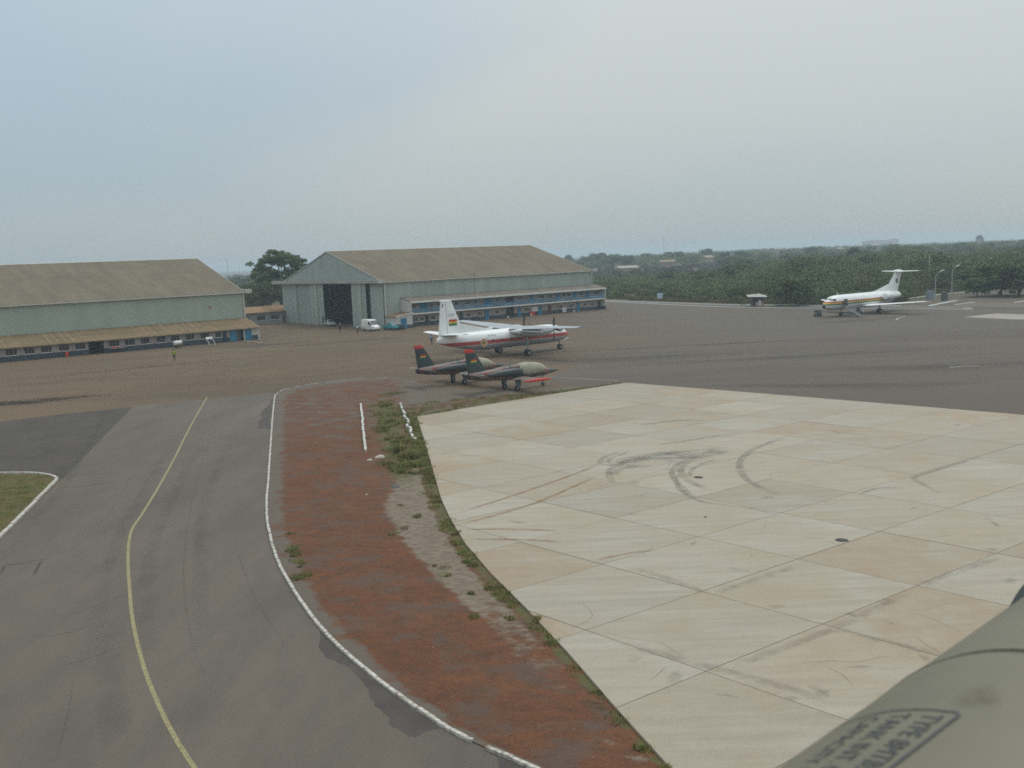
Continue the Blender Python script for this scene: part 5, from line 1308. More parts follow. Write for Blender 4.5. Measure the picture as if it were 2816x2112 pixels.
V = thing('saloon_car', 'pale car standing just inside the open hangar door', 'car', o2w(-1.2, 21.8), R(-60))
silver = pm('silver_paint', (0.40, 0.42, 0.42), 0.35, 0.08, 1, spec=0.5, metal=0.2)
body_loft('body', ((2.1, 0.35, 0.66, 0.85), (2.0, 0.28, 0.78, 0.96), (0.9, 0.26, 0.92, 1.0), (-1.6, 0.26, 0.94, 1.0), (-2.05, 0.35, 0.88, 0.92)), 1.7, silver, V, 0.05)
body_loft('cabin', ((1.0, 0.86, 0.94, 0.92), (0.35, 0.86, 1.38, 0.86), (-0.9, 0.86, 1.40, 0.86), (-1.65, 0.86, 0.96, 0.9)), 1.6, silver, V, 0.16)
mb = MB(); mb.hexa([(0.98, -0.62, 0.97), (0.98, 0.62, 0.97), (0.42, 0.54, 1.34), (0.42, -0.54, 1.34), (1.01, -0.62, 0.98), (1.01, 0.62, 0.98), (0.45, 0.54, 1.35), (0.45, -0.54, 1.35)]); mb.build('windscreen', car_glass, V)
for s in (-1, 1):
    mb = MB(); mb.prism([(0.4, 0.97), (0.15, 1.30), (-0.9, 1.32), (-1.3, 0.97)], 'y', s * 0.62, s * 0.71); mb.build('side_window', car_glass, V)
    mb = MB(); mb.box(1.98, s * 0.45, 0.55, 2.06, s * 0.72, 0.68); mb.build('headlight', STEEL, V)
    for x in (1.3, -1.3): wheel(V, x, s * 0.74, 0.3, 0.18)
cart('dark green generator trolley between the teal pickup and the white store', o2w(-0.9, -7.2), R(-40), pm('generator_green', (0.03, 0.06, 0.05), 0.6, 0.2, 1), 1.7, 0.9, 0.75)

def drum(label, loc, m, group=None):
    t = thing('oil_drum', label, 'drum', loc, 0.3, group)
    mb = MB(); mb.loft([[(r_ * math.cos(a), r_ * math.sin(a), z) for a in [k * math.pi / 8 for k in range(16)]] for r_, z in ((0.28, 0), (0.29, 0.02), (0.28, 0.28), (0.295, 0.30), (0.28, 0.32), (0.28, 0.58), (0.295, 0.60), (0.28, 0.62), (0.29, 0.86), (0.28, 0.88))]); mb.build('barrel', m, t, True)
    mb = MB(); mb.tube([(0.12, 0, 0.87), (0.12, 0, 0.91)], 0.05, 8); mb.build('bung', DARK, t)
drum('blue drum standing behind the rear of the white van', o2w(-3.1, 3.0), pm('drum_blue', (0.03, 0.10, 0.28), 0.5))
drum('bright red drum against the left workshop wall', HL + Vector((-35.4 * math.cos(AZ) + 5.6 * math.sin(AZ), -35.4 * math.sin(AZ) - 5.6 * math.cos(AZ), 0)), pm('drum_red', (0.52, 0.04, 0.04), 0.5))
def l2w(x, y, z=0):
    return HL + Vector((x * math.cos(AZ) - y * math.sin(AZ), x * math.sin(AZ) + y * math.cos(AZ), z))
# white bowser trailer, tilted board, bench, planks
t = thing('bowser_trailer', 'small white tank trailer parked before the left workshop', 'trailer', G(490, 957), AZ + R(20))
t.scale = (0.72, 0.72, 0.85)
mb = MB(); mb.loft([ring(-1.15, 1.15, 0.30, 0.30, 14), ring(-1.05, 1.15, 0.48, 0.44, 14), ring(1.05, 1.15, 0.48, 0.44, 14), ring(1.15, 1.15, 0.30, 0.30, 14)]); mb.build('tank', WHITE, t, True)
mb = MB(); mb.box(-1.2, -0.5, 0.55, 1.3, 0.5, 0.68); mb.build('chassis', pm('rust_brown', (0.2, 0.12, 0.06), 0.8), t)
mb = MB(); mb.tube([(1.3, 0, 0.6), (2.2, 0, 0.45)], 0.05, 6); mb.tube([(2.15, 0, 0.45), (2.15, 0, 0.0)], 0.04, 6); mb.build('tow_bar', DARK, t)
mb = MB(); mb.tube([(0.2, 0, 1.55), (0.2, 0, 1.68)], 0.16, 10); mb.build('filler_cap', DARK, t)
for s in (-1, 1): wheel(t, -0.1, s * 0.62, 0.33, 0.18)
t = thing('easel_board', 'white board propped on a slanted frame before the left workshop', 'board', G(580, 949), AZ)
mb = MB(); mb.hexa([(-0.7, 0.35, 1.1), (0.55, 0.35, 1.1), (0.55, 0.40, 1.1), (-0.7, 0.40, 1.1), (-0.7, 0.52, 1.5), (0.55, 0.52, 1.5), (0.55, 0.57, 1.5), (-0.7, 0.57, 1.5)]); mb.build('panel', WHITE, t)
for x in (-0.62, 0.48):
    mb = MB(); mb.tube([(x + 0.35, -0.25, 0), (x, 0.52, 1.45)], 0.045, 6); mb.build('leg', WHITE, t)
    mb = MB(); mb.tube([(x + 0.2, 0.9, 0), (x, 0.5, 1.2)], 0.04, 6); mb.build('brace', STEEL, t)
t = thing('work_bench', 'narrow bench with clutter against the left workshop wall', 'bench', l2w(-26.9, -5.75), AZ)
mb = MB(); mb.box(-1.4, -0.3, 0.72, 1.4, 0.3, 0.8); mb.build('top', pm('bench_wood', (0.30, 0.25, 0.18), 0.8), t)
for x in (-1.25, 1.25):
    for y in (-0.22, 0.22):
        mb = MB(); mb.box(x - 0.05, y - 0.05, 0, x + 0.05, y + 0.05, 0.72); mb.build('leg', DARK, t)
mb = MB(); mb.box(-0.9, -0.2, 0.8, -0.3, 0.2, 1.0); mb.box(0.2, -0.2, 0.8, 0.5, 0.1, 0.95); mb.build('clutter', RED_P, t)
for (u, v, L_, a, lab) in ((683, 942, 3.0, -0.6, 'pale plank lying before the blue workshop doors, left one'), (712, 946, 2.6, -0.75, 'pale plank lying just past the workshop corner'), (743, 901, 3.0, 0.1, 'pale plank lying on the apron before the low building'), (2060, 839, 6.0, 0.1, 'long pale beam lying beside the perimeter road left of the shelter')):
    t = thing('plank', lab, 'plank', G(u, v), a)
    mb = MB(); mb.box(-L_ / 2, -0.14, 0.16, L_ / 2, 0.14, 0.24); mb.build('board', pm('plank_pale', (0.5, 0.44, 0.34), 0.85), t)
    for x in (-L_ / 3, L_ / 3):
        mb = MB(); mb.box(x - 0.1, -0.2, 0, x + 0.1, 0.2, 0.16); mb.build('bearer', DARK, t)

# --- shelter, lamps and boxes by the far edge
t = thing('guard_shelter', 'open guard shelter with pale sloping roof at the scrub edge', 'shelter', G(2082, 841.5, 0), R(-8))
cw = pm('shelter_block', (0.36, 0.28, 0.23), 0.85, 0.2, 1.2)
for x in (-1.3, 1.3):
    for y in (-1.2, 1.2):
        mb = MB(); mb.box(x - 0.1, y - 0.1, 0, x + 0.1, y + 0.1, 2.25); mb.build('post', pm('shelter_post', (0.13, 0.12, 0.1), 0.8), t)
for (x0, y0, x1, y1, m) in ((-0.5, -1.3, 1.25, -1.12, cw), (-1.32, -1.1, -1.15, 1.1, pm('green_sheet', (0.06, 0.09, 0.07), 0.8)), (1.15, -1.1, 1.32, 1.1, pm('grey_sheet', (0.2, 0.2, 0.22), 0.8)), (-1.1, 1.12, 1.1, 1.3, pm('shelter_back', (0.12, 0.11, 0.07), 0.8))):
    mb = MB(); mb.box(x0, y0, 0.05, x1, y1, 1.1 if m is cw else 2.0); mb.build('wall', m, t)
mb = MB(); mb.box(0.2, -1.36, 0.05, 0.75, -1.31, 1.5); mb.build('curtain', pm('white_cloth', (0.55, 0.45, 0.4), 0.9), t)
mb = MB(); mb.hexa([(-2.3, -1.9, 2.30), (2.2, -1.9, 2.12), (2.2, 1.9, 2.42), (-2.3, 1.9, 2.60), (-2.3, -1.9, 2.36), (2.2, -1.9, 2.18), (2.2, 1.9, 2.48), (-2.3, 1.9, 2.66)]); mb.add([(-1.9, -1.7, 2.37), (1.8, -1.7, 2.23), (1.8, 1.7, 2.49), (-1.9, 1.7, 2.65), (-0.2, -0.2, 2.95), (0.5, 0.3, 2.92)], [(0, 1, 5, 4), (1, 2, 5), (2, 3, 4, 5), (3, 0, 4)]); mb.build('roof', pm('shelter_roof', (0.42, 0.40, 0.38), 0.8, 0.15, 1), t)

def lamp_post(label, loc, h, rz, head=True):
    t = thing('lamp_post', label, 'lamp post', loc, rz, 'lamp posts by the far taxiway')
    pm_ = pm('lamp_pole', (0.36, 0.35, 0.33), 0.6, 0.15, 1)
    mb = MB(); mb.tube([(0, 0, 0), (0, 0, h)], [0.13, 0.09], 8); mb.build('pole', pm_, t)
    mb = MB(); mb.tube([(0, 0, h - 0.05), (0.5, 0, h + 0.55), (1.0, 0, h + 0.85)], 0.06, 6); mb.build('arm', pm_, t)
    mb = MB(); mb.loft([[(x, y * w, h + dz + z * 0.1) for y, z in ((-1, 0), (-0.7, 1), (0.7, 1), (1, 0), (0.6, -0.7), (-0.6, -0.7))] for x, w, dz in ((0.95, 0.1, 0.85), (1.2, 0.2, 0.95), (1.9, 0.16, 1.15), (2.0, 0.05, 1.18))]); mb.build('lamp_head', pm('lamp_white', (0.62, 0.62, 0.58), 0.5), t)
    mb = MB(); mb.box(-0.25, -0.25, 0, 0.25, 0.25, 0.25); mb.build('base', cw, t)
lamp_post('pale lamp post right of the jet tail with its arm raised', G(2572, 829), 5.9, 0.1)
lamp_post('fainter lamp post further right behind the first one', G(2617, 820), 6.6, 0.25)
t = thing('tall_pole', 'bare pale pole end rising out of the scrub behind the lamp posts', 'pole', (118.0, 268.0, 0), 0)
mb = MB(); mb.tube([(0, 0, 0), (0, 0, 10.3)], [0.15, 0.12], 8); mb.build('shaft', pm('bare_pole', (0.42, 0.40, 0.36), 0.8), t)
mb = MB(); mb.tube([(0, 0, 10.3), (0, 0, 10.7)], [0.25, 0.22], 8); mb.build('cap', DARK, t)
for (u, v, w, h, m, lab) in ((2557, 824, 1.5, 2.0, (0.22, 0.27, 0.31), 'blue grey equipment cabinet at the foot of the lamp post'), (2597, 828, 1.0, 1.9, (0.10, 0.10, 0.10), 'dark equipment cabinet right of the lamp post')):
    t = thing('equipment_cabinet', lab, 'cabinet', G(u, v), 0.2)
    mm_ = pm('cabinet_paint', m, 0.6, 0.15, 1)
    mb = MB(); mb.box(-w / 2, -0.6, 0.15, w / 2, 0.6, h); mb.build('housing', mm_, t, False, 0.04)
    mb = MB(); mb.box(-w / 2 - 0.06, -0.68, h, w / 2 + 0.06, 0.68, h + 0.08); mb.build('top', mm_, t)
    mb = MB(); mb.box(-w / 2 + 0.1, -0.63, 0.3, -0.02, -0.602, h - 0.15); mb.box(0.02, -0.63, 0.3, w / 2 - 0.1, -0.602, h - 0.15); mb.build('door', mm_, t)
    mb = MB(); mb.box(-w / 2 - 0.1, -0.7, 0, w / 2 + 0.1, 0.7, 0.15); mb.build('plinth', cw, t)
t = thing('marker_board', 'small pale blue marker board in the grass beyond the apron', 'sign', G(1815, 826), 0.0)
mb = MB(); mb.box(-0.75, -0.05, 0.5, 0.75, 0.05, 2.1); mb.build('panel', pm('pale_blue', (0.45, 0.58, 0.68), 0.6), t)
for x in (-0.5, 0.5):
    mb = MB(); mb.box(x - 0.06, 0.06, 0, x + 0.06, 0.14, 1.9); mb.build('post', DARK, t)

# ================================================================== PEOPLE
skin_m = pm('skin', (0.07, 0.035, 0.022), 0.6, 0.1, 4)
hair_m = pm('hair', (0.01, 0.009, 0.008), 0.9)
def person(label, loc, rz, shirt, legs, stride=0.12, arm=0.12, vest=False, cap=None):
    """one continuous skinned body; clothing follows as colour zones of that surface"""
    P = thing('person', label, 'person', loc, rz)
    V_, E_, Rd = [], [], []
    def v(p, r_): V_.append(p); Rd.append(r_); return len(V_) - 1
    def e(a, b_): E_.append((a, b_))
    pel = v((0, 0, 0.96), 0.155); wai = v((0, 0, 1.12), 0.14); che = v((0.02, 0, 1.32), 0.165); nec = v((0.01, 0, 1.50), 0.06); hd0 = v((0.03, 0, 1.58), 0.085); hd1 = v((0.03, 0, 1.70), 0.095); hd2 = v((0.02, 0, 1.76), 0.06)
    for a, b_ in ((pel, wai), (wai, che), (che, nec), (nec, hd0), (hd0, hd1), (hd1, hd2)): e(a, b_)
    nose_ = v((0.13, 0, 1.64), 0.018); e(hd0, nose_)
    for s in (-1, 1):
        k = stride * s
        hip = v((0, s * 0.10, 0.90), 0.10); kn = v((k * 0.7 + 0.03, s * 0.11, 0.50), 0.066); an = v((k, s * 0.12, 0.09), 0.046); to = v((k + 0.17, s * 0.13, 0.035), 0.038)
        e(pel, hip); e(hip, kn); e(kn, an); e(an, to)
        sh = v((0.01, s * 0.20, 1.42), 0.065); el = v((-0.03 - k * 0.3, s * 0.27, 1.14), 0.046); wr = v((0.08 - k * 0.6 + arm * 0.5, s * 0.27, 0.92), 0.032); pa = v((0.11 - k * 0.7 + arm * 0.6, s * 0.268, 0.85), 0.034)
        e(che, sh); e(sh, el); e(el, wr); e(wr, pa)
        for j, (dx, dz, ln) in enumerate(((-0.028, -0.075, 1), (-0.009, -0.085, 1.05), (0.010, -0.082, 1), (0.028, -0.068, 0.9))):
            f1 = v((V_[pa][0] + dx, V_[pa][1], V_[pa][2] - 0.03), 0.010); f2 = v((V_[pa][0] + dx * 1.1 + 0.008, V_[pa][1] - s * 0.012, V_[pa][2] + dz * ln), 0.008); e(pa, f1); e(f1, f2)
        th_ = v((V_[wr][0] + 0.045, V_[wr][1] - s * 0.01, V_[wr][2] - 0.06), 0.010); e(wr, th_)
    me = bpy.data.meshes.new('body'); me.from_pydata(V_, E_, [])
    ob = bpy.data.objects.new('body', me); COL.objects.link(ob)
    sk = ob.modifiers.new('skin', 'SKIN'); sk.use_smooth_shade = True
    ob.modifiers.new('sub', 'SUBSURF').levels = 1
    lay = me.skin_vertices[0].data
    for i_, r_ in enumerate(Rd): lay[i_].radius = (r_, r_)
    lay[0].use_root = True
    dg = bpy.context.evaluated_depsgraph_get(); dg.update()
    m2 = bpy.data.meshes.new_from_object(ob.evaluated_get(dg))
    bpy.data.objects.remove(ob)
    m2.name = 'body'
    for m in (skin_m, shirt, legs, hair_m, RUBBER): m2.materials.append(m)
    for pl in m2.polygons:
        c_ = pl.center; ay = abs(c_.y)
        if c_.z < 0.085: k = 4
        elif c_.z > 1.70 or (c_.z > 1.60 and c_.x < -0.01): k = 3
        elif c_.z > 1.475: k = 0
        elif ay > 0.205 and c_.z < 1.14: k = 0
        elif c_.z > 1.0 or ay > 0.205: k = 1
        else: k = 2
        pl.material_index = k; pl.use_smooth = True
    o = bpy.data.objects.new('body', m2); COL.objects.link(o); o.parent = P
    if vest:
        mb = MB(); mb.loft([[(r_ * 0.86 * math.cos(a) + 0.01, r_ * math.sin(a), z) for a in [k * math.pi / 7 for k in range(14)]] for r_, z in ((0.215, 0.92), (0.21, 1.05), (0.205, 1.15), (0.225, 1.3), (0.23, 1.4), (0.13, 1.5))], False); mb.build('vest', vest, P, True)
    if cap:
        mb = MB(); mb.loft([[(0.03 + r_ * math.cos(a), r_ * math.sin(a), z) for a in [k * math.pi / 6 for k in range(12)]] for r_, z in ((0.115, 1.69), (0.112, 1.76), (0.06, 1.82), (0.01, 1.83))]); mb.build('cap', cap, P, True)
    return P
navy_t = pm('navy_trousers', (0.02, 0.024, 0.035), 0.85)
blue_s = pm('pale_blue_shirt', (0.24, 0.32, 0.42), 0.85)
white_s = pm('white_shirt', (0.60, 0.66, 0.72), 0.85)
dark_s = pm('dark_overalls', (0.045, 0.03, 0.03), 0.85)
person('person in yellow green safety vest standing alone before the left workshop', G(480, 991), R(-70), pm('olive_shirt', (0.08, 0.09, 0.06), 0.85), navy_t, 0.06, 0.1, pm('safety_vest', (0.34, 0.42, 0.04), 0.7))
person('person in pale blue shirt and dark trousers behind the turboprop tail', G(1187, 946.5), R(80), blue_s, navy_t, 0.10)
person('person in white shirt standing left of the white van', G(984, 916.5), R(-120), white_s, navy_t, 0.10)
person('person in dark overalls with white cap before the open hangar door', G(936, 914.5), R(-60), dark_s, dark_s, 0.05, 0.1, False, white_s)
person('person in pale shirt by the generator trolley near the white store', o2w(-0.2, -6.0), R(-90), white_s, navy_t, 0.03)

# ================================================================== THE HELICOPTER TANK BESIDE THE CAMERA
hz = CAM_H - 0.95
Pa, Pb = G(2140, 2112, hz), G(2816, 1640, hz)
ax = (Pb - Pa).normalized(); mid = (Pa + Pb) / 2
view = (mid - Vector((0, 0, CAM_H))).normalized()
nrm = ax.cross(view).normalized()
if nrm.x < 0: nrm = -nrm
TR = 0.46
side = ax.cross(Vector((0, 0, 1))).normalized()
if side.x < 0: side = -side
axis_pt = mid + nrm * TR
axis_pt.z = hz + nrm.z * TR
TK = thing('fuel_tank', 'olive green cylindrical helicopter fuel tank at the lower right corner', 'fuel tank', axis_pt, math.atan2(ax.y, ax.x))
tank_m = pm('olive_tank_paint', (0.165, 0.150, 0.104), 0.5, 0.10, 2.2, spec=0.35, bump=0.06, bscale=6, detail=8)
def trings(prof, n=72):
    return [[(x, r_ * math.cos(2 * math.pi * k / n), r_ * math.sin(2 * math.pi * k / n)) for k in range(n)] for x, r_ in prof]
mb = MB(); mb.loft(trings(((-1.75, 0.10), (-1.72, 0.25), (-1.62, 0.38), (-1.48, TR), (-0.087, TR)))); mb.build('shell', tank_m, TK, True)
mb = MB(); mb.loft(trings(((-0.087, TR - 0.001), (-0.085, TR - 0.007), (-0.073, TR - 0.007), (-0.071, TR - 0.001)))); mb.build('seam', pm('seam_dirt', (0.085, 0.08, 0.06), 0.7), TK, True)
mb = MB(); mb.loft(trings(((-0.071, TR), (2.1, TR), (2.3, 0.40), (2.45, 0.26), (2.5, 0.1)))); mb.build('shell', tank_m, TK, True)
mb = MB(); mb.loft(trings(((-0.235, TR - 0.004), (-0.19, TR + 0.0008), (-0.15, TR + 0.0018), (-0.095, TR + 0.002), (-0.0945, TR - 0.004))), False); mb.build('strap', tank_m, TK, True)
mb = MB(); mb.loft(trings(((-0.1000, TR + 0.0015), (-0.0995, TR + 0.0032), (-0.092, TR + 0.0032), (-0.0915, TR - 0.004))), False); mb.build('strap_edge', pm('edge_dirt', (0.095, 0.085, 0.06), 0.7), TK, True)
for x in (-1.1, 1.2):
    mb = MB(); mb.box(x - 0.12, -0.3, -0.75, x + 0.12, 0.1, -0.40); mb.build('mount_bracket', tank_m, TK)
ink = pm('stencil_ink', (0.062, 0.066, 0.075), 0.6, scale=60, col2=(0.10, 0.098, 0.082), thr=(0.45, 0.7))
def wrap(x, s, off=0.002):        # x along the axis, s metres round from the top towards the outer flank
    a = math.pi / 2 - s / TR
    return (x, (TR + off) * math.cos(a), (TR + off) * math.sin(a))
for body, s0 in (('TYPE 8MTB5', 0.128), ('TANK INT. 0', 0.187), ('CAPACITY 1', 0.246)):
    me = text_mesh(body, 0.052)
    for v_ in me.vertices: v_.co = Vector(wrap(-0.452 - v_.co.x * 0.92, s0 - v_.co.y))
    me.flip_normals(); me.materials.append(ink)
    o = bpy.data.objects.new('stencil_lettering', me); COL.objects.link(o); o.parent = TK
def strip(pts, w, nm):
    vs, fs = [], []
    for i_, (x, s_) in enumerate(pts):
        x2, s2 = pts[min(i_ + 1, len(pts) - 1)]; x1, s1 = pts[max(i_ - 1, 0)]
        d_ = Vector((x2 - x1, s2 - s1)).normalized()
        vs += [wrap(x - d_.y * w / 2, s_ + d_.x * w / 2), wrap(x + d_.y * w / 2, s_ - d_.x * w / 2)]
        if i_: fs.append((2 * i_ - 2, 2 * i_ - 1, 2 * i_ + 1, 2 * i_))
    mb = MB(); mb.add(vs, fs); mb.build(nm, ink, TK)
strip([(-0.432, 0.42 - 0.02 * k) for k in range(18)] + [(-0.434, 0.078), (-0.440, 0.073), (-0.455, 0.072)] + [(-0.47 - 0.04 * k, 0.073 + 0.0008 * k) for k in range(18)], 0.0055, 'stencil_frame')
smg = stain_mat('tank_smudge', (0.12, 0.095, 0.065), 0.3, 14, 0.35, 0.65)
vs, fs, cov = [], [], []
for j in range(9):
    for k in range(9):
        x, s_ = -0.42 + 0.14 * j / 8, 0.03 + 0.09 * k / 8
        vs.append(wrap(x, s_, 0.0016)); cov.append(max(0, 1 - ((j - 4) / 4) ** 2 - ((k - 4) / 4) ** 2))
        if j < 8 and k < 8: a = j * 9 + k; fs.append((a, a + 9, a + 10, a + 1))
mb = MB(); mb.add(vs, fs); o = mb.build('smudge', smg, TK); at = o.data.attributes.new('cover', 'FLOAT', 'POINT'); at.data.foreach_set('value', cov)
# main wheel of the helicopter just showing past the tank
wc = Vector((0, 0, CAM_H)) + ray(2962, 1938) * 3.35
WH = thing('landing_wheel', 'dark landing wheel edge showing behind the olive fuel tank', 'wheel', wc, math.atan2(ax.y, ax.x))
mb = MB(); prof = ((0.13, 0.22), (0.13, 0.36), (0.09, 0.42), (0.0, 0.435), (-0.09, 0.42), (-0.13, 0.36), (-0.13, 0.22))
mb.loft([[(q_ * math.cos(a), d_, q_ * math.sin(a)) for a in [k * math.pi / 24 for k in range(48)]] for d_, q_ in prof]); mb.build('tyre', pm('tyre_rubber', (0.045, 0.06, 0.062), 0.7, 0.2, 3), WH, True)
mb = MB(); mb.tube([(0, -0.12, 0), (0, 0.12, 0)], 0.215, 24); mb.build('hub', STEEL, WH)
mb = MB(); mb.tube([(0, -0.13, 0), (-0.1, -0.5, 0.35)], 0.05, 10); mb.build('axle_strut', tank_m, WH)

# ================================================================== VEGETATION
def np_mesh(name, V_, Q_, mat, parent=None, tri=False):
    me = bpy.data.meshes.new(name); k = 3 if tri else 4
    me.vertices.add(len(V_)); me.vertices.foreach_set('co', np.asarray(V_, dtype=np.float32).ravel())
    me.loops.add(len(Q_) * k); me.loops.foreach_set('vertex_index', np.asarray(Q_, dtype=np.int32).ravel())
    me.polygons.add(len(Q_)); me.polygons.foreach_set('loop_start', np.arange(0, len(Q_) * k, k, dtype=np.int32))
    me.update(calc_edges=True)
    me.materials.append(mat)
    return me

def place(name, me, parent=None, loc=(0, 0, 0)):
    o = bpy.data.objects.new(name, me); COL.objects.link(o); o.location = loc
    if parent: o.parent = parent
    return o

def leaves(C_, R_, n, size, rng=RNG, low=0.35):
    """n leaf sprays over lobes with centres C_ (k,3) and radii R_ (k,3)"""
    C_, R_ = np.asarray(C_, float), np.asarray(R_, float)
    w = (R_[:, 0] * R_[:, 1] + R_[:, 0] * R_[:, 2]); w = w / w.sum()
    i = rng.choice(len(C_), n, p=w)
    d = rng.normal(size=(n, 3)); d /= np.linalg.norm(d, axis=1)[:, None]
    flip = (d[:, 2] < 0) & (rng.random(n) > low); d[flip, 2] *= -1
    r_ = 1 - 0.45 * rng.random(n) ** 2.2 + 0.10 * rng.normal(size=n)
    P = C_[i] + d * R_[i] * r_[:, None]
    nn = d * 0.95 + rng.normal(size=(n, 3)) * 0.42 + np.array([0, 0, 0.2]); nn /= np.linalg.norm(nn, axis=1)[:, None]
    t = np.cross(nn, rng.normal(size=(n, 3))); t /= np.linalg.norm(t, axis=1)[:, None]
    b_ = np.cross(nn, t)
    s = (size * (0.55 + 0.9 * rng.random(n)))[:, None]
    V_ = np.stack([P - t * s * 0.55, P + b_ * s * 0.42 - t * 0.08 * s, P + t * s * 0.55, P - b_ * s * 0.42 + t * 0.1 * s], axis=1).reshape(-1, 3)
    Q_ = np.arange(4 * n).reshape(-1, 4)
    return V_, Q_

def foliage_mat(name, dark, mid, lite, dry=None, dryf=0.0, ws=0.02):
    m, nt, b = _new(name); N, L = nt.nodes, nt.links
    g = N.new('ShaderNodeNewGeometry'); cr = N.new('ShaderNodeValToRGB')
    el = cr.color_ramp.elements; el[0].color = (*dark, 1); el[1].color = (*lite, 1); e = el.new(0.55); e.color = (*mid, 1)
    L.new(g.outputs['Random Per Island'], cr.inputs['Fac'])
    n = N.new('ShaderNodeTexNoise'); n.inputs['Scale'].default_value = ws; n.inputs['Detail'].default_value = 4; L.new(g.outputs['Position'], n.inputs['Vector'])
    oi = N.new('ShaderNodeObjectInfo')
    mr = N.new('ShaderNodeMapRange'); mr.inputs['From Min'].default_value = 0.35; mr.inputs['From Max'].default_value = 0.65; mr.inputs['To Min'].default_value = 0.68; mr.inputs['To Max'].default_value = 1.3
    L.new(n.outputs['Fac'], mr.inputs['Value'])
    hs = N.new('ShaderNodeHueSaturation'); L.new(mr.outputs['Result'], hs.inputs['Value']); L.new(cr.outputs['Color'], hs.inputs['Color'])
    out = hs.outputs['Color']
    if dry:
        n2 = N.new('ShaderNodeTexNoise'); n2.inputs['Scale'].default_value = ws * 2.2; n2.inputs['Detail'].default_value = 5; L.new(g.outputs['Position'], n2.inputs['Vector'])
        r2 = N.new('ShaderNodeMapRange'); r2.inputs['From Min'].default_value = 0.48; r2.inputs['From Max'].default_value = 0.62; r2.inputs['To Max'].default_value = dryf; L.new(n2.outputs['Fac'], r2.inputs['Value'])
        mx = N.new('ShaderNodeMix'); mx.data_type = 'RGBA'; L.new(r2.outputs['Result'], mx.inputs['Factor']); L.new(out, mx.inputs['A']); mx.inputs['B'].default_value = (*dry, 1); out = mx.outputs['Result']
    hs2 = N.new('ShaderNodeHueSaturation'); r3 = N.new('ShaderNodeMapRange'); r3.inputs['To Min'].default_value = 0.78; r3.inputs['To Max'].default_value = 1.22
    L.new(oi.outputs['Random'], r3.inputs['Value']); L.new(r3.outputs['Result'], hs2.inputs['Value']); L.new(out, hs2.inputs['Color'])
    L.new(hs2.outputs['Color'], b.inputs['Base Color']); b.inputs['Roughness'].default_value = 0.75; b.inputs['Specular IOR Level'].default_value = 0.15
    tr = N.new('ShaderNodeBsdfTranslucent'); L.new(hs2.outputs['Color'], tr.inputs['Color'])
    ms = N.new('ShaderNodeMixShader'); ms.inputs['Fac'].default_value = 0.22
    L.new(b.outputs['BSDF'], ms.inputs[1]); L.new(tr.outputs['BSDF'], ms.inputs[2]); L.new(ms.outputs['Shader'], N['Material Output'].inputs['Surface'])
    return m
GREEN = foliage_mat('scrub_leaves', (0.074, 0.098, 0.035), (0.100, 0.131, 0.042), (0.133, 0.166, 0.056), (0.133, 0.113, 0.060), 0.6, 0.09)
TREE_G = foliage_mat('tree_leaves', (0.072, 0.095, 0.034), (0.099, 0.128, 0.046), (0.134, 0.165, 0.061), (0.109, 0.088, 0.046), 0.35)
DRY_G = foliage_mat('dry_scrub_leaves', (0.071, 0.053, 0.040), (0.112, 0.086, 0.065), (0.155, 0.125, 0.090), (0.073, 0.082, 0.039), 0.5)
GRASS_G = foliage_mat('grass_blades', (0.126, 0.150, 0.044), (0.196, 0.212, 0.069), (0.298, 0.270, 0.111), (0.298, 0.219, 0.111), 0.55, 0.6)
BARK = pm('bark', (0.09, 0.07, 0.05), 0.9, 0.3, 3)

def lobes_round(w, h, k, rng, base=0.25):
    """overlapping lobes filling a dome of width w and height h"""
    C_, R_ = [], []
    for i in range(k):
        a = rng.random() * 6.283; q_ = math.sqrt(rng.random()) * 0.62; z = base + (1 - base) * (0.25 + 0.6 * rng.random()) * (1 - 0.55 * q_ * q_)
        C_.append((w / 2 * q_ * 1.15 * math.cos(a), w / 2 * q_ * 1.15 * math.sin(a), h * z)); s = w * (0.10 + 0.09 * rng.random()); R_.append((s, s, s * 0.75))
    return C_, R_

def trunk(h, r_, limbs, rng, spread):
    mb = MB(); x = y = 0.0; pts, rr = [], []
    for k in range(5):
        t = k / 4; pts.append((x, y, h * t)); rr.append(r_ * (1 - 0.6 * t)); x += rng.uniform(-0.04, 0.04) * h; y += rng.uniform(-0.04, 0.04) * h
    mb.tube(pts, rr, 8)
    for k in range(limbs):
        a = 6.283 * k / limbs + rng.uniform(-0.4, 0.4); z0 = h * rng.uniform(0.5, 0.95); L_ = spread * rng.uniform(0.55, 1.0)
        mb.tube([(0, 0, z0), (L_ * 0.5 * math.cos(a), L_ * 0.5 * math.sin(a), z0 + h * 0.28), (L_ * math.cos(a), L_ * math.sin(a), z0 + h * 0.5)], [r_ * 0.4, r_ * 0.25, r_ * 0.08], 6)
    return mb

TREES = []
tr_rng = np.random.default_rng(3); pr = random.Random(4)
for k in range(7):        # far and middle-distance kinds, unit: about 10 m tall
    w = (9.5, 12, 8, 11, 14, 7.5, 10)[k]; h = (10, 9, 9.5, 10.5, 9.5, 11, 8.5)[k]
    C_, R_ = lobes_round(w, h, 30 + 2 * k, tr_rng, (0.22, 0.3, 0.2, 0.35, 0.4, 0.2, 0.15)[k])
    V_, Q_ = leaves(C_, R_, 3600, 0.50, tr_rng)
    TREES.append((np_mesh('crown', V_, Q_, TREE_G), trunk(h * 0.55, 0.28, 5, pr, w * 0.35).build('trunk', BARK).data))
for o in [o for o in bpy.data.objects if o.name.startswith('trunk') and o.parent is None]: bpy.data.objects.remove(o)

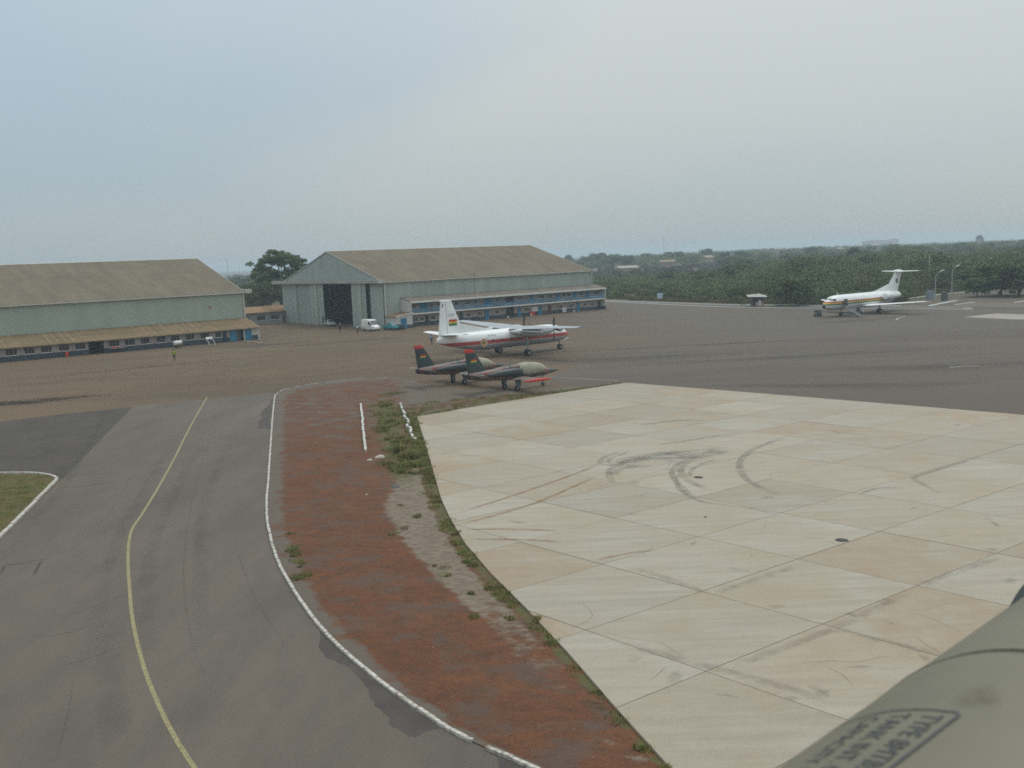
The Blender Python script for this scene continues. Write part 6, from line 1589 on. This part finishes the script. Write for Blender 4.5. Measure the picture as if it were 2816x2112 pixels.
def tree(label, loc, s, rz, kind, group, name='tree'):
    t = thing(name, label, 'tree', loc, rz, group); t.scale = s
    place('trunk', TREES[kind][1], t); place('crown', TREES[kind][0], t)
    return t

def at_px(u, D):
    """ground point on the bearing of column u at distance D"""
    d = ray(u, HORIZON - math.tan(ROLL) * (u - 1408)); q_ = Vector((d.x, d.y)).normalized() * D
    return Vector((q_.x, q_.y, terrain_h(q_.x, q_.y)))

# tall open-crowned tree standing between the hangars
gt = thing('tree', 'tall open crowned tree rising above the gap between the hangars', 'tree', at_px(768, 284), 0)
rg = np.random.default_rng(21)
gC, gR = [], []
for (dx, z, r_, n_) in ((-5.9, 14.6, 1.9, 9), (-4.2, 16.4, 2.2, 10), (-1.4, 17.7, 2.5, 13), (1.8, 17.7, 2.4, 13), (4.8, 16.5, 2.3, 11), (7.2, 15.2, 2.2, 9), (9.4, 14.2, 1.7, 6), (-5.2, 12.0, 1.8, 5), (-1.6, 13.2, 1.6, 5), (1.4, 12.4, 1.6, 4), (4.6, 12.3, 1.8, 5), (0.5, 15.4, 2.2, 9), (-3.4, 14.0, 1.5, 4), (3.4, 14.4, 1.6, 6), (-7.0, 13.2, 1.5, 7), (-6.8, 11.2, 2.0, 8), (7.4, 12.6, 1.8, 7), (-3.4, 12.0, 2.2, 9), (2.8, 16.0, 2.0, 8), (-2.6, 15.8, 2.0, 8), (0, 11, 3, 10), (-3, 10.5, 2.6, 6), (4, 10.5, 2.6, 6)):
    for _ in range(n_):
        gC.append((max(-7.2, dx + max(-1.6, min(1.6, rg.normal())) * r_ * 0.52), rg.normal() * 3.0, z - 0.5 + rg.normal() * r_ * 0.33)); q_ = 0.52 + 0.5 * rg.random(); gR.append((q_ * 1.35, q_ * 1.35, q_ * 0.75))
V_, Q_ = leaves(gC, gR, 19000, 0.40, rg, 0.6); place('crown', np_mesh('crown', V_, Q_, TREE_G), gt)
mb = trunk(9.5, 0.55, 0, pr, 1)
for (cx_, cy_, cz_) in gC[::7]:
    mb.tube([(0, 0, 7.5), (cx_ * 0.45, cy_ * 0.45, 7.5 + (cz_ - 7.5) * 0.6), (cx_, cy_, cz_)], [0.20, 0.12, 0.04], 6)
o = mb.build('trunk', BARK, gt)
for u, D, s, k, lab in ((662, 305, 1.05, 1, 'dense dark tree just right of the left hangar roof end'), (705, 270, 1.0, 0, 'dense dark tree behind the low building, left of two'), (765, 268, 1.08, 3, 'dense dark tree behind the low building, right of two'), (735, 300, 1.15, 4, 'broad leafy tree under the tall open crowned tree'), (812, 310, 1.0, 2, 'leafy tree hiding behind the left gable of the big hangar'), (690, 330, 1.05, 6, 'tree behind the small pale house between the hangars')):
    p = at_px(u, D); tree(lab, p, (s, s, s), pr.uniform(0, 6), k, None)

# treeline far left, seen over and between the hangars
for i in range(26):
    u = pr.uniform(470, 700); D = pr.uniform(520, 1100)
    s = pr.uniform(0.7, 1.0); p = at_px(u, D)
    tree('distant rounded tree in the low treeline left of the big hangar', p, (s * 1.2, s * 1.2, s), pr.uniform(0, 6), pr.randrange(7), 'far trees left of the hangar')

# houses among the trees on the right
HOUSES = []
def house(label, u, D, w, d_, h, wallc, roofc, rz, gable=True, zo=0.0):
    p = at_px(u, D); HOUSES.append(p)
    t = thing('house', label, 'house', p + Vector((0, 0, zo)), rz)
    mb = MB(); mb.box(-w / 2, -d_ / 2, -0.6 - zo, w / 2, d_ / 2, h); mb.build('wall', pm('house_wall', wallc, 0.85), t)
    mb = MB()
    if gable: mb.prism([(-d_ / 2 - 0.6, h - 0.02), (d_ / 2 + 0.6, h - 0.02), (0, h + d_ * 0.24)], 'x', -w / 2 - 0.6, w / 2 + 0.6)
    else: mb.box(-w / 2 - 0.3, -d_ / 2 - 0.3, h, w / 2 + 0.3, d_ / 2 + 0.3, h + 0.4)
    mb.build('roof', pm('house_roof', roofc, 0.85), t)
    n_ = max(2, int(w / 3.5))
    for f in range(max(1, int(h / 3.2))):
        for k in range(n_):
            x = -w / 2 + w * (k + 0.5) / n_
            mb = MB(); mb.box(x - 0.5, -d_ / 2 - 0.04, 1.0 + 3.1 * f, x + 0.5, -d_ / 2 - 0.005, 2.2 + 3.1 * f); mb.build('window', GLASS_D, t)
    return t
house('long low pale roofed shed just right of the big hangar eave', 1722, 640, 15, 6, 3.6, (0.302, 0.245, 0.187), (0.374, 0.338, 0.288), 0.5)
house('orange walled house left of centre among the far trees', 1838, 700, 10, 6, 4.6, (0.302, 0.209, 0.137), (0.288, 0.209, 0.144), -0.5)
house('small cream house among the far trees above the orange one', 1945, 740, 8, 6, 5.6, (0.324, 0.274, 0.187), (0.317, 0.274, 0.202), 0.6)
house('grey flat roofed house among the far trees', 2023, 820, 8, 6, 8.2, (0.302, 0.310, 0.302), (0.360, 0.360, 0.346), 0.5, False)
house('whitish house high on the far rise left of the apartment block', 2145, 900, 7, 6, 9, (0.360, 0.346, 0.324), (0.302, 0.259, 0.230), -0.5)
house('cream house below the apartment block', 2305, 860, 8, 6, 7.6, (0.331, 0.288, 0.245), (0.288, 0.230, 0.194), 0.5)
house('white walled house right of the cream one below the apartment block', 2402, 960, 8, 6, 9.6, (0.374, 0.374, 0.360), (0.324, 0.302, 0.288), 0.4)
house('low brick house half hidden at the foot of the far trees', 1588, 600, 9, 6, 3.8, (0.274, 0.187, 0.144), (0.302, 0.259, 0.216), 0.3)
pm_w = pm('far_window', (0.30, 0.32, 0.34), 0.4)
ab = thing('apartment_block', 'long pale apartment block standing above the trees on the horizon', 'building', at_px(2420, 1700), -R(20))
conc = pm('pale_render', (0.66, 0.67, 0.67), 0.85, 0.08, 0.2)
for x0, x1, h in ((-28, -16, 12.5), (-16, -4, 14.0), (-4, 12, 13.2), (12, 28, 14.5)):
    mb = MB(); mb.box(x0 + 0.02, -6, -1, x1 - 0.02, 6, h); mb.build('wing_wall', conc, ab)
    for k in range(int((x1 - x0) / 4)):
        for f in range(3):
            mb = MB(); xx = x0 + 2 + 4 * k; mb.box(xx - 1.1, -6.06, 2.0 + 3.1 * f, xx + 1.1, -6.005, 3.8 + 3.1 * f); mb.build('window', pm_w, ab)
for x in (-20, -3, 8, 22):
    mb = MB(); mb.box(x - 1.6, -2, 12, x + 1.6, 2, 16.2); mb.build('stair_head', conc, ab)
for (u, D, h, lab) in ((626, 1500, 28, 'thin radio mast on the horizon left of the tall tree'), (1826, 1500, 34, 'thin mast above the far treeline right of the hangar')):
    t = thing('mast', lab, 'mast', at_px(u, D), 0)
    mb = MB(); mb.tube([(0, 0, 0), (0, 0, h)], [0.35, 0.2], 6); mb.build('pole', DARK, t)
    for z in (0.55, 0.8, 0.95):
        mb = MB(); mb.tube([(-0.9, 0, h * z), (0.9, 0, h * z)], 0.12, 5); mb.build('crossarm', DARK, t)

# border of the paved area, in columns of the survey
B_PX = [(1500, 812), (1655, 822), (1780, 828), (2000, 835), (2260, 838), (2470, 836), (2500, 818), (2560, 809), (2700, 796), (2830, 786), (3200, 770), (3600, 760)]
def border(u):
    for (a, va), (b_, vb) in zip(B_PX, B_PX[1:]):
        if a <= u <= b_: return va + (vb - va) * (u - a) / (b_ - a)
    return 700
def clear_of_houses(p, D):
    for h_ in HOUSES:
        dv = Vector((h_.x, h_.y)); q_ = dv.normalized(); al = p.x * q_.x + p.y * q_.y; la = abs(p.x * q_.y - p.y * q_.x)
        if la < 7 and dv.length - 34 < al < dv.length + 7: return False
    return True
def tall(u):
    for (a, va), (b_, vb) in zip(((1400, 3.4), (1700, 3.8), (1950, 5.0), (2080, 6.6), (2150, 8.4), (2400, 8.8)), ((1700, 3.8), (1950, 5.0), (2080, 6.6), (2150, 8.4), (2400, 8.8), (3800, 9.2))):
        if a <= u <= b_: return va + (vb - va) * (u - a) / (b_ - a)
    return 4.0
def scatter(n, u0, u1, d0, d1):
    out = []
    for _ in range(n):
        u = pr.uniform(u0, u1); D = math.sqrt(pr.uniform(d0 * d0, d1 * d1)); p = at_px(u, D)
        if PX((p.x, p.y, 0))[1] > border(u) - 2.0: continue
        out.append((u, D, p))
    return out
# individual bushy trees in the scrub belt
cnt = 0
for u, D, p in scatter(300, 2060, 3050, 205, 440):
    if cnt >= 60: break
    dv = border(u) - PX((p.x, p.y, 0))[1]
    if dv < 5: continue
    h = tall(u) * pr.uniform(0.95, 1.5) / 10
    tree('bushy green tree in the scrub belt behind the jet', p - Vector((0, 0, 1.5 * h)), (h * 1.25, h * 1.25, h), pr.uniform(0, 6), pr.randrange(7), 'bushy trees of the scrub belt', 'bushy_tree'); cnt += 1
for u, D, h, lab in ((2195, 236, 1.0, 'big rounded bush left of the jet nose, paler green'), (2752, 262, 1.12, 'large dark tree at the right edge beyond the lamp posts'), (2806, 256, 1.18, 'large dark tree cut by the right edge of the picture'), (2650, 300, 1.05, 'dark tree behind the lamp posts'), (2690, 255, 0.62, 'low dark bush right of the lamp posts')):
    tree(lab, at_px(u, D) - Vector((0, 0, 1.6 * h)), (h * 1.3, h * 1.3, h * 1.12), pr.uniform(0, 6), pr.choice((0, 6, 2)), None)
# scattered trees standing up out of the wider scrub
cnt = 0
for u, D, p in scatter(200, 1640, 3000, 300, 720):
    if cnt >= 64 or not clear_of_houses(p, D): continue
    h = (0.42 if u < 1950 else 0.75) * pr.uniform(0.8, 1.35)
    tree('single tree standing up out of the wide scrub plain', p - Vector((0, 0, 1.2 * h)), (h * pr.uniform(1.1, 2.0), h * pr.uniform(1.1, 2.0), h * pr.uniform(1.0, 1.4)), pr.uniform(0, 6), pr.randrange(7), 'trees scattered over the scrub plain', 'scrub_tree'); cnt += 1
# skyline trees
for i in range(96):
    u = 1530 + (2960 - 1530) * (i + pr.uniform(-0.4, 0.4)) / 96; D = pr.uniform(720, 1080); p = at_px(u, D)
    if not clear_of_houses(p, D): continue
    need = CAM_H - p.z + (PX((p.x, p.y, CAM_H))[1] - (706 - (u - 1540) * 0.0335)) * D / FOCAL_PX
    s = max(0.6, min(1.7, need / 9.6)) * pr.uniform(0.6, 1.3)
    tree('distant rounded tree in the dark skyline beyond the scrub', p, (s * 1.15, s * 1.15, s), pr.uniform(0, 6), pr.randrange(7), 'skyline trees beyond the scrub')
tree('tall hazy tree standing above the skyline at far right', at_px(2695, 1600), (1.7, 1.7, 1.55), 1.0, 5, None)

def mass(name, label, cat, spots, per, size, mat, hfun, rng):
    Vs, n0, Qs = [], 0, []
    for u, D, p in spots:
        h = hfun(u, D); w = h * pr.uniform(0.9, 1.6)
        k = 4; C_ = [(p.x + rng.normal() * w * 0.20, p.y + rng.normal() * w * 0.20, p.z + h * (0.25 + 0.42 * rng.random())) for _ in range(k)]
        R_ = [(w * 0.36, w * 0.36, h * 0.36)] * k
        V_, Q_ = leaves(C_, R_, per, size, rng, 0.5); Vs.append(V_); Qs.append(Q_ + n0); n0 += len(V_)
    o = place(name, np_mesh(name, np.concatenate(Vs), np.concatenate(Qs), mat))
    return tag(o, label, cat, None, 'stuff')
rg2 = np.random.default_rng(31)
near = scatter(1800, 1490, 3150, 200, 450)
for _ in range(90):
    u = pr.uniform(2620, 3050); q_ = G(u, border(u) - pr.uniform(2.5, 9), 0); near.append((u, math.hypot(q_.x, q_.y), Vector((q_.x, q_.y, -0.12))))
def h_near(u, D):
    v = PX(at_px(u, D))[1]; e = smooth(2, 12, border(u) - v)
    return max(0.7, tall(u) * (0.35 + 0.65 * e) * pr.uniform(0.45, 1.2))
mass('scrub', 'dense green and brownish scrub filling the land beyond the apron', 'scrub', near, 330, 0.46, GREEN, h_near, rg2)
mid = [s for s in scatter(1500, 1490, 3000, 440, 720) if clear_of_houses(s[2], s[1])]
mass('dry_scrub', 'brownish dry scrub band beyond the green scrub', 'scrub', mid, 170, 0.62, DRY_G, lambda u, D: pr.uniform(2.0, 3.8) * (1 if u < 2150 else 1.7), rg2)
far = [s for s in scatter(2200, 1480, 3000, 700, 1400) if clear_of_houses(s[2], s[1])]
mass('woodland', 'far dark woodland on the rising ground at the horizon', 'wood', far, 130, 0.95, TREE_G, lambda u, D: pr.uniform(5.0, 9.0), rg2)
lft = [(u, D, at_px(u, D)) for u, D in [(pr.uniform(300, 900), pr.uniform(330, 1200)) for _ in range(650)]]
mass('thicket', 'low dark thicket seen between the two hangars', 'scrub', lft, 90, 1.0, TREE_G, lambda u, D: pr.uniform(4.0, 7.0), rg2)

# grass and weeds: blades by the thousand
def tufts(name, label, spots, mat):
    """spots: (x, y, z, radius, height, blades)"""
    Vs, Qs, n0 = [], [], 0
    for x, y, z, r_, h, n_ in spots:
        a = RNG.random(n_) * 6.283; q_ = np.sqrt(RNG.random(n_)) * r_
        bx, by = x + q_ * np.cos(a), y + q_ * np.sin(a); hh = h * (0.5 + 0.7 * RNG.random(n_)); da = RNG.random(n_) * 6.283; w = 0.12 * hh + 0.012
        lean = hh * 0.55
        V_ = np.stack([np.stack([bx - w * np.sin(da), by + w * np.cos(da), np.full(n_, z)], 1), np.stack([bx + w * np.sin(da), by - w * np.cos(da), np.full(n_, z)], 1), np.stack([bx + lean * np.cos(da), by + lean * np.sin(da), z + hh], 1)], 1).reshape(-1, 3)
        Vs.append(V_); Qs.append(np.arange(3 * n_).reshape(-1, 3) + n0); n0 += 3 * n_
    return tag(place(name, np_mesh(name, np.concatenate(Vs), np.concatenate(Qs), mat, None, True)), label, 'weeds', None, 'stuff')
sp_ = []
edge_pts = [p for p in Rc_[:NA]]
for i, p in enumerate(edge_pts):
    u, v = PX(p)
    dens = 3 if v < 1330 else (2 if v < 1800 else 2)
    for _ in range(dens):
        if pr.random() < (0.85 if v < 1330 else 0.42 + 0.3 * math.sin(i * 0.45)):
            q_ = Lc_[i].lerp(p, pr.uniform(0.93, 0.997)); sp_.append((q_.x, q_.y, 0.03, pr.uniform(0.12, 0.5), pr.uniform(0.05, 0.2), pr.randrange(30, 90)))
for i in range(NA, len(Rc_)):
    for _ in range(3):
        q_ = Lc_[i].lerp(Rc_[i], pr.uniform(0.80, 0.99)); sp_.append((q_.x, q_.y, 0.03, pr.uniform(0.2, 0.7), pr.uniform(0.08, 0.25), pr.randrange(20, 60)))
for _ in range(110):                      # in and round the ditch
    u, v = pr.gauss(1080, 30), pr.uniform(1105, 1310); q_ = G(u + (v - 1180) * 0.25, v)
    sp_.append((q_.x, q_.y, 0.05, pr.uniform(0.2, 0.8), pr.uniform(0.08, 0.30), pr.randrange(40, 100)))
for u, v, r_, h in ((1128, 1262, 0.6, 0.6), (1100, 1245, 0.5, 0.5), (1150, 1225, 0.5, 0.45), (1140, 1285, 0.5, 0.4), (1020, 1120, 0.5, 0.2), (1070, 1088, 1.2, 0.3), (1095, 1085, 0.9, 0.3)):
    q_ = G(u, v); sp_.append((q_.x, q_.y, 0.05, r_, h, 160))
for u, v in ((805, 1510), (810, 1535), (820, 1548), (806, 1522), (830, 1560), (795, 1470), (838, 1588), (820, 1590), (1218, 1563), (1200, 1560), (1228, 1592), (1290, 1635), (1370, 1640), (1390, 1650), (1355, 1625), (1310, 1700), (1400, 1712), (1480, 1706), (1085, 1470), (1118, 1455), (1102, 1400), (1150, 1420)):
    for _ in range(2):
        q_ = G(u + pr.uniform(-10, 10), v + pr.uniform(-6, 6)); sp_.append((q_.x, q_.y, 0.07, pr.uniform(0.1, 0.35), pr.uniform(0.05, 0.16), 70))
tufts('weeds', 'green weeds along the concrete edge and in the ditch', sp_, GRASS_G)
sp_ = []
for _ in range(900):
    u, v = pr.uniform(-200, 150), pr.uniform(1308, 1560)
    if v > 1474 - u * 1.02 - 8 or u > 146: continue
    q_ = G(u, v); sp_.append((q_.x, q_.y, 0.05, 0.35, pr.uniform(0.03, 0.08), 40))
tufts('lawn_grass', 'dry grass on the lawn corner at the left edge', sp_, GRASS_G)
sp_ = []
for _ in range(1500):
    u = pr.uniform(1490, 3000); v = border(u) - abs(pr.gauss(0, 4.5)) - 0.3; q_ = G(u, v, -0.12)
    sp_.append((q_.x, q_.y, -0.12, pr.uniform(0.6, 1.6), pr.uniform(0.4, 1.2), 30))
tufts('verge_grass', 'rough grass fringe between the perimeter road and the scrub', sp_, foliage_mat('fringe_grass', (0.072, 0.078, 0.027), (0.111, 0.111, 0.043), (0.172, 0.150, 0.069), (0.166, 0.116, 0.064), 0.6, 0.05))

# loose stones on the verge
Vs, Qs, n0 = [], [], 0
for _ in range(2600):
    i = pr.randrange(NA); s = pr.random() * 0.9 + 0.05; q_ = Lc_[i].lerp(Rc_[i], s); r_ = pr.uniform(0.008, 0.03) * (1.8 if pr.random() < 0.05 else 1)
    z = 0.04 + 0.10 * math.sin(math.pi * s)
    pts = np.array([(1, 0, 0), (-0.5, 0.9, 0), (-0.5, -0.9, 0), (0.1, 0.1, 0.9)]) * r_ * (0.7 + 0.6 * RNG.random((4, 1))) + np.array((q_.x, q_.y, z))
    Vs.append(pts); Qs.append(np.array([(0, 1, 3), (1, 2, 3), (2, 0, 3)]) + n0); n0 += 4
tag(place('stones', np_mesh('stones', np.concatenate(Vs), np.concatenate(Qs), pm('loose_stone', (0.15, 0.075, 0.05), 0.9, scale=3, col2=(0.26, 0.17, 0.12), coord='World'), None, True)), 'loose gravel stones scattered over the red verge', 'gravel', None, 'stuff')
for u, v, r_, lab in ((1045, 1262, 0.35, 'pale lump of broken concrete below the left block row'), (1017, 1270, 0.22, 'smaller pale lump left of the broken concrete lump'), (1085, 1343, 0.3, 'dark stone by the sandy strip'), (1008, 1366, 0.15, 'small whitish stone on the red verge')):
    t = G(u, v); mb = MB()
    mb.loft([[(r_ * w * math.cos(a) * pr.uniform(0.75, 1.2), r_ * w * math.sin(a) * pr.uniform(0.75, 1.2), r_ * z) for a in [k * math.pi / 4 for k in range(8)]] for w, z in ((0.9, -0.1), (1.1, 0.15), (0.8, 0.45), (0.3, 0.6))])
    o = mb.build('boulder', pm('boulder_stone', (0.12, 0.11, 0.10) if 'dark' in lab else (0.45, 0.42, 0.36), 0.9, 0.2, 4), None, False); o.location = (t.x, t.y, 0.07); tag(o, lab, 'stone')

# ================================================================== HAZE
mb = MB(); mb.box(-4800, -4800, -3.0, 4800, 4800, 31.0)
hz_m = bpy.data.materials.new('thin_haze'); hz_m.use_nodes = True
nt = hz_m.node_tree
for n in list(nt.nodes):
    if n.type != 'OUTPUT_MATERIAL': nt.nodes.remove(n)
pv = nt.nodes.new('ShaderNodeVolumePrincipled')
pv.inputs['Color'].default_value = (0.74, 0.88, 0.98, 1); pv.inputs['Density'].default_value = 0.00041; pv.inputs['Anisotropy'].default_value = 0.2
nt.links.new(pv.outputs['Volume'], [n for n in nt.nodes if n.type == 'OUTPUT_MATERIAL'][0].inputs['Volume'])
tag(mb.build('haze', hz_m), 'thin pale haze softening everything far away', 'haze', None, 'stuff')
